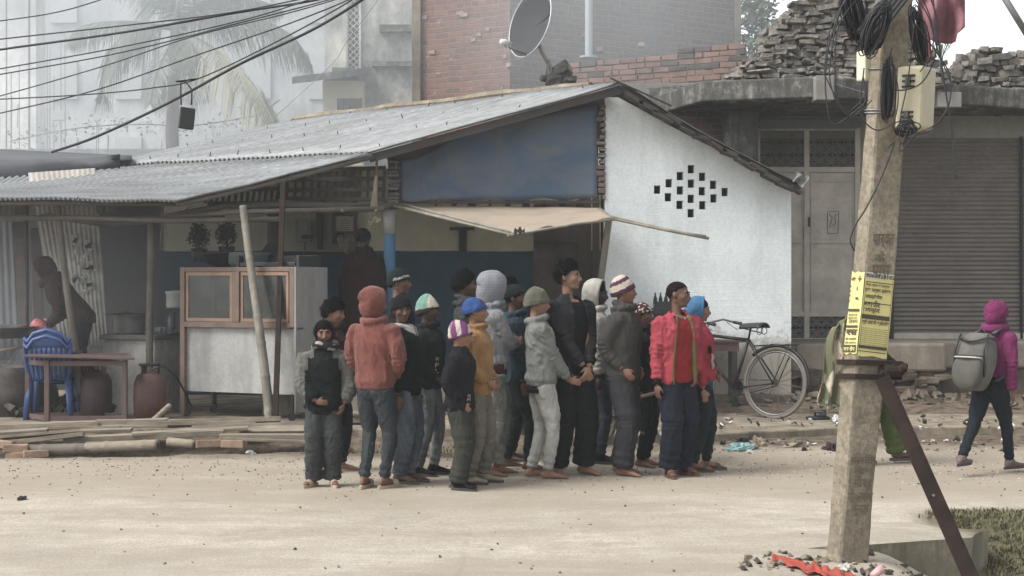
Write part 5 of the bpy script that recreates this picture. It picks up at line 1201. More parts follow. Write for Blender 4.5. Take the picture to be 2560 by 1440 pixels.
# clay oven mound and washing tub at the far left
mb=MB(); mb.lathe((at(10,0,16.6).x,16.6,.08),[(.62,0),(.58,.25),(.5,.45),(.42,.52),(.3,.52),(.25,.4)],20); ov=mb.build('clay_oven',stained('sooty_clay',srgb(96,88,82),srgb(52,48,46),.8,3),None,True); tag(ov,'grey clay oven mound at the far left below the pouring man','oven')
mb=MB(); p=at(15,845,16.2); mb.lathe((p.x,16.2,p.z),[(.22,0),(.34,.12),(.36,.13),(.33,.11),(.05,.02)],24); tag(mb.build('washing_basin',M['steel'],None,True),'shallow metal basin catching water at the left edge','basin')
mb=MB(); 
for (a_,b_) in (((-20,832),(68,812)),((-20,880),(70,864))): mb.tube([at(a_[0],a_[1],16.0),at(b_[0],b_[1],16.0)],.018,7)
tag(mb.build('pipe_rack',M['wood'],None,True),'two pale rails across the clay oven at the left edge','rack')
random.seed(8)
mb=MB()
for k in range(26): p=at(random.uniform(-20,300),random.uniform(985,1035),random.uniform(16,17)); s_=random.uniform(.04,.14); mb.box((p.x,p.y,.1+s_*.3),(s_*2,s_,s_*.7),rmat(random.random(),random.random(),random.random()*3),jit=s_*.2)
tag(mb.build('rubble',M['darkwood'],None,bevel=.006),'dark wood scraps and stones lying behind the table and chairs','rubble',kind='stuff')
# ------------------------------------------------------------------ pile of planks and bamboo at the road edge
random.seed(31)
PL=[(-60,1066,14.35,420,1049,14.4,.16),(-60,1078,14.1,250,1062,14.2,.14),(240,1056,14.3,560,1054,14.5,.18),(0,1095,13.9,300,1070,14.1,.13),(320,1062,14.2,640,1058,14.4,.2),(160,1100,13.75,560,1080,13.9,.1),(200,1078,13.95,330,1074,14.0,.14),(480,1072,14.1,790,1060,14.3,.12),(550,1092,13.8,775,1092,13.85,.16),(330,1085,13.8,620,1070,14.0,.12),(20,1108,13.6,210,1085,13.7,.1),(420,1060,14.3,700,1050,14.6,.14),(560,1098,13.7,770,1104,13.75,.12),(-60,1088,13.9,120,1076,14.0,.12),(240,1070,14.2,330,1066,14.3,.12),(120,1070,14.0,420,1066,14.2,.1),(600,1076,14.1,780,1074,14.15,.12)]
plab=['across the very back left','at left edge, second row','short pale one in the middle back','tilted up at left, third row','wide one right of the middle','long thin front one','small block one near the chair legs','long one running right behind the boy','pointed broad one at right front','middle one crossing the bamboo','lowest one at far left','back right one near the bamboo post','dark lower one at right','short one poking in from the left edge','tiny one in the middle','thin middle row one','last right one by the weeds']
for k,(x0,y0,Y0,x1,y1,Y1,wd) in enumerate(PL):
    mb=MB(); a_=at(x0,y0,Y0);b_=at(x1,y1,Y1); n_=(b_-a_).normalized(); mb.bar(a_,b_,wd,.028+.012*(k%3),up=(random.gauss(0,.1),random.gauss(0,.15),1))
    tag(mb.build('plank',M['plank'],None,bevel=.004),'dusty plank in the heap by the road, '+plab[k],'plank','planks heaped at the road edge')
BB=[(215,1120,13.55,395,1113,13.45,.055,'thickest bamboo end at front with a hollow cut face'),(60,1128,13.55,250,1122,13.55,.06,'dark bamboo log in the hole at left front'),(420,1105,13.6,488,1112,13.5,.045,'short bamboo stub right of the hollow one'),(370,1062,14.5,425,1015,14.9,.03,'short pale bamboo leaning up against the red cylinder'),(-60,1105,13.7,70,1120,13.6,.05,'bamboo log poking in from the left edge')]
for k,(x0,y0,Y0,x1,y1,Y1,r_,lab) in enumerate(BB):
    o=thing('bamboo_log',lab,'bamboo log',at(x0,y0,Y0),group='bamboo logs under the planks'); mb=MB(); bamboo(mb,at(x0,y0,Y0),at(x1,y1,Y1),r_,r_*.95,seed=k+40,bend=.005); mb.build('stem',M['plank'] if k!=1 else M['bamboo_dark'],o,True)
    d=(at(x1,y1,Y1)-at(x0,y0,Y0)).normalized(); e=at(x1,y1,Y1); mb=MB(); mb.tube([e-d*.001,e+d*.003],r_*.45,10); mb.build('hollow',M['soot'],o)
M['loosebrick']=pm('dusty_brick',srgb(156,128,104),.3,5,.95,bump=.5,c2=srgb(120,98,82))
BR=[(520,1110,13.5,.3,'dusty brick at the road edge, left one of the front pair'),(585,1110,13.5,-.2,'dusty brick at the road edge, right one of the front pair'),(40,1120,13.5,.2,'brick at far left under the planks, upper one'),(48,1138,13.5,.1,'brick at far left under the planks, lower one'),(90,1135,13.45,.4,'reddish brick beside the hole at far left'),(628,1062,14.9,.1,'brick on the shop step, leftmost of four'),(655,1064,14.85,.0,'brick on the shop step, second from the left'),(690,1064,14.85,-.1,'brick on the shop step under the iron post'),(725,1066,14.8,.2,'brick on the shop step, rightmost of four'),(15,1112,13.6,-.3,'brick at the left picture edge')]
for px,py,Y,rz,lab in BR:
    p=at(px,py,Y); tag(MB().box(p,(.22,.11,.07),rmat(rz=rz,rx=random.uniform(-.1,.1)),jit=.004).build('brick',M['loosebrick'],None,bevel=.008),lab,'brick','loose bricks at the road edge')
# ------------------------------------------------------------------ litter
def crumple(name,px,py,Y,s,m,label,cat,flat=.5,seed=1,n=2):
    rnd=random.Random(seed); p=at(px,py,Y); p.z=ground_z(p.x,p.y)+ (.0 if (p.x<.2 or not 14.0<p.y<17) else .1)
    mb=MB(); rot=rmat(rz=rnd.random()*3)
    def f(q):
        return q
    b0=len(mb.v); mb.ell((0,0,0),(s,s*.6,s*flat),18,12)
    for i,v in enumerate(mb.v): 
        n_=mnoise.noise(v*(3.0/s)+Vector((seed*7.1,0,0)))+.6*mnoise.noise(v*(7/s)+Vector((seed,3,0))); mb.v[i]=rot@(v*(1+.7*n_))
        if mb.v[i].z<-s*.1: mb.v[i].z=-s*.1
        mb.v[i]+=p+Vector((0,0,s*.1))
    return tag(mb.build(name,m,None),label,cat)
crumple('foil_wrapper',625,1117,13.35,.045,pm('foil',srgb(196,196,196),.3,20,.3,.6,bump=0),'crumpled silver wrapper right of the front bricks','litter',.7,1)
crumple('white_rag',860,1088,14.0,.14,pm('dirty_white',srgb(190,190,190),.15,8,.8),'white crumpled sheet on the ground behind the first boy','litter',.25,2)
crumple('plastic_bag',1855,1130,13.55,.15,pm('aqua_plastic',srgb(140,178,178),.15,10,.5),'pale aqua plastic bag lying on the road edge','bag',.3,3)
crumple('black_bag',1860,1095,13.9,.12,M['black'],'black crumpled bag against the pavement edge','bag',.5,4)
crumple('brown_rag',2080,1125,13.5,.09,cloth('maroon_rag',srgb(92,70,74)),'maroon crumpled rag left of the utility pole','litter',.6,5)
crumple('stone',1895,1100,13.8,.08,M['conc'],'pale stone beside the black bag','stone',.8,6)
crumple('stone',1985,1098,13.8,.12,M['conc'],'flat pale slab of rubble midway to the pole','stone',.35,7)
crumple('stone',56,1259,10.5,.035,M['darkwood'],'small dark stone on the road at far left','stone',.7,8)
crumple('white_rag',2090,1052,15.2,.06,pm('dirty_white',srgb(190,190,190),.15,8,.8),'white scrap beside the pole on the pavement','litter',.8,9)
random.seed(77)
mb=MB()
for k in range(230):
    px=random.uniform(1770,2620); py=random.uniform(1068,1135); Y=5735/(py-705); p=at(px,py,Y); s_=random.uniform(.008,.035)*random.random()+.006; mb.box((p.x,p.y,ground_z(p.x,p.y)+s_*.3+(.1 if 14.3<p.y<16.5 and p.x>.2 else 0)),(s_*2,s_*1.3,s_*.6),rmat(random.random(),random.random(),random.random()*3),jit=s_*.2,mi=random.choice([0,0,1,2]))
for k in range(150):
    px=random.uniform(-60,2620); Y=random.uniform(7.8,13.3); s_=random.uniform(.004,.012); x=(px-1280)*Y/F; mb.box((x,Y,ground_z(x,Y)+s_*.3),(s_*1.6,s_*1.2,s_*.8),rmat(random.random(),random.random(),random.random()*3),jit=s_*.2,mi=random.choice([0,0,0,0,0,0,0,2]))
for k in range(1500):
    px=random.uniform(-60,2620); Y=random.gauss(12.4,.7); s_=random.uniform(.003,.009); x=(px-1280)*Y/F
    if Y>7.8: mb.box((x,Y,ground_z(x,Y)+s_*.2),(s_*1.6,s_*1.2,s_*.8),rmat(random.random(),random.random(),random.random()*3),mi=random.choice([0,0,0,1,2]))
for k in range(170):
    px=random.uniform(1850,2560); py=random.uniform(1395,1450); Y=5900/(py-705); s_=random.uniform(.006,.03); x=(px-1280)*Y/F; mb.box((x,Y,ground_z(x,Y)+s_*.3),(s_*1.6,s_*1.2,s_*.8),rmat(random.random(),random.random(),random.random()*3),jit=s_*.2,mi=random.choice([0,0,2]))
tag(mb.build('pebbles',[M['conc'],pm('litter_white',srgb(200,198,190),.1,9,.8,bump=0),M['darkwood']],None),'pebbles and small litter scattered on the road','pebbles',kind='stuff')
# sandal on the pavement
mb=MB(); p=at(2045,1043,15.6); p.z=.105; mb.lathe(p,[(.05,0),(.055,.02),(.04,.03)],16,sy=1,rot=Matrix.Scale(2.4,3,Vector((1,0,0)))); mb.grid(8,3,lambda u,v:p+Vector((lerp(-.03,.08,v),.05*math.cos(u*3.14),.03+.045*math.sin(u*3.14)))); tag(mb.build('sandal',M['black'],None,True,solid=.004),'single black sandal on the pavement left of the pole','sandal')
# orange cloth, cup, clear bag at the pole foot
mb=MB(); 
def oc(u,v):
    x=lerp(1930,2140,u); y=lerp(1395,1432,u)+lerp(-16,14,v)*(.75+.5*mnoise.noise(Vector((u*5,0,8)))); Y=8.0-.0*v; p=at(x,y,Y); zz=ground_z(p.x,p.y); Y2=8.35-lerp(0,.5,u)-.22*v*(.8+.6*mnoise.noise(Vector((u*6,1,8)))); X2=(x-1280)*Y2/F; return Vector((X2,Y2,ground_z(X2,Y2)+.014+.05*abs(mnoise.noise(Vector((u*7,v*2.5,2))))*math.sin(math.pi*v)+.016*abs(mnoise.noise(Vector((u*22,v*9,5))))))
mb.grid(60,16,oc); tag(mb.build('orange_cloth',pm('orange_cloth',srgb(158,56,34),.25,12,.8,bump=.4,bs=120),None,True,solid=.004),'crumpled orange red cloth lying at the foot of the pole','cloth')
crumple('clear_bag',2115,1416,8.1,.07,pm('clear_bag',srgb(176,170,160),.2,20,.3,bump=.2),'clear plastic bag crumpled at the pole foot','bag',.4,12)
mb=MB(); p=at(2180,1436,7.85); p.z=ground_z(p.x,p.y); mb.lathe(p+Vector((0,0,.02)),[(.018,0),(.026,.07),(.024,.07),(.01,.01)],14,rot=rmat(ry=R(60),rz=.4)); tag(mb.build('paper_cup',pm('pink_white_cup',srgb(214,160,160),.3,60,.6,bump=0),None,True),'pink and white paper cup on the ground right of the pole foot','cup')

# ------------------------------------------------------------------ bicycles
def bicycle(name,label,rear,heading,wr=.335,zg=.1,full=True,chrome=False):
    """rear: ground point under the rear hub; heading: unit vector from rear to front wheel"""
    b=thing(name,label,'bicycle',(rear[0],rear[1],zg)); h=Vector(heading).normalized(); up=Vector((0,0,1)); side=h.cross(up); lean=side*.12
    up=(up+lean).normalized(); r0=Vector((rear[0],rear[1],zg))
    def P(f,u,s_=0): return r0+h*f+up*u+side*s_
    rub=pm('dusty_tyre',srgb(112,104,94),.25,10,.9,bump=.1); fr=pm('bike_frame',srgb(36,35,34),.3,8,.5,.4,bump=.05)
    for hub,nm in ((0,'rear'),(1.12,'front')):
        w_=[P(hub+wr*math.cos(a),wr+wr*math.sin(a)) for a in [k*math.pi/24 for k in range(49)]]
        wo=MB().tube(w_,.021,8,cap=False).build('wheel',rub,b,True)
        w2=[P(hub+(wr-.028)*math.cos(a),wr+(wr-.028)*math.sin(a)) for a in [k*math.pi/24 for k in range(49)]]
        MB().tube(w2,.012,6,cap=False).build('rim',M['steel'],wo,True)
        mb=MB(); c_=P(hub,wr)
        for k in range(32):
            a=k*math.pi/16; mb.tube([c_+side*.02*(-1)**k,P(hub+(wr-.03)*math.cos(a+.12*(-1)**k),wr+(wr-.03)*math.sin(a+.12*(-1)**k))],.0022,4)
        mb.tube([c_-side*.05,c_+side*.05],.022,8); mb.build('spokes',pm('dull_spokes',srgb(84,82,78),.2,9,.5,.5,bump=0),wo)
        mb=MB(); arc=[k*math.pi/16 for k in (range(-1,13) if nm=='rear' else range(2,16))]
        pts=[P(hub+(wr+.035)*math.cos(math.pi-a),wr+(wr+.035)*math.sin(math.pi-a)) for a in (arc if nm=='rear' else [math.pi-x for x in arc])]
        mb.tube(pts,.02,6,sx=1.4); mb.build('mudguard',M['steel'] if chrome else fr,b,True)
    seat_j=P(.36,.82); bb_=P(.50,.29); head_t=P(.90,.86); head_b=P(.94,.68); ra=P(0,wr); fa=P(1.12,wr)
    mb=MB()
    for a_,b_,r_ in ((seat_j,bb_,.018),(seat_j,head_t,.018),(bb_,head_b,.019),(head_t,head_b,.018),(P(.34,.95),seat_j,.012)): mb.tube([a_,b_],r_,8)
    for s_ in (-1,1):
        mb.tube([seat_j+side*.02*s_,ra+side*.05*s_],.009,6); mb.tube([bb_+side*.03*s_,ra+side*.05*s_],.010,6); mb.tube([head_b+side*.02*s_,P(1.0,.6)+side*.04*s_,fa+side*.05*s_],.012,6)
    mb.build('frame',fr,b,True)
    mb=MB(); mb.tube([head_t,P(.88,.98)],.012,8); mb.tube([P(.72,1.0,-.27),P(.84,1.03,-.24),P(.90,1.0,-.1),P(.89,.99,0),P(.90,1.0,.1),P(.84,1.03,.24),P(.72,1.0,.27)],.012,8); mb.build('handlebar',M['steel'],b,True)
    for s_ in (-1,1):
        MB().tube([P(.72,1.0,.27*s_),P(.62,.985,.27*s_)],.018,8).build('grip',M['black'],b,True)
        MB().tube([P(.80,1.0,.25*s_),P(.70,.94,.26*s_),P(.66,.92,.26*s_)],.006,6).build('brake_lever',M['steel'],b,True)
    mb=MB(); mb.grid(10,8,lambda u,v:P(.17+.30*v, .985+.02*math.sin((1-v)*1.6)-.05*abs(2*u-1)**2-.0*v,(2*u-1)*(.10*(1-v)**1.2+.022))); mb.build('saddle',pm('saddle_leather',srgb(42,40,40),.2,8,.45,bump=.1),b,True,solid=.015)
    mb=MB()
    for s_ in (-.05,.05): mb.tube([P(.2+.035*math.cos(a*.9),.92+.04*math.sin(a*.9),s_) for a in range(8)],.006,5,cap=False)
    mb.tube([P(.2,.9),P(.33,.92),P(.45,.95)],.008,6); mb.build('saddle_spring',M['steel'],b,True)
    mb=MB(); mb.tube([P(-.22,.78,.06),P(.25,.76,.06)],.008,6); mb.tube([P(-.22,.78,-.06),P(.25,.76,-.06)],.008,6); mb.tube([P(-.22,.78,.06),P(-.22,.78,-.06)],.008,6)
    for f_ in (-.1,.05): mb.tube([P(f_,.78,.06),P(f_,.78,-.06)],.006,5)
    for s_ in (-.06,.06): mb.tube([P(-.17,.78,s_),P(0,wr,s_)],.006,5)
    mb.tube([P(-.22,.78,0),P(-.23,.70,0)],.008,5); mb.build('carrier',fr,b,True)
    mb=MB(); mb.lathe(bb_+side*.04,[(.09,0),(.09,.006)],20,rot=Matrix((h,up,side)).transposed()); mb.bar(bb_+side*.06,bb_+side*.06-up*.15+h*.06,.02,.012); mb.bar(bb_-side*.06,bb_-side*.06+up*.15-h*.06,.02,.012); mb.box(bb_+side*.11-up*.15+h*.06,(.09,.03,.02)); mb.box(bb_-side*.11+up*.15-h*.06,(.09,.03,.02))
    mb.tube([bb_+up*.09+side*.045,ra+up*.03+side*.045],.005,4); mb.tube([bb_-up*.09+side*.045,ra-up*.03+side*.045],.005,4); mb.build('crank',M['darkmetal'],b)
    return b
bicycle('bicycle','black roadster bicycle with dusty tyres leaning by the white wall',(at(1933,0,15.72).x,15.72),(-.77,.64,0),wr=.365,zg=.11)
bicycle('bicycle','bicycle with chrome mudguards mostly hidden behind the queue of boys',(at(1485,0,13.9).x,13.9),(.62,-.75,0),wr=.33,zg=.02,chrome=True)
# bench against the white wall
be=thing('wooden_bench','long narrow brown wooden table behind the parked bicycle','bench',(at(1800,0,16.5).x,16.5,.2)); a=at(1600,855,16.75); b=at(1861,855,16.75)
mb=MB(); mb.span((a.x,16.6,a.z-.0),(b.x,16.93,a.z+.03)); mb.build('top',M['redwood'],be,bevel=.004)
mb=MB(); mb.span((a.x+.05,16.62,a.z-.10),(b.x-.08,16.65,a.z-.002)); mb.build('apron',M['redwood'],be)
for x in (a.x+.1,b.x-.13): MB().span((x-.03,16.62,.12),(x+.03,16.68,a.z-.10)).build('leg',M['darkwood'],be); MB().span((x-.03,16.85,.12),(x+.03,16.91,a.z)).build('leg',M['darkwood'],be)
# dark crate of bottles on the bench
cb_=thing('bottle_crate','dark crate with bottles on the bench behind the red jacket boy','crate',at(1655,790,16.4)); mb=MB(); p=at(1657,800,16.75)
for k in range(4): mb.box(p+Vector((0,0,-.2+.1*k)),(.26,.25,.075))
mb.box(p,(.2,.2,.42)); mb.build('crate',M['black'],cb_,bevel=.006); 
for k in range(4): MB().lathe(p+Vector((-.09+.06*k,-.05,.18)),[(.022,0),(.022,.06),(.009,.1),(.009,.13)],8).build('bottle',M['darkmetal'],cb_,True)
# grey box/stand behind the first boys
mb=MB(); mb.box(at(900,1000,15.3)+Vector((0,0,-.0)),(.3,.3,.45)); mb.lathe(at(900,1040,15.2),[(.1,0),(.12,.03),(.1,.06)],12); tag(mb.build('grey_drum',M['plaster_brown'],None,bevel=.01),'dusty grey box standing between the cabinet and the boys','box')
# ------------------------------------------------------------------ people
def skin_mat(k,c):
    t=NT('skin%d'%k); a=t.noise(9,4,.6); t.set(t.mix(t.ramp(a,[(.35,0),(.7,1)]),mul(c,.82),mul(c,1.12)),.55,0,.35); t.bump(t.noise(300,2),.1,.001); return t.m
SK=[skin_mat(0,srgb(118,82,63)),skin_mat(1,srgb(104,71,55)),skin_mat(2,srgb(136,98,77)),skin_mat(3,srgb(70,50,42))]
LIP=pm('lips',srgb(104,62,54),.1,20,.5,bump=0); HAIR=pm('black_hair',srgb(17,15,15),.3,30,.8,bump=.4,bs=120,spec=.06); EYE=pm('dark_iris',srgb(28,20,16),.1,20,.2,bump=0); EYEW=pm('eye_white',srgb(150,140,132),.05,20,.3,bump=0)
def fuse(mb,vox,smooth=3):
    me=bpy.data.meshes.new('t'); me.from_pydata([tuple(v) for v in mb.v],[],mb.f); ob=bpy.data.objects.new('t',me); COL.objects.link(ob)
    rm=ob.modifiers.new('r','REMESH'); rm.mode='VOXEL'; rm.voxel_size=vox; rm.use_smooth_shade=True
    sm=ob.modifiers.new('s','SMOOTH'); sm.factor=.5; sm.iterations=smooth
    dg=bpy.context.evaluated_depsgraph_get(); dg.update(); res=bpy.data.meshes.new_from_object(ob.evaluated_get(dg)); COL.objects.unlink(ob); bpy.data.objects.remove(ob); bpy.data.meshes.remove(me); return res
def getco(me):
    a=np.empty(len(me.vertices)*3,np.float32); me.vertices.foreach_get('co',a); return a.reshape(-1,3)
def getno(me):
    a=np.empty(len(me.vertices)*3,np.float32); me.vertices.foreach_get('normal',a); return a.reshape(-1,3)
def setco(me,c): me.vertices.foreach_set('co',c.astype(np.float32).ravel()); me.update()
def nfield(p,seed,sc,aniso=(1,1,1)):
    """cheap smooth noise: warped sines"""
    r=np.random.RandomState(seed); q=p*np.array(aniso)*sc; out=np.zeros(len(p))
    for o in range(4):
        k=r.normal(size=3)*(1.5**o); k2=r.normal(size=3)*(1.3**o); out+=np.sin(q@k+1.7*np.sin(q@k2+r.rand()*6)+r.rand()*6)/(1.4**o)
    return out/2.6
def fold(me,seed,amp,sc=22,aniso=(1,1,1.8)):
    c=getco(me); n=getno(me); f=nfield(c,seed,sc,aniso); g=nfield(c,seed+9,sc*2.4,aniso)
    ridge=(1-np.minimum(1,np.abs(f)*2.0))**1.3*2-.6; w_=.6+.5*nfield(c,seed+5,6); h=nfield(c,seed+31,sc*.9,(1,1,.6)); ridge2=(1-np.minimum(1,np.abs(h)*2.6))
    c=c+n*(amp*.95*(ridge*w_+.7*ridge2*nfield(c,seed+77,7)+.3*g))[:,None]; setco(me,c)
def ik(a,t,l1,l2,pole):
    d=t-a; L=d.length; m=(l1+l2)*.995
    if L>m: t=a+d*(m/L); d=t-a; L=m
    L=max(L,abs(l1-l2)+.01); u=d.normalized(); p=pole-u*pole.dot(u); p.normalize(); x=(l1*l1-l2*l2+L*L)/(2*L); h=math.sqrt(max(0,l1*l1-x*x)); return a+u*x+p*h,t
def bez(a,b,c,n=10,r=.55):
    """polyline a-b-c with a rounded joint"""
    p=a.lerp(b,r);q=c.lerp(b,r); out=[a.lerp(p,i/4) for i in range(4)]
    for i in range(n+1):
        f=i/n; out.append(p*(1-f)**2+b*2*f*(1-f)+q*f*f)
    out+=[q.lerp(c,i/4) for i in range(1,5)]; return out
def ringloft(mb,rings,tf,seg=28,pw=2.4):
    """rings: (z,hw,hd,yoff,xoff)"""
    b=len(mb.v)
    for r in rings:
        z,hw,hd,yo=r[:4]; xo=r[4] if len(r)>4 else 0
        for k in range(seg):
            a=2*math.pi*k/seg; ca,sa=math.cos(a),math.sin(a); x=hw*abs(ca)**(2/pw)*(1 if ca>0 else -1); y=hd*abs(sa)**(2/pw)*(1 if sa>0 else -1)
            mb.v.append(tf(Vector((x+xo,y+yo,z))))
    n=len(rings)
    for i in range(n-1):
        for k in range(seg):
            k2=(k+1)%seg; mb.f.append((b+i*seg+k,b+i*seg+k2,b+(i+1)*seg+k2,b+(i+1)*seg+k)); mb.mi.append(0)
    mb.f.append(tuple(b+k for k in range(seg-1,-1,-1))); mb.f.append(tuple(b+(n-1)*seg+k for k in range(seg))); mb.mi+=[0,0]
def hand(mb,w_,d,nrm,s,side,curl=.5):
    """wrist point, finger direction, palm normal; s = hand length"""
    d=d.normalized(); nrm=(nrm-d*nrm.dot(d)).normalized(); x=d.cross(nrm)*side
    rot=Matrix((x,d,nrm)).transposed()
    mb.ell(w_+d*s*.27,(s*.21,s*.29,s*.10),12,8,rot)
    for i,(off,L) in enumerate(((-.15,.40),(-.05,.47),(.05,.45),(.145,.36))):
        b=w_+d*s*.48+x*off*s; L*=s; c1=curl*.7; p1=b+(d*math.cos(c1)+nrm*math.sin(c1))*L*.42; c2=curl*1.5; p2=p1+(d*math.cos(c2)+nrm*math.sin(c2))*L*.32; c3=curl*2.2; p3=p2+(d*math.cos(c3)+nrm*math.sin(c3))*L*.26
        mb.tube([b-d*s*.12,b,p1,p2,p3],[s*.05,s*.05,s*.046,s*.042,s*.03],7)
    b=w_+d*s*.16-x*s*.17; p1=b+(d*.75-x*.55+nrm*.25).normalized()*s*.22; p2=p1+(d*.95-x*.1+nrm*.35).normalized()*s*.2; mb.tube([b+x*s*.06,b,p1,p2],[s*.065,s*.06,s*.052,s*.035],7)
def foot(mb,ank,yaw,L,bulk=1.0,toes=True,zs=None):
    """bare foot or shoe last; ank = ankle joint"""
    Rz=Matrix.Rotation(yaw,3,'Z'); base=Vector((ank.x,ank.y,ank.z)); z0=ank.z-L*.27 if zs is None else zs
    P=lambda x,y,z: Vector((base.x,base.y,z0))+Rz@Vector((x,y,z))
    prof=[(.22,.07,.11,.12),(.14,.13,.14,.14),(.02,.15,.15,.15),(-.12,.13,.15,.14),(-.30,.10,.17,.11),(-.46,.075,.19,.085),(-.58,.055,.18,.06),(-.66,.04,.15,.045)]
    b=len(mb.v); seg=14
    for y,hz,hw,cz in prof:
        for k in range(seg):
            a=2*math.pi*k/seg; zz=cz*L+hz*L*math.sin(a)*bulk; mb.v.append(P(hw*L*.62*math.cos(a)*bulk,y*L,max(.004,zz)))
    for i in range(len(prof)-1):
        for k in range(seg):
            k2=(k+1)%seg; mb.f.append((b+i*seg+k,b+i*seg+k2,b+(i+1)*seg+k2,b+(i+1)*seg+k)); mb.mi.append(0)
    n=len(prof); mb.f.append(tuple(b+k for k in range(seg-1,-1,-1))); mb.f.append(tuple(b+(n-1)*seg+k for k in range(seg))); mb.mi+=[0,0]
    if toes:
        for i in range(5): mb.ell(P((-.085+i*.044)*L,(-.70+abs(i-1.2)*.022)*L,.042*L),(.026*L,.055*L,.032*L),8,6)
    else: mb.ell(P(0,-.60*L,.07*L),(.115*L*bulk,.16*L,.065*L*bulk),12,8)
    return P
# cap-like shells over the skull, head units
CC=Vector((0,.04,.06)); CC0=CC
def shell(zline,rad,thick=.03,rows=16,seg=40,extra=None,inner=.28,brim=0,ctr=None):
    CC=Vector(ctr) if ctr else CC0
    V=[];F_=[];rx_,ryf,ryb,rz_=rad
    def surf(t,a):
        d=Vector((math.sin(t)*math.sin(a),-math.sin(t)*math.cos(a),math.cos(t))); ry=ryf if d.y<0 else ryb
        p=Vector((d.x*rx_,d.y*ry,d.z*rz_)); 
        if extra: p=p+extra(d,p)
        return CC+p
    tm=[]
    for k in range(seg):
        a=2*math.pi*k/seg; t=.3
        while t<2.9:
            p=surf(t,a)
            if p.z<zline(p.y,p.x): break
            t+=.03
        tm.append(t)
    for j in range(1,rows+1):
        for k in range(seg):
            a=2*math.pi*k/seg; t=tm[k]*j/rows; p=surf(t,a)
            if brim and j>rows*.78: p=CC+(p-CC)*(1+brim)
            V.append(p)
    for j in (1,2):
        for k in range(seg):
            a=2*math.pi*k/seg; p=surf(tm[k],a); V.append(CC+(p-CC)*(1-[.1,inner][j-1]))
    top=len(V); V.append(surf(0,0)); bot=len(V); V.append(CC+Vector((0,0,0)))
    R_=rows+2
    for k in range(seg):
        k2=(k+1)%seg; F_.append((top,k,k2))
        for j in range(R_-1): F_.append((j*seg+k,(j+1)*seg+k,(j+1)*seg+k2,j*seg+k2))
        F_.append(((R_-1)*seg+k,bot,(R_-1)*seg+k2))
    return V,F_
def interp(P,x):
    if x<=P[0][0]: return P[0][1]
    for (a,ya),(b,yb) in zip(P,P[1:]):
        if x<=b: return ya+(yb-ya)*(x-a)/(b-a)
    return P[-1][1]
def add_part(root,name,V,F_,mats,smooth=True,paint=None,conv=None):
    me=bpy.data.meshes.new(name); VV=[conv(v) for v in V] if conv else V; me.from_pydata([tuple(v) for v in VV],[],F_); me.update()
    o=link_mesh(name,me,mats,root,smooth)
    if paint:
        me.polygons.foreach_set('material_index',[paint(sum((Vector(V[i]) for i in f),Vector())/len(f)) for f in F_])
    return o

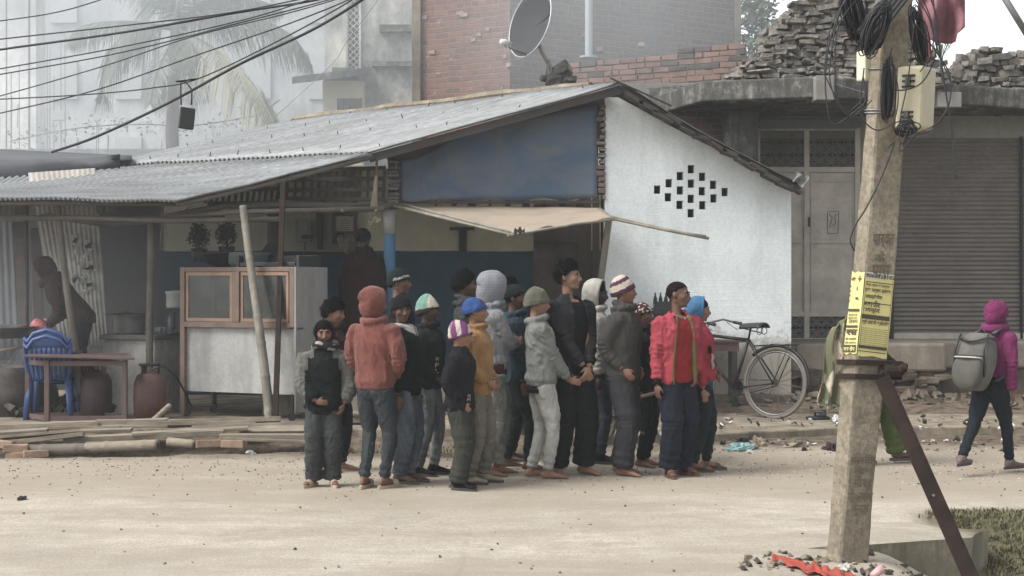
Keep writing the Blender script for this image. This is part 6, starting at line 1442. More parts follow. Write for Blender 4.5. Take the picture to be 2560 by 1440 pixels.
def person(px,py,H,yaw,head_yaw,label,skin=0,hf=None,fat=1.0,lean=0,twist=0,pitch=0,roll=0,Y=None,zbase=None,
           arms=('down','down'),top=None,topmat=None,legs='slim',legmat=None,feet='bare',feetmat=None,hat=None,hatmat=None,stance=.045,step=(0,0),toe=(8,8),
           bulk=1.0,hem=.47,collar=None,open_=None,inner=None,sleeve=1.0,seed=1,curl=.6,paint=None,pants_top=None,arm_kw={},sleeve_mat=None,hatpaint=None,mood=None,cuff=None,skirt=None):
    random.seed(seed); Y=Y or 5735/(py-705); X=(px-1280)*Y/F; zb=ground_z(X,Y) if zbase is None else zbase
    root=thing('person',label,'person',(X,Y,zb),R(yaw)); MWs=MW[root.name]; rr0=random.Random(seed*77); sway=rr0.uniform(-.05,.05); twist=twist or rr0.uniform(-7,7); lean=lean or rr0.uniform(-2,3); pitch=pitch or rr0.uniform(-3,7); roll=roll or rr0.uniform(-5,5)
    if step==(0,0): k_=rr0.uniform(-.035,.035); step=(k_,-k_)
    hf=hf or lerp(1/6.55,1/7.4,min(1,max(0,(H-1.2)/.5))); hh=H*hf; 
    pel=Vector((0,0,.53*H)); Rt=Matrix.Rotation(R(twist),3,'Z')@Matrix.Rotation(R(lean),3,'X')
    def T(v):
        v=Vector(v); f=min(1,max(0,(v.z-.50*H)/(.12*H))); 
        if f<=0: return v
        q=(pel+Rt@(v-pel))*f+v*(1-f); q.x+=sway*(v.z-.5*H)*f; return q
    sh=.80*H-(0.012*H if hf>.15 else 0); sw=.098*H*fat
    # head
    piv=T(Vector((0,.012*H,H-hh*.93))); Rh=Matrix.Rotation(R(head_yaw-yaw),3,'Z')@Matrix.Rotation(R(pitch),3,'X')@Matrix.Rotation(R(roll),3,'Y')
    hc=piv+Rh@Vector((0,-.03*hh,.43*hh))
    hv=lambda v: hc+Rh@(Vector(v)*hh)
    body=MB()
    def E(c,r): body.ell(hv(c),(r[0]*hh,r[1]*hh,r[2]*hh),18,12,Rh)
    E((0,.07,.13),(.325,.41,.365)); E((0,-.10,-.05),(.275,.29,.36)); E((0,-.14,-.30),(.185,.20,.17)); E((0,-.285,-.385),(.075,.07,.07)); E((0,.0,-.2),(.23,.26,.2))
    for s_ in (-1,1):
        E((s_*.165,-.25,-.09),(.09,.10,.10)); E((s_*.315,.04,-.04),(.035,.075,.12)); E((s_*.335,.06,-.02),(.03,.055,.10)); E((s_*.10,-.335,.10),(.12,.05,.04)); E((s_*.04,-.375,-.16),(.045,.06,.04))
    body.tube([hv((0,-.35,.08)),hv((0,-.40,-.03)),hv((0,-.455,-.135)),hv((0,-.41,-.17))],[.035*hh,.04*hh,.058*hh,.04*hh],8)
    E((0,-.345,-.245),(.10,.055,.05)); 
    nk=T(Vector((0,.015*H,.80*H))); body.tube([hv((0,.08,-.22)),hv((0,.09,-.42)).lerp(nk,.4),nk],[.175*hh,.18*hh,.25*hh],14)
    # torso core
    ringloft(body,[(.50*H,.07*H,.05*H,0),(.60*H,.065*H,.048*H,0),(.72*H,.08*H,.052*H,0),(.79*H,.08*H,.045*H,0),(.825*H,.04*H,.035*H,.005*H)],T,20)
    # arms
    AR=[]
    tor=bulk
    for i,s_ in ((0,1),(1,-1)):     # i=0: person's left (+x)
        kind=arms[i]; S=T(Vector((s_*sw,.004*H,sh-.01*H))); kw=arm_kw.get(i,{})
        tg={'down':(.135*fat,-.02,.47),'pocket':(.062,-.070*bulk,.555),'side_pocket':(.088,-.045,.525),'clasp':(.012,-.125,.50),'crossed':(-.055,-.115*bulk,.665),'back':(.05,.10,.53),'swing_f':(.12,-.16,.52),'swing_b':(.12,.15,.50),'up':(.05,-.16,.74),'reach':(.06,-.30,.66)}.get(kind,kind)
        pole={'down':(.5,.9,0),'pocket':(1,.75,-.2),'side_pocket':(.7,1,0),'clasp':(1,.5,-.5),'crossed':(.7,-.1,-1),'back':(1,.8,0),'reach':(.4,.3,-1)}.get(kind,(.4,1,-.2))
        if 'pole' in kw: pole=kw['pole']
        tgt=T(Vector((s_*tg[0]*H,tg[1]*H,tg[2]*H))); el,wr_=ik(S,tgt,.162*H,.148*H,Rt@Vector((s_*pole[0],pole[1],pole[2])))
        path=bez(S,el,wr_); n=len(path); rr=[lerp(.030,.021,min(1,j/(n*.55)))*H if j<n*.55 else lerp(.021,.0145,(j-n*.55)/(n*.45))*H for j in range(n)]
        body.tube(path,rr,10)
        fd=(wr_-el).normalized(); hd=kw.get('hd'); hd=(Rt@Vector((s_*hd[0],hd[1],hd[2]))) if hd else fd
        nrm=Rt@Vector(kw.get('nrm',(-s_*1.0,.3,0)) if 'nrm' not in kw else (s_*kw['nrm'][0],kw['nrm'][1],kw['nrm'][2]))
        if kind in('pocket','side_pocket'): hd=fd; 
        hand(body,wr_+fd*.008*H,hd,nrm,.095*H,s_,kw.get('curl',curl)); AR.append((s_,S,el,wr_,path))
    # legs
    LG=[]; aH=.040*H
    for i,s_ in ((0,1),(1,-1)):
        hip=Vector((s_*.047*H*fat,0,.50*H)); lift=step[2+i] if len(step)>2 else 0; an=Vector((s_*stance*H,step[i]*H+.01*H,aH+lift*H)); kn,an=ik(hip,an,.235*H,.235*H,Vector((s_*.12,-1,0)))
        path=bez(hip,kn,an,8,.7); n=len(path); rr=[interp([(0,.05),(.45,.034),(.55,.031),(.7,.032),(1,.019)],j/(n-1))*H for j in range(n)]
        body.tube(path,rr,12); LG.append((s_,hip,kn,an,path))
        FL=.155*H; ty=R(toe[i])*s_
        if feet in ('bare','slipper','sandal'): foot(body,an,ty,FL,zs=an.z-aH+(.004 if feet=='bare' else .022))
    me=fuse(body,.0068,2); sk=link_mesh('body',me,SK[skin],root,True)
    # eyes, brows, lips
    for s_ in (-1,1):
        mb=MB(); mb.ell((0,0,0),(.046,.026,.024),10,7,mi=0); V=[Vector((s_*.125,-.349,.012))+v for v in mb.v]; mb2=MB(); mb2.add(V,mb.f); b=len(mb2.f); m3=MB(); m3.ell((s_*.125,-.374,.012),(.027,.016,.027),8,6); mb2.add(m3.v,m3.f)
        add_part(root,'eye',mb2.v,mb2.f,[EYEW,EYE],conv=hv).data.polygons.foreach_set('material_index',[0]*b+[1]*(len(mb2.f)-b))
        mb=MB(); mb.tube([(s_*.055,-.385,.095),(s_*.12,-.382,.115),(s_*.20,-.345,.09)],[.014,.02,.01],5); mb.tube([(s_*.07,-.378,.035),(s_*.125,-.388,.046),(s_*.18,-.36,.03)],[.008,.012,.006],5); add_part(root,'eyebrow',mb.v,mb.f,HAIR,conv=hv)
    mb=MB(); mb.ell((0,-.385,-.235),(.085,.028,.018),10,6); mb.ell((0,-.38,-.268),(.07,.03,.02),10,6); add_part(root,'lips',mb.v,mb.f,LIP,conv=hv)
    # ---- trousers
    if legs:
        st={'slim':[(0,.060),(.2,.051),(.45,.038),(.55,.037),(.75,.033),(1,.028)],'wide':[(0,.064),(.3,.06),(.5,.056),(.75,.055),(1,.054)],'mid':[(0,.062),(.25,.056),(.5,.048),(.75,.045),(1,.042)]}[legs]
        mb=MB(); ringloft(mb,[(.445*H,.060*H*fat,.048*H,0.0),(.48*H,.088*H*fat,.066*H,0),(.53*H,.086*H*fat,.064*H,0),(.57*H,.078*H*fat,.058*H,0),(.60*H,.07*H,.05*H,0)],T,24)
        rnd=random.Random(seed+3)
        for s_,hip,kn,an,path in LG:
            lo=(an-kn).normalized(); end=an-lo*(.008*H if legs=='wide' else .014*H) ; pp=path[:-1]+[end]; L=len(pp)
            dense=[]
            for j in range(L-1):
                for q in range(6): dense.append(pp[j].lerp(pp[j+1],q/6))
            dense.append(pp[-1]); n=len(dense); rr=[]; ph=rnd.uniform(0,6)
            for j in range(n):
                f=j/(n-1); r_=interp(st,f)*H; stack=math.exp(-((f-.93)/.10)**2)*(.9 if legs!='wide' else .45)+math.exp(-((f-.5)/.09)**2)*.5
                r_*=1+.12*stack*math.sin(f*95+ph)+.03*math.sin(f*31+ph*2); rr.append(r_)
            b=len(mb.v); mb.tube(dense,rr,18,sx=.96)
        me=fuse(mb,.0085,2); fold(me,seed,.0050,18,(1.3,1.3,.9)); link_mesh('trousers',me,legmat,root,True)
    # ---- upper garment
    if top:
        b_=bulk*fat; BK=.004*H*(bulk-1)*10
        def rings(k=1.0,hemz=hem,grow=0):
            R_=[(hemz,.094,.070,0),(hemz+.02,.098,.073,0),(.55,.094,.069,-.002),(.60,.091,.066,-.003),(.66,.096,.068,-.004),(.72,.102,.070,-.004),(.765,.104,.067,-.002),(.795,.094,.058,.002),(.815,.074,.050,.006),(.835,.048,.042,.010),(.85,.036,.038,.012)]
            o=[]
            if top=='hoodie' or (bulk>1.05 and not open_): R_=[(hemz,.090,.067,0),(hemz+.020,.091,.068,0),(hemz+.028,.0965,.0725,0),(hemz+.04,.098,.073,0)]+[r_ for r_ in R_ if r_[0]>hemz+.05]
            for z,w_,d_,y_ in R_:
                if z<hemz: continue
                f=1 if z<.79 else .6
                o.append((z*H,(w_*b_*k+ (0))*H,(d_*(1+(b_-1)*f)*k)*H,y_*H))
            return o
        mb=MB(); rg=rings()
        if top=='hoodie' or cuff: rg=[(rg[0][0]-.003*H,rg[0][1]*.93,rg[0][2]*.93,0)]+rg
        ringloft(mb,rg,T,32,2.35)
        for s_,S,el,wr_,path in AR:
            pp=path[:-1]+[path[-1]-(wr_-el).normalized()*.012*H*(1 if not open_ else 1.4)]; dense=[]
            for j in range(len(pp)-1):
                for q in range(5): dense.append(pp[j].lerp(pp[j+1],q/5))
            dense.append(pp[-1]); n=len(dense); rr=[]; ph=random.uniform(0,6)
            for j in range(n):
                f=j/(n-1); r_=interp([(0,.043),(.2,.038),(.5,.033),(.75,.030),(.93,.027),(1,.022)],f)*H*sleeve*(1+(bulk-1)*.7); r_*=1+.12*math.exp(-((f-.5)/.13)**2)*math.sin(f*70+ph)+.10*math.exp(-((f-.86)/.1)**2)*math.sin(f*85+ph); rr.append(r_)
            mb.tube(dense,rr,16); mb.ell(S+Vector((0,0,-.006*H)),(.040*H*b_,.042*H*b_,.040*H),12,8)
        if collar or top=='hoodie':
            c0=T(Vector((0,.012*H,.835*H))); rr_=.052*H; cr_=.017*H if collar!='thick' else .03*H
            mb.tube([c0+Rt@Vector((math.cos(a)*rr_*1.05,math.sin(a)*rr_-.004*H,.008*H-.012*H*(-math.sin(a))*-1)) for a in [k*math.pi/10 for k in range(21)]],cr_,8,cap=False)
            if collar=='high': mb.tube([c0+Rt@Vector((math.cos(a)*rr_*.95,math.sin(a)*rr_*.95-.004*H,.03*H+.008*H*math.sin(a))) for a in [k*math.pi/10 for k in range(21)]],.013*H,8,cap=False)
        me=fuse(mb,.0085,3); fold(me,seed+20,.0075,14,(1.4,1.4,.8))
        mats=topmat if isinstance(topmat,(list,tuple)) else [topmat]
        if open_:
            bm=bmesh.new(); bm.from_mesh(me); dl=[]
            for f in bm.faces:
                c=f.calc_center_median(); z=c.z/H
                wd=interp(open_,z)
                dd=H*(interp([(hem,.071),(.6,.067),(.72,.07),(.765,.067),(.795,.058),(.815,.05),(.85,.04)],z)*(b_ if z<.79 else 1+(b_-1)*.6)*max(.01,1-(abs(c.x)/(.1*b_*H))**2.35)**(1/2.35))
                if c.y<-.012*H and abs(c.y+dd)<.017*H and abs(c.x)<wd*H and z>hem-.02 and z<.9: dl.append(f)
                elif z<hem+.004 and abs(c.x)<.07*H: dl.append(f)
                elif z>.83 and (c.x**2+c.y**2)**.5<.036*H: dl.append(f)
            bmesh.ops.delete(bm,geom=dl,context='FACES'); bm.to_mesh(me); bm.free()
        o=link_mesh('jacket' if top=='jacket' else ('hooded_top' if top=='hoodie' else 'shirt'),me,mats,root,True)
        if open_: md=o.modifiers.new('s','SOLIDIFY'); md.thickness=.009; md.offset=-1
        if paint:
            pc=np.empty(len(me.polygons)*3,np.float32); me.polygons.foreach_get('center',pc); pc=pc.reshape(-1,3)/H
            me.polygons.foreach_set('material_index',[paint(x,y,z) for x,y,z in pc])
        if inner is not None:
            mb=MB(); ringloft(mb,[(hem*H+.01,.088*b_*H,.062*b_*H,0)]+[(z,w_*.90,d_*.90,y_) for z,w_,d_,y_ in rings()[1:-2]],T,28,2.3)
            me=fuse(mb,.0085,3); fold(me,seed+33,.004,18); link_mesh('shirt',me,inner,root,True)
    # ---- head wear
    ht,hm=(hat or ('',None))[0],hatmat
    rs=seed*13
    def nz(p,sc,sd=0): return mnoise.noise(Vector(p)*sc+Vector((rs+sd,0,0)))
    if ht=='beanie':
        k=hat[1] if len(hat)>1 else {}
        up_=k.get('up',0); back=k.get('back',0); a=k.get('front',.13); bb_=k.get('backz',-.17); pt=k.get('point',0)
        V,F_=shell(lambda y,x:lerp(a,bb_,(y+.42)/.86),(.375,.455,.475,.475),extra=lambda d,p:Vector((0,back*max(0,d.z)**1.2,up_*max(0,d.z)**1.5+pt*max(0,d.z)**5))+p*(.05*nz(p,4)+.022*nz(p,13)+k.get('knit',0)*math.sin(math.atan2(d.x,d.y)*26)),brim=k.get('brim',.035),rows=26,seg=72)
        add_part(root,'hat',V,F_,hm,conv=hv,paint=hatpaint)
    if ht in('hair','crop','curly','beanie') :
        line={'hair':[(-.5,.27),(-.3,.25),(-.14,.10),(.0,.02),(.12,-.12),(.4,-.24)],'curly':[(-.5,.20),(-.3,.17),(-.14,.06),(.0,.0),(.12,-.14),(.4,-.26)],'crop':[(-.5,.36),(-.3,.32),(-.16,.20),(.0,.10),(.12,-.06),(.4,-.16)],'beanie':[(-.5,.16),(-.2,.06),(.0,-.02),(.12,-.12),(.4,-.22)]}[ht]
        rad={'hair':(.365,.43,.475,.475),'curly':(.395,.47,.495,.485),'crop':(.331,.417,.416,.371),'beanie':(.335,.36,.445,.40)}[ht]
        vol_=dict(hair=.09,curly=.12,crop=.0,beanie=0)[ht]; frq=dict(hair=6,curly=8,crop=4,beanie=4)[ht]
        V,F_=shell(lambda y,x:interp(line,y)+.02*math.sin(x*40)+.05*nz((x,y,0),5),rad,extra=lambda d,p:p*(vol_*nz(p,frq)+vol_*.7*nz(p,frq*2.6,4)+(.08 if ht in('hair','curly') else 0)*max(0,d.z)),rows=30,seg=84,ctr=(0,.07,.13) if ht=='crop' else None)
        if ht in('hair','curly'):
            mb=MB(); mb.add(V,F_); rnd=random.Random(seed)
            for _ in range(900 if ht=='hair' else 700):
                i=rnd.randrange(0,84*26); p=Vector(V[i]); d=(p-CC).normalized(); L=rnd.uniform(.05,.14 if ht=='hair' else .14); dr=(d*.8+Vector((rnd.gauss(0,.5),rnd.gauss(-.25 if ht=='hair' else 0,.5),rnd.gauss(0,.35)))).normalized(); q=p+dr*L; 
                sd=dr.cross(Vector((rnd.gauss(0,1),rnd.gauss(0,1),rnd.gauss(0,1)))).normalized()*.02
                mb.add([p-sd,p+sd,p+d.cross(sd).normalized()*.014,q],[(0,1,3),(1,2,3),(2,0,3)])
            V,F_=mb.v,mb.f
        add_part(root,'hair',V,F_,HAIR if ht!='crop' else pm('cropped_hair',srgb(30,22,19),.5,60,.95,bump=.5,bs=260,spec=.04),conv=hv)
    if ht=='hood':
        k=hat[1] if len(hat)>1 else {}; a0=R(k.get('open',60)); pk=k.get('peak',.05); sc_=k.get('s',1.0)
        mb=MB(); nb,na=48,22; bot=k.get('bot',.72)
        def hf_(u,v):
            al=lerp(a0,math.pi,v); be=2*math.pi*u; s_=math.sin(al); c_=math.cos(al); zz=math.cos(be); xx=math.sin(be)
            rz_=.50 if zz>0 else bot; rx_=.42 if zz>0 else lerp(.42,.36,min(1,-zz)); ry=.50 if c_<0 else .46
            narrow=(s_**.8); p=Vector((rx_*xx*narrow,-c_*ry,rz_*zz*narrow)); 
            if zz<0: p.y+=-.0+.05*(-zz); p.x*=1-.12*(-zz)*(v<.5)
            p+=Vector((0,pk*max(0,-c_)*max(0,zz+.2),pk*.6*max(0,zz)))
            if v<.08: p*=1.03
            p*=1+.05*nz(p,3.5)+.035*nz(p,8)
            return p*sc_+Vector((0,.02,.02))
        b=MB().grid(nb,na,hf_); 
        o=add_part(root,'hood',b.v,b.f,hm,conv=hv,paint=hatpaint); md=o.modifiers.new('s','SOLIDIFY'); md.thickness=.012; md.offset=1
        if not k.get('nohair'): 
            V,F_=shell(lambda y,x:interp([(-.5,.15),(-.25,.12),(-.1,.04),(.1,-.1),(.4,-.2)],y),(.345,.40,.45,.45),extra=lambda d,p:p*.05*nz(p,7)); add_part(root,'hair',V,F_,HAIR,conv=hv)
    # ---- feet
    for (s_,hip,kn,an,path),ty in zip(LG,(R(toe[0]),-R(toe[1]))):
        FL=.155*H; zs=an.z-aH
        Rz=Matrix.Rotation(ty,3,'Z')
        if feet in('slipper','sandal'):
            out=[]; 
            for j in range(22):
                a=2*math.pi*j/22; w_=.125 if math.sin(a)<0 else .1; out.append(Vector((w_*math.cos(a)*FL,(-.25+.55*math.sin(a))*FL,0)))
            mb=MB(); mb.prism([Vector((an.x,an.y,zs+.002))+Rz@p for p in out],(0,0,.020)); 
            yc=-.42 if feet=='slipper' else -.45; wy=.13 if feet=='slipper' else .07
            mb.grid(12,3,lambda u,v: Vector((an.x,an.y,zs))+Rz@Vector((math.cos(math.pi*u)*.125*FL,(yc+lerp(-wy,wy,v)+.03*math.cos(math.pi*u))*FL,.02+(.15+.05*v)*FL*math.sin(math.pi*u)**.7)))
            if feet=='sandal': mb.grid(10,2,lambda u,v: Vector((an.x,an.y,zs))+Rz@Vector((math.cos(math.pi*u)*.11*FL,(-.05+lerp(-.05,.05,v))*FL,.02+.3*FL*math.sin(math.pi*u)**.6)))
            o=mb.build('slipper' if feet=='slipper' else 'sandal',feetmat,None); o.parent=root; MW[o.name]=MWs
            md=o.modifiers.new('s','SOLIDIFY'); md.thickness=.004
        elif feet=='shoe':
            mb=MB(); foot(mb,an,ty,FL*1.03,1.12,toes=False,zs=zs+.012); 
            mb.tube([Vector((an.x,an.y,zs+.05)),Vector((an.x,an.y,zs+.085))],[.034*H*.9,.03*H*.9],14)
            me=fuse(mb,.006,3); fold(me,seed+50,.0015,60); so_=link_mesh('shoe',me,feetmat,root,True)
            out=[Vector((( .115 if math.sin(a)<0 else .095)*math.cos(a)*FL,(-.24+.57*math.sin(a))*FL,0)) for a in [2*math.pi*j/22 for j in range(22)]]
            mb=MB(); mb.prism([Vector((an.x,an.y,zs+.0))+Rz@p for p in out],(0,0,.022)); o=mb.build('sole',SOLE,None,bevel=.004); o.parent=so_; MW[o.name]=MWs
    return dict(root=root,hv=hv,T=T,H=H,hh=hh,AR=AR,LG=LG,Rt=Rt,Rh=Rh,hc=hc,M=Matrix.Translation(Vector((X,Y,zb)))@Matrix.Rotation(R(yaw),4,'Z'))
def child(P,name,mb,m,smooth=True,solid=0):
    me=bpy.data.meshes.new(name); me.from_pydata([tuple(v) for v in mb.v],[],mb.f); me.update(); 
    if any(mb.mi): me.polygons.foreach_set('material_index',mb.mi)
    o=link_mesh(name,me,m,P['root'],smooth)
    if solid: md=o.modifiers.new('s','SOLIDIFY'); md.thickness=solid; md.offset=0
    return o
def chest_patch(P,txt,x,z,w_,h,m,bulk=1.0,back=False,side=None):
    """small printed mark on the front of the garment: txt lines"""
    H=P['H']; mb=MB()
    for k,s_ in enumerate(txt):
        if s_ not in _T: _T[s_]=text_mesh(s_,.02)
        vs,fs=_T[s_]; x0=min(v.x for v in vs);x1=max(v.x for v in vs);y0=min(v.y for v in vs);y1=max(v.y for v in vs)
        hh_=h/len(txt)
        out=[]
        for v in vs:
            u=(v.x-x0)/(x1-x0); q=(v.y-y0)/(y1-y0); X=x+(u-.5)*w_; Z=z+h/2-hh_*(k+.9)+hh_*.75*q
            r_=min(.98,abs(X)/(.097*bulk)); d_=.0705*bulk*(1-r_**2.35)**(1/2.35)+.008
            out.append(P['T'](Vector((X*H,-d_*H-.004*H,Z*H))))
        mb.add(out,fs)
    return child(P,'print',mb,m,False)
SOLE=pm('rubber_sole',srgb(66,60,56),.2,9,.8,bump=0)
def jeans(name,c,fade): 
    t=NT(name); a=t.noise(5,5,.6,t.map((1.5,1.5,.6))); f=t.noise(60,3,.7,t.map((1,1,3)))
    c=mul(c,.75); fade=mul(fade,.8); t.set(t.mix(t.ramp(f,[(.4,0),(.65,.5)]),t.mix(t.ramp(a,[(.42,0),(.58,1)]),c,fade),mul(fade,1.25)),.92,0,.15); t.bump(t.noise(400,2),.3,.001); t.bump(t.noise(26,3,.55,dist=.8),.5,.010); return t.m
C_=cloth
blk=C_('black_fleece',srgb(34,38,40),bs=200); gryk=C_('grey_knit',srgb(108,108,101),bs=120,fuzz=.2); 
# 1 boy in black and grey jacket with scarf over his head
P=person(808,1215,1.27,8,8,'small boy facing the camera, patterned scarf round his head, black jacket with grey sleeves',0,hf=1/6.3,arms=((.125,-.05,.50),(.05,-.10,.52)),arm_kw={0:{'pole':(1.3,.5,0)},1:{'pole':(1.4,.3,-.2),'hd':(-1,-.1,-.1),'nrm':(0,1,0)}},top='jacket',topmat=[blk,gryk],
  paint=lambda x,y,z:1 if (abs(x)>(.108 if z<.7 else .090) or (z>.77 and abs(x)>.055)) and z>.50 else 0,bulk=1.17,hem=.44,legs='wide',legmat=C_('dusty_grey_jean',srgb(78,82,82)),feet='slipper',feetmat=pm('tan_slipper',srgb(168,148,124),.15,9,.8,bump=0),hat=('hood',{'open':66,'s':.86,'bot':.55,'peak':0}),hatmat=[C_('scarf_dark',srgb(52,52,54)),C_('scarf_light',srgb(170,168,160))],hatpaint=lambda c:1 if (c.y<-.20 and (math.sin(c.z*45)*math.sin(c.x*45)>.15)) else 0,collar='thick',seed=1,stance=.055,toe=(10,30),sleeve=1.32)
H=P['H']; mb=MB(); c0=P['T'](Vector((0,.0,.842*H)))
mb.tube([c0+Vector((math.cos(a)*.058*H,math.sin(a)*.055*H-.012*H,.01*H*math.sin(a*2))) for a in [k*math.pi/14 for k in range(29)]],[(.024+.004*math.sin(k*2.1))*H for k in range(29)],8,cap=False,mi=0)
for i in range(len(mb.mi)): mb.mi[i]=1 if (i*7)%11<3 else 0
child(P,'scarf',mb,[C_('scarf_dark',(0,0,0)),C_('scarf_light',(0,0,0))])
# 2 boy with dark hair just behind
person(838,1178,1.40,80,72,'bare headed boy with tousled black hair and maroon top behind the patterned scarf boy',2,arms=('down','down'),top='shirt',topmat=C_('maroon',srgb(84,44,48)),legs='slim',legmat=C_('dark_trouser',srgb(50,50,54)),feet='bare',hat=('curly',),seed=2,collar='high',Y=12.1)
# 3 red hoodie
P=person(938,1222,1.50,150,118,'boy in dusty red hooded sweater seen from behind, hands in front pocket',0,arms=('pocket','pocket'),top='hoodie',topmat=C_('brick_red_fleece',srgb(130,70,58),.2,160,fuzz=.25),bulk=1.08,hem=.50,legs='slim',legmat=jeans('dark_grey_jeans',srgb(44,50,54),srgb(64,70,74)),feet='slipper',feetmat=pm('tan_white_slider',srgb(176,160,138),.2,6,.8,bump=0),hat=('hood',{'open':50,'peak':.10,'s':.90}),hatmat=C_('brick_red_fleece',(0,0,0)),seed=3,stance=.05,toe=(15,5))
# 4 black jacket, white collar, faces camera
P=person(1012,1208,1.44,70,22,'boy in black cap and black jacket with white collar, looking at the camera',1,arms=('down','down'),top='jacket',topmat=C_('black_jacket',srgb(30,36,42)),bulk=1.10,hem=.47,legs='mid',legmat=jeans('blue_faded_jeans',srgb(62,72,84),srgb(106,114,122)),feet='sandal',feetmat=pm('brown_sandal',srgb(84,72,62),.2,9,.8,bump=0),hat=('beanie',{'front':.16,'up':.03,'knit':.006}),hatmat=C_('black_knit',srgb(30,31,33),bs=120),seed=4)
H=P['H']; mb=MB()
for s_ in (-1,1): mb.grid(6,4,lambda u,v:P['T'](Vector((s_*lerp(.012,.055,u)*H,(-.062+.05*u*u-.012*v)*H+.0,(.83-.045*v*(1-u*.4)+.012*u)*H))))
mb.tube([P['T'](Vector((math.cos(a)*.050*H,math.sin(a)*.046*H+.004*H,.842*H-.01*H*max(0,-math.sin(a))))) for a in [k*math.pi/8 for k in range(17)]],.012*H,6,cap=False)
child(P,'collar',mb,C_('white_collar',srgb(196,196,190)),solid=.006)
# 5 tall boy, black cap with white lettered band
P=person(1000,1142,1.67,80,82,'tall boy behind the red hood, dark woollen cap with a white lettered band',1,arms=('down','down'),top='jacket',topmat=C_('dark_grey_jacket',srgb(40,40,44)),legs='slim',legmat=C_('dark_trouser',(0,0,0)),feet='shoe',feetmat=blk,hat=('beanie',{'front':.12,'up':.03}),hatmat=[C_('dark_green_knit',srgb(32,44,44),bs=120),C_('white_band',srgb(176,178,174))],hatpaint=lambda c:1 if .10<(c.z-.12+ (c.y+.42)*.36)*1.0<.20 and c.y<.18 else 0,seed=5,Y=13.1)
mb=MB(); s_='NYZN'; _T[s_]=text_mesh(s_,.02); vs,fs=_T[s_]; x1=max(v.x for v in vs)
for sd_ in (1,-1):
    out=[]
    for v in vs:
        u=v.x/x1; y=lerp(-.30,.12,u); zc=.12-(y+.42)*.36+.10+v.y*.11; xx=.41*math.sqrt(max(0,1-((y-.04)/.49)**2))*math.sqrt(max(0,1-((zc-.06)/.50)**2))+.03; out.append(P['hv'](Vector((sd_*xx*1.04,y if sd_<0 else -.18-y,zc))))
    mb.add(out,fs)
child(P,'cap_lettering',mb,blk,False)
# 6 multicolour beanie
P=person(1068,1190,1.415,75,80,'boy in teal, cream and maroon knitted cap and dark hooded jacket with white letters',3,arms=('pocket','pocket'),top='hoodie',topmat=C_('charcoal_hoodie',srgb(44,46,48)),bulk=1.14,hem=.49,legs='slim',legmat=jeans('grey_torn_jeans',srgb(70,76,80),srgb(116,120,122)),feet='shoe',feetmat=C_('black_shoe',srgb(34,34,36)),hat=('beanie',{'front':.12,'up':.06,'back':.04,'point':.08,'backz':-.2}),hatmat=[C_('cream_knit',srgb(192,188,164)),C_('teal_knit',srgb(128,174,156)),C_('maroon_knit',srgb(84,52,62))],hatpaint=lambda c:2 if c.z<.14-.2*(c.y+.3) else (1 if c.y>-.02 else 0),seed=6)
chest_patch(P,['W','P','L'],-.055,.63,.03,.10,EYEW,1.1)
# 7 small boy striped hat
def stripe(k1,a,b,th,tilt=(0,.5,1)):
    t=Vector(tilt).normalized(); return lambda c:1 if math.sin((c.dot(t))*k1+a)>th else 0
purple=C_('purple_knit',srgb(132,70,128)); cream=C_('cream_knit2',srgb(198,186,170))
P=person(1148,1226,1.245,72,84,'smallest boy in purple and cream striped cap, navy jacket with a white badge',2,hf=1/6.25,arms=('side_pocket','side_pocket'),top='jacket',topmat=C_('navy_black',srgb(36,36,44)),bulk=1.16,hem=.47,legs='wide',legmat=C_('olive_dark',srgb(74,76,68)),feet='shoe',feetmat=C_('black_shoe',(0,0,0)),hat=('beanie',{'front':.10,'up':.02,'back':.12,'brim':.03,'backz':-.24}),hatmat=[purple,cream,C_('pink_knit',srgb(176,126,146))],hatpaint=lambda c:(0 if c.z<.10-.38*(c.y+.4)+.06 else (1 if math.sin((c.y*.75-c.z*.25)*19+1.2)>.25 else (2 if c.y>.3 and math.sin(c.y*50)>.3 else 0))),seed=7,stance=.052,pitch=6)
chest_patch(P,['S','FI'],-.06,.555,.028,.045,EYEW,1.12)
# 8 blue beanie mustard
P=person(1190,1212,1.42,75,88,'boy in bright blue cap and mustard hooded fleece behind the striped cap boy',2,arms=('pocket','pocket'),top='hoodie',topmat=C_('mustard_fleece',srgb(158,114,58),.2,160,fuzz=.2),bulk=1.16,hem=.48,legs='mid',legmat=C_('beige_grey',srgb(128,122,110)),feet='shoe',feetmat=C_('beige_clog',srgb(160,152,134)),hat=('beanie',{'front':.10,'up':-.02,'back':.05,'backz':-.15}),hatmat=[C_('blue_knit',srgb(52,92,156)),C_('red_knit',srgb(116,64,108))],hatpaint=lambda c:1 if abs(c.x)<.3 and math.hypot(c.z-.30,c.y+.20)<.09 and math.sin(c.z*90)>-.2 else 0,seed=8)
# 9 bare headed grey sweater behind
person(1160,1148,1.64,95,100,'bare headed boy in dark grey jumper between the blue cap and the plaid hood',1,arms=('down','down'),top='shirt',topmat=C_('dark_grey_jumper',srgb(76,76,80)),collar='high',legs='slim',legmat=C_('dark_trouser',(0,0,0)),feet='bare',hat=('hair',),seed=9,Y=13.0)
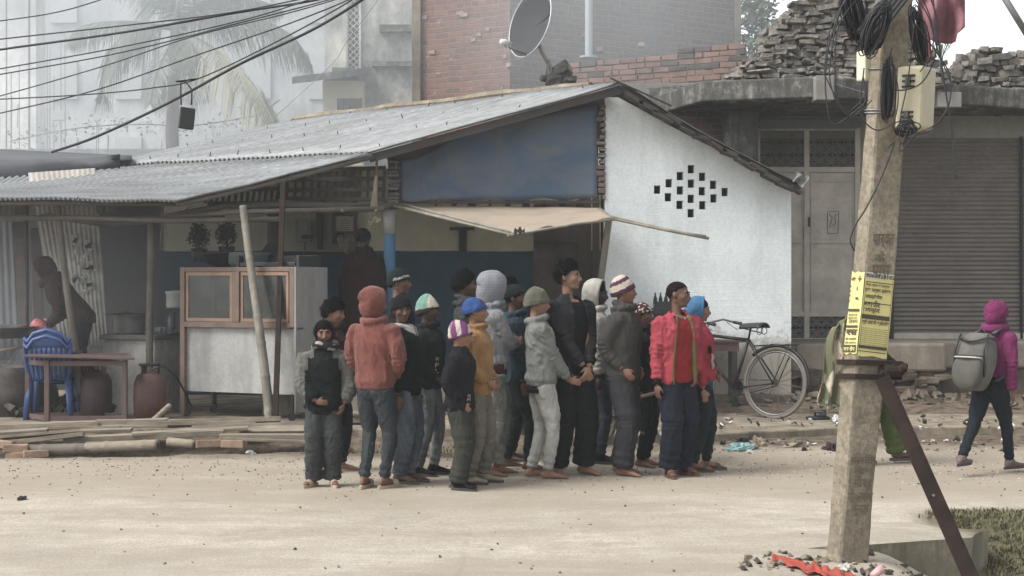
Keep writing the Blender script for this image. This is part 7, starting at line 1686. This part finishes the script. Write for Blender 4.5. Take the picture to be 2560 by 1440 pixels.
# 10 plaid hooded arms crossed
pl=NT('grey_plaid'); w1=pl.n('ShaderNodeTexWave'); w1.inputs['Scale'].default_value=26; w1.bands_direction='Z'; pl.l(pl.co,w1.inputs[0]); w2=pl.n('ShaderNodeTexWave'); w2.inputs['Scale'].default_value=26; w2.bands_direction='Y'; pl.l(pl.co,w2.inputs[0])
pl.set(pl.mix(pl.ramp(pl.math('MAXIMUM',w1.outputs['Fac'],w2.outputs['Fac']),[(.86,0),(.97,.65)]),srgb(132,134,140),srgb(76,80,90)),.92,0,.15); pl.bump(pl.noise(26,3),.5,.01)
P=person(1232,1190,1.62,95,118,'tall boy with raised pale grey plaid hood and grey top, arms crossed, barefoot',0,arms=('crossed','crossed'),top='hoodie',topmat=C_('heather_grey',srgb(144,146,150)),bulk=1.04,hem=.53,legs='slim',legmat=jeans('faded_cargo',srgb(92,92,84),srgb(134,134,126)),feet='bare',hat=('hood',{'open':42,'peak':.08,'s':1.0,'bot':.85}),hatmat=pl.m,seed=10,stance=.05,arm_kw={0:{'hd':(-1,-.1,.1),'nrm':(0,1,.2)},1:{'hd':(-1,-.2,.1),'nrm':(0,1,0)}})
mb=MB(); H=P['H']; ringloft(mb,[(.50*H,.094*H,.070*H,0),(.56*H,.096*H,.071*H,0)],P['T'],28); child(P,'shirt_hem',mb,C_('maroon',(0,0,0)))
# 11, 12 dark boys behind
person(1275,1170,1.58,88,95,'boy with black hair and dark face just right of the plaid hood, partly hidden',3,arms=('down','down'),top='shirt',topmat=C_('dark_teal',srgb(46,62,74)),legs='slim',legmat=C_('dark_green_trouser',srgb(40,54,56)),feet='bare',hat=('hair',),seed=11,Y=12.9)
P=person(1296,1182,1.53,92,82,'boy in dark teal shirt and black cap, left of the grey knitted cap',1,arms=('down','down'),top='shirt',topmat=C_('dark_teal2',srgb(56,78,92)),collar='c',legs='slim',legmat=C_('dark_green_trouser',(0,0,0)),feet='bare',hat=('beanie',{'front':.22,'up':-.02,'backz':-.06}),hatmat=C_('dark_green_knit',(0,0,0)),seed=12,Y=12.25,stance=.06,step=(.06,-.06))
# 13 grey beanie, light grey jacket and jeans
kn=C_('grey_green_knit',srgb(112,110,92),.3,90,fuzz=.2)
P=person(1352,1196,1.495,105,96,'boy in lumpy grey green cap, pale grey jacket and light dusty jeans',2,arms=(( .02,-.15,.50),(.05,-.155,.49)),top='jacket',topmat=C_('pale_grey_jacket',srgb(140,142,138)),collar='c',bulk=1.10,hem=.49,legs='slim',legmat=jeans('light_grey_jeans',srgb(150,150,144),srgb(180,180,174)),feet='bare',hat=('beanie',{'front':.05,'up':.05,'back':.02,'knit':.02,'brim':.05,'backz':-.2}),hatmat=kn,seed=13,stance=.055,step=(.03,-.03),lean=-2,arm_kw={0:{'hd':(0,-1,-.2),'nrm':(-1,0,0)},1:{'hd':(0,-1,-.3),'nrm':(-1,0,0)}})
mb=MB(); H=P['H']; ringloft(mb,[(.455*H,.096*H,.072*H,0),(.50*H,.093*H,.070*H,0)],P['T'],28); child(P,'shirt_hem',mb,C_('navy_black',(0,0,0)))
# 14 the tall boy
P=person(1428,1186,1.71,34,66,'tallest boy, bare headed with thick black hair, open charcoal jacket over black shirt, hands joined',2,arms=('clasp','clasp'),arm_kw={0:{'hd':(-.7,-.3,-.9),'nrm':(-.3,1,0)},1:{'hd':(-.5,-.3,-.9),'nrm':(-.3,1,0)}},top='jacket',topmat=C_('charcoal_jacket',srgb(50,50,54)),bulk=1.08,hem=.46,open_=[(.4,.05),(.6,.045),(.75,.04),(.83,.036),(.9,.03)],inner=C_('black_tee',srgb(28,32,36)),collar=None,legs='wide',legmat=C_('black_trouser',srgb(30,34,36)),feet='bare',hat=('hair',),seed=14,stance=.055,toe=(10,20))
# 15 white hood dark face
person(1492,1165,1.57,82,70,'boy in raised white hood with a dark face, behind the tall boy shoulder',3,arms=('down','down'),top='hoodie',topmat=C_('off_white',srgb(178,174,164)),legs='slim',legmat=jeans('deep_blue_jeans',srgb(44,50,62),srgb(64,72,86)),feet='shoe',feetmat=blk,hat=('hood',{'open':62,'peak':.03}),hatmat=C_('off_white',(0,0,0)),seed=15,Y=12.75,bulk=1.04,
  paint=None)
# 16 purple white beanie, grey jacket
P=person(1556,1186,1.59,62,92,'boy in white and purple striped cap, brown grey zipped jacket and wide grey trousers',2,arms=((.092,-.035,.545),(.092,-.035,.545)),top='jacket',topmat=C_('brown_grey_jacket',srgb(86,84,80)),collar='high',bulk=1.12,hem=.475,legs='wide',legmat=C_('slate_trouser',srgb(72,72,78)),feet='bare',hat=('beanie',{'front':.14,'up':.06,'back':.03,'backz':-.2}),hatmat=[C_('deep_purple',srgb(104,60,92)),cream],hatpaint=lambda c:(0 if c.z<.20-.36*(c.y+.4) else (0 if math.sin((c.z+c.y*.45)*17+.3)>.35 else 1)),seed=16,stance=.052)
H=P['H']; mb=MB(); mb.tube([P['T'](Vector((0,-(.078-.016*abs(k/10-.5))*H-.004,lerp(.485,.83,k/10)*H))) for k in range(11)],.004,5); child(P,'zip',mb,M['darkmetal'])
mb=MB(); mb.tube([P['T'](Vector((math.cos(a)*.046*H,math.sin(a)*.044*H-.004*H,.865*H-.014*H*max(0,-math.sin(a))))) for a in [k*math.pi/8 for k in range(17)]],.009*H,6,cap=False)
child(P,'shirt_collar',mb,C_('yellow_collar',srgb(186,176,96)))
# 17 small boy with maroon white cap
person(1610,1172,1.385,62,66,'small boy in black with a maroon and white cap, between the grey and red jackets',1,arms=('down','down'),top='jacket',topmat=blk,collar='c',legs='slim',legmat=C_('black_trouser',(0,0,0)),feet='bare',hat=('beanie',{'front':.16,'up':.0}),hatmat=[C_('maroon_knit2',srgb(84,46,42)),EYEW],hatpaint=lambda c:1 if nfield(np.array([[c.x,c.y,c.z]]),3,9)[0]>.45 and c.z>.1 else 0,seed=17,Y=12.5)
mbx=MB(); p=at(1610,985,12.35); mbx.tube([p+Vector((.12*math.cos(a),.06*math.sin(a)-.1,.03*math.cos(a))) for a in [k*.35 for k in range(-9,1)]],.014,6); tag(mbx.build('hanging_strap',EYEW,None,True),'white curved strap hanging beside the black clad small boy','strap')
# 18 red jacket
red=C_('coral_red_jacket',srgb(182,66,80)); 
P=person(1690,1190,1.555,30,64,'shaven headed boy in open coral red jacket with green lining over a red shirt',1,arms=('side_pocket','down'),top='jacket',topmat=[red,C_('olive_lining',srgb(124,122,66))],
  paint=lambda x,y,z: 0,bulk=1.16,hem=.475,open_=[(.4,.078),(.6,.066),(.75,.05),(.83,.038),(.9,.03)],inner=C_('red_tee',srgb(160,34,38)),legs='wide',legmat=C_('navy_trouser',srgb(42,46,62)),feet='sandal',feetmat=pm('brown_flipflop',srgb(98,66,56),.2,9,.8,bump=0),hat=('crop',),seed=18,stance=.06,toe=(12,22),curl=.5)
H=P['H']; mb=MB()
for s_ in (-1,1):
    def lf(u,v,s_=s_):
        z=lerp(.475,.825,u); w_=interp([(.4,.078),(.6,.066),(.75,.05),(.83,.038),(.9,.03)],z)+.004-.018*v; d_=interp([(.475,.080),(.55,.077),(.66,.076),(.76,.074),(.80,.058),(.825,.048)],z); return P['T'](Vector((s_*w_*H,(-d_*1.02-.001+.012*v)*H,z*H)))
    mb.grid(16,3,lf)
child(P,'lining',mb,C_('olive_lining',(0,0,0)),solid=.005)
mb=MB(); mb.tube([P['T'](Vector((math.cos(a)*.042*H,(math.sin(a)*.045-.012)*H,(.838+.022*math.sin(a))*H))) for a in [k*math.pi/10 for k in range(-10,1)]],.0022,5); mb.ell(P['T'](Vector((0,-.064*H,.812*H))),(.007,.005,.01),8,6); child(P,'pendant',mb,EYEW)
s_,S,el,wr_,pth=P['AR'][1]; fd=(wr_-el).normalized(); mb=MB(); mb.tube([wr_-fd*.02,wr_+fd*.012],[.023*H,.022*H],14); child(P,'cuff',mb,blk)
# 19 blue hood behind
P=person(1752,1180,1.43,80,84,'boy in blue hood and pink red jacket right behind the coral jacket boy',2,arms=('pocket','down'),top='jacket',topmat=[C_('pink_red_jacket',srgb(176,52,70))],bulk=1.10,hem=.52,legs='slim',legmat=C_('dark_green_trouser',(0,0,0)),feet='sandal',feetmat=pm('brown_sandal',(0,0,0)),hat=('hood',{'open':66,'peak':.0,'s':.96,'bot':.6}),hatmat=C_('sky_blue',srgb(72,128,176)),seed=19,Y=12.15)
mb=MB(); H=P['H']; ringloft(mb,[(.475*H,.096*H,.070*H,0),(.53*H,.098*H,.072*H,0)],P['T'],28); child(P,'shirt_hem',mb,C_('teal_hem',srgb(44,92,104)))
mb=MB(); 
for i,(x,z,rx_,rz_) in enumerate(((-.083,.70,.018,.024),)):
    c=P['T'](Vector((x*H,-.066*H,z*H))); mb.ell(c,(rx_*H,.012*H,rz_*H),10,7)
child(P,'dark_patch',mb,blk)
mb=MB(); mb.tube([P['T'](Vector((x*H,y*H,z*H))) for x,y,z in ((-.080,-.075,.675),(-.072,-.08,.655),(-.082,-.074,.635),(-.072,-.08,.61),(-.08,-.076,.59))],[.006*H,.011*H,.008*H,.011*H,.005*H],6); child(P,'white_patch',mb,EYEW)
# 20 girl walking away with backpack
G=person(2476,1185,1.40,128,140,'girl in magenta headscarf and dark trousers walking away with a grey backpack on',1,arms=('swing_f','down'),top='shirt',topmat=C_('magenta',srgb(138,48,104)),bulk=1.04,hem=.56,legs='slim',legmat=C_('dark_blue_knit_trouser',srgb(40,50,60)),feet='shoe',feetmat=C_('dusty_pink_shoe',srgb(140,120,118)),hat=('hood',{'open':55,'peak':.0,'s':.93,'bot':.62}),hatmat=C_('magenta2',srgb(140,46,104)),seed=20,step=(.24,-.17,.05,0),stance=.025,lean=6,collar='thick')
H=G['H']; Mg=G['M']; Tg=lambda x,y,z: Mg@G['T'](Vector((x*H,y*H,z*H)))
bp=thing('backpack','worn grey school backpack with black straps on the back of the walking girl','backpack',Tg(0,.15,.55))
gbp=pm('backpack_grey',srgb(96,94,88),.3,6,.85,bump=.4,bs=90)
mb=MB()
def bpf(u,v):
    a=2*math.pi*u; z=lerp(.49,.80,v); k=math.sin(math.pi*min(1,max(0,v*.94+.03)))**.28; x=.115*k*abs(math.cos(a))**.75*(1 if math.cos(a)>0 else -1); y=.075*k*abs(math.sin(a))**.75*(1 if math.sin(a)>0 else -1); return Tg(x,.150+y+ (.02*(1-v)),z)
mb.grid(36,20,bpf); mb.build('main_bag',gbp,bp,True)
mb=MB()
mb.grid(30,12,lambda u,v:(lambda a,z,k: Tg(.095*k*abs(math.cos(a))**.6*(1 if math.cos(a)>0 else -1),.225+.045*k*abs(math.sin(a))**.6*(1 if math.sin(a)>0 else -1),z))(2*math.pi*u,lerp(.505,.67,v),math.sin(math.pi*min(1,max(0,v*.92+.04)))**.3)); mb.build('front_pocket',pm('backpack_olive',srgb(84,82,74),.25,6,.85,bump=.4,bs=90),bp,True)
mb=MB()
for s_ in (-1,1):
    mb.tube([Tg(s_*.05,.10,.80),Tg(s_*.06,.03,.845),Tg(s_*.07,-.05,.80),Tg(s_*.085,-.085,.72),Tg(s_*.10,-.04,.60),Tg(s_*.09,.08,.54)],.013,6,sx=2.0)
mb.tube([Tg(-.03,.13,.80),Tg(0,.13,.83),Tg(.03,.13,.80)],.007,6); mb.build('strap',M['black'],bp,True)
mb=MB()
mb.tube([Tg(.115*math.cos(a),.15+.085*abs(math.sin(a))**.8,.76+.012*math.sin(a*3)) for a in [k*math.pi/16 for k in range(17)]],.011,6); mb.tube([Tg(.1*math.cos(a),.225+.05*math.sin(a),.665) for a in [k*math.pi/16 for k in range(17)]],.006,6)
for s_ in (-1,1): mb.tube([Tg(s_*.09,.20,.79),Tg(s_*.095,.235,.70),Tg(s_*.10,.21,.56)],.009,6)
mb.build('black_trim',M['black'],bp,True)
mb=MB(); mb.tube([Tg(.09*math.cos(a),.23+.048*math.sin(a),.655) for a in [k*math.pi/12 for k in range(13)]],.007,5); mb.build('pale_band',pm('pale_band',srgb(176,174,168),.1,9,.8,bump=0),bp,True)
# 21 person behind the pole
P=person(2186,1160,1.50,96,96,'person in green trousers and trailing patterned shawl, mostly hidden by the pole',1,arms=((.1,-.17,.55),'down'),top='shirt',topmat=C_('dark_olive_top',srgb(72,70,60)),bulk=.9,hem=.40,legs='wide',legmat=C_('green_salwar',srgb(92,108,52)),feet='sandal',feetmat=pm('dark_sandal2',srgb(78,68,64),.2,9,.8,bump=0),hat=('hood',{'open':62,'peak':0,'s':.85,'bot':.6}),hatmat=C_('dark_olive_top',(0,0,0)),seed=21,Y=12.6,step=(-.16,.12),stance=.03)
H=P['H']; t=NT('patterned_shawl'); a=t.noise(16,4,.7); b=t.noise(9,3,.6,t.map((1,1,.5)))
t.set(t.mix(t.ramp(a,[(.58,0),(.64,.8)]),t.mix(t.ramp(b,[(.44,0),(.5,1)]),srgb(186,176,154),srgb(92,94,66)),srgb(168,92,76)),.9); t.bump(t.noise(200,2),.4,.002)
mb=MB()
def shf(u,v):
    y=.07+(.06+.22*u)*(.66+.34*v**.7)+.01*math.sin(v*7); z=lerp(.90-.12*u,.37-.03*math.sin(u*3),v); return P['T'](Vector(((-.05+.022*math.sin(u*20+v*3))*H,y*H,(z+.008*math.sin(u*40)*(v>.95))*H)))
mb.grid(40,24,shf); child(P,'shawl',mb,t.m,solid=.006)
mb=MB()
for k in range(26): 
    u=k/25; p=shf(u,1); mb.tube([p,p+Vector((random.gauss(0,.004),random.gauss(0,.004),-random.uniform(.02,.05)))],.0035,4)
child(P,'fringe',mb,C_('cream_knit',(0,0,0)))
# 22 stooping man at the left pouring water
brn=C_('dark_brown_wool',srgb(82,64,58)); 
P=person(205,1025,1.72,-80,-84,'man in dark brown hooded coat bending over at far left, pouring from a jug',1,arms=((.06,-.20,.60),(.05,-.17,.64)),arm_kw={0:{'pole':(.5,.6,-.8)},1:{'pole':(.5,.6,-.8)}},top='jacket',topmat=brn,bulk=1.22,hem=.50,collar='thick',legs='wide',legmat=C_('dark_trouser',(0,0,0)),feet='sandal',feetmat=blk,hat=('hood',{'open':50,'peak':.0,'s':.97,'bot':.7}),hatmat=brn,seed=22,Y=16.35,zbase=.24,lean=40,pitch=26,stance=.06,step=(.02,-.05))
hp=P['M']@P['AR'][0][3]; hp2=P['M']@P['AR'][1][3]; jp=(hp+hp2)/2+Vector((-.11,-.02,-.03))
ju=thing('plastic_jug','pink plastic jug tipped in the hands of the bending man','jug',jp); mb=MB(); mb.lathe(jp,[(.045,-.09),(.07,-.07),(.075,.0),(.06,.07),(.045,.09)],18,rot=rmat(ry=R(-50))); mb.build('body',pm('pink_plastic',srgb(186,98,104),.15,8,.5,bump=.05),ju,True); mb=MB(); mb.tube([jp+Vector((.05,0,.09)),jp+Vector((.12,0,.05)),jp+Vector((.09,0,-.05))],.01,6); mb.build('handle',pm('pink_plastic',(0,0,0)),ju,True)
mb=MB()
for k in range(40): 
    a=jp+Vector((-.06,0,-.03)); b=Vector((a.x-.12+random.gauss(0,.07),a.y+random.gauss(0,.05),a.z-random.uniform(.1,.42))); mb.tube([a.lerp(b,random.uniform(.0,.7)),b],.0025,4)
gw=NT('falling_water'); gw.set(srgb(200,206,208),.1,0,.5,alpha=.55); tag(mb.build('water_stream',gw.m,None,True),'thin streams of water falling from the pink jug','water')
# 23 man in shawl inside
tag(MB().span((-2.75,16.25,.05),(1.1,19.15,.46)).build('raised_floor',M['concdark'],None,bevel=.02),kind='structure')
P=person(906,700,1.70,168,160,'man wrapped in a long dark maroon shawl standing inside the shop beside the blue pillar',3,arms=('clasp','clasp'),top='shirt',topmat=blk,legs='mid',legmat=blk,feet='sandal',feetmat=blk,hat=('beanie',{'front':.12,'up':-.02}),hatmat=blk,seed=23,Y=16.75,zbase=.46)
H=P['H']; mb=MB(); rg=[(.16,.125,.11,0),(.3,.13,.11,0),(.5,.15,.115,0),(.62,.16,.115,0),(.72,.15,.105,0),(.78,.13,.09,0),(.82,.095,.075,.005),(.85,.06,.06,.01),(.875,.05,.05,.01)]
ringloft(mb,[(z*H,w_*H,d_*H,y_*H) for z,w_,d_,y_ in rg],P['T'],36,2.1); me=fuse(mb,.01,3); fold(me,77,.012,16,(1.4,1.4,.35)); link_mesh('shawl',me,C_('maroon_shawl',srgb(64,34,38),.3),P['root'],True)
# ------------------------------------------------------------------ haze
def vol(name,a,b,dens,col=(1,1,1)):
    mb=MB(); mb.span(a,b); me=mb.mesh(name); m=bpy.data.materials.new(name); m.use_nodes=True; n=m.node_tree; n.nodes.clear()
    o=n.nodes.new('ShaderNodeOutputMaterial'); v=n.nodes.new('ShaderNodeVolumePrincipled'); v.inputs['Density'].default_value=dens; v.inputs['Color'].default_value=(*col,1); v.inputs['Anisotropy'].default_value=.2
    n.links.new(v.outputs[0],o.inputs['Volume']); ob=link_mesh(name,me,m); tag(ob,kind='stuff'); return ob

hz=vol('haze',(-60,-8,-1.2),(60,90,26),.0016,(.90,.96,1))
# drifting smoke, thickest behind the shop roof on the left, fading out before the faces of its box
def smoke(name,c,s_,dens):
    mb=MB(); mb.span((-s_[0],-s_[1],-s_[2]),s_); me=mb.mesh(name); m=bpy.data.materials.new(name); m.use_nodes=True; n=m.node_tree; n.nodes.clear()
    o=n.nodes.new('ShaderNodeOutputMaterial'); v=n.nodes.new('ShaderNodeVolumePrincipled'); v.inputs['Color'].default_value=(.90,.955,1,1); v.inputs['Anisotropy'].default_value=.2; n.links.new(v.outputs[0],o.inputs['Volume'])
    tc=n.nodes.new('ShaderNodeTexCoord'); mp_=n.nodes.new('ShaderNodeMapping'); mp_.inputs['Scale'].default_value=(1/s_[0],1/s_[1],1/s_[2]); n.links.new(tc.outputs['Object'],mp_.inputs[0])
    ln=n.nodes.new('ShaderNodeVectorMath'); ln.operation='LENGTH'; n.links.new(mp_.outputs[0],ln.inputs[0])
    mr=n.nodes.new('ShaderNodeMapRange'); mr.interpolation_type='SMOOTHSTEP'; mr.inputs[1].default_value=.25; mr.inputs[2].default_value=1; mr.inputs[3].default_value=dens; mr.inputs[4].default_value=0; n.links.new(ln.outputs['Value'],mr.inputs[0])
    nz_=n.nodes.new('ShaderNodeTexNoise'); nz_.inputs['Scale'].default_value=.35; nz_.inputs['Detail'].default_value=2; n.links.new(tc.outputs['Object'],nz_.inputs['Vector'])
    m2=n.nodes.new('ShaderNodeMapRange'); m2.inputs[1].default_value=.35; m2.inputs[2].default_value=.65; m2.inputs[3].default_value=.5; m2.inputs[4].default_value=1.3; n.links.new(nz_.outputs['Fac'],m2.inputs[0])
    mm=n.nodes.new('ShaderNodeMath'); mm.operation='MULTIPLY'; n.links.new(mr.outputs[0],mm.inputs[0]); n.links.new(m2.outputs[0],mm.inputs[1]); n.links.new(mm.outputs[0],v.inputs['Density'])
    ob=link_mesh(name,me,m); ob.location=c; tag(ob,kind='stuff'); return ob
smoke('smoke',(-7,24.5,6),(9,6.5,7.5),.06)
smoke('smoke',(1.5,20,5.5),(4,2.6,3.2),.11)
smoke('smoke',(-5.2,17.0,1.4),(3.2,2.2,1.9),.045)
SC.cycles.volume_step_rate=4; SC.cycles.volume_max_steps=64
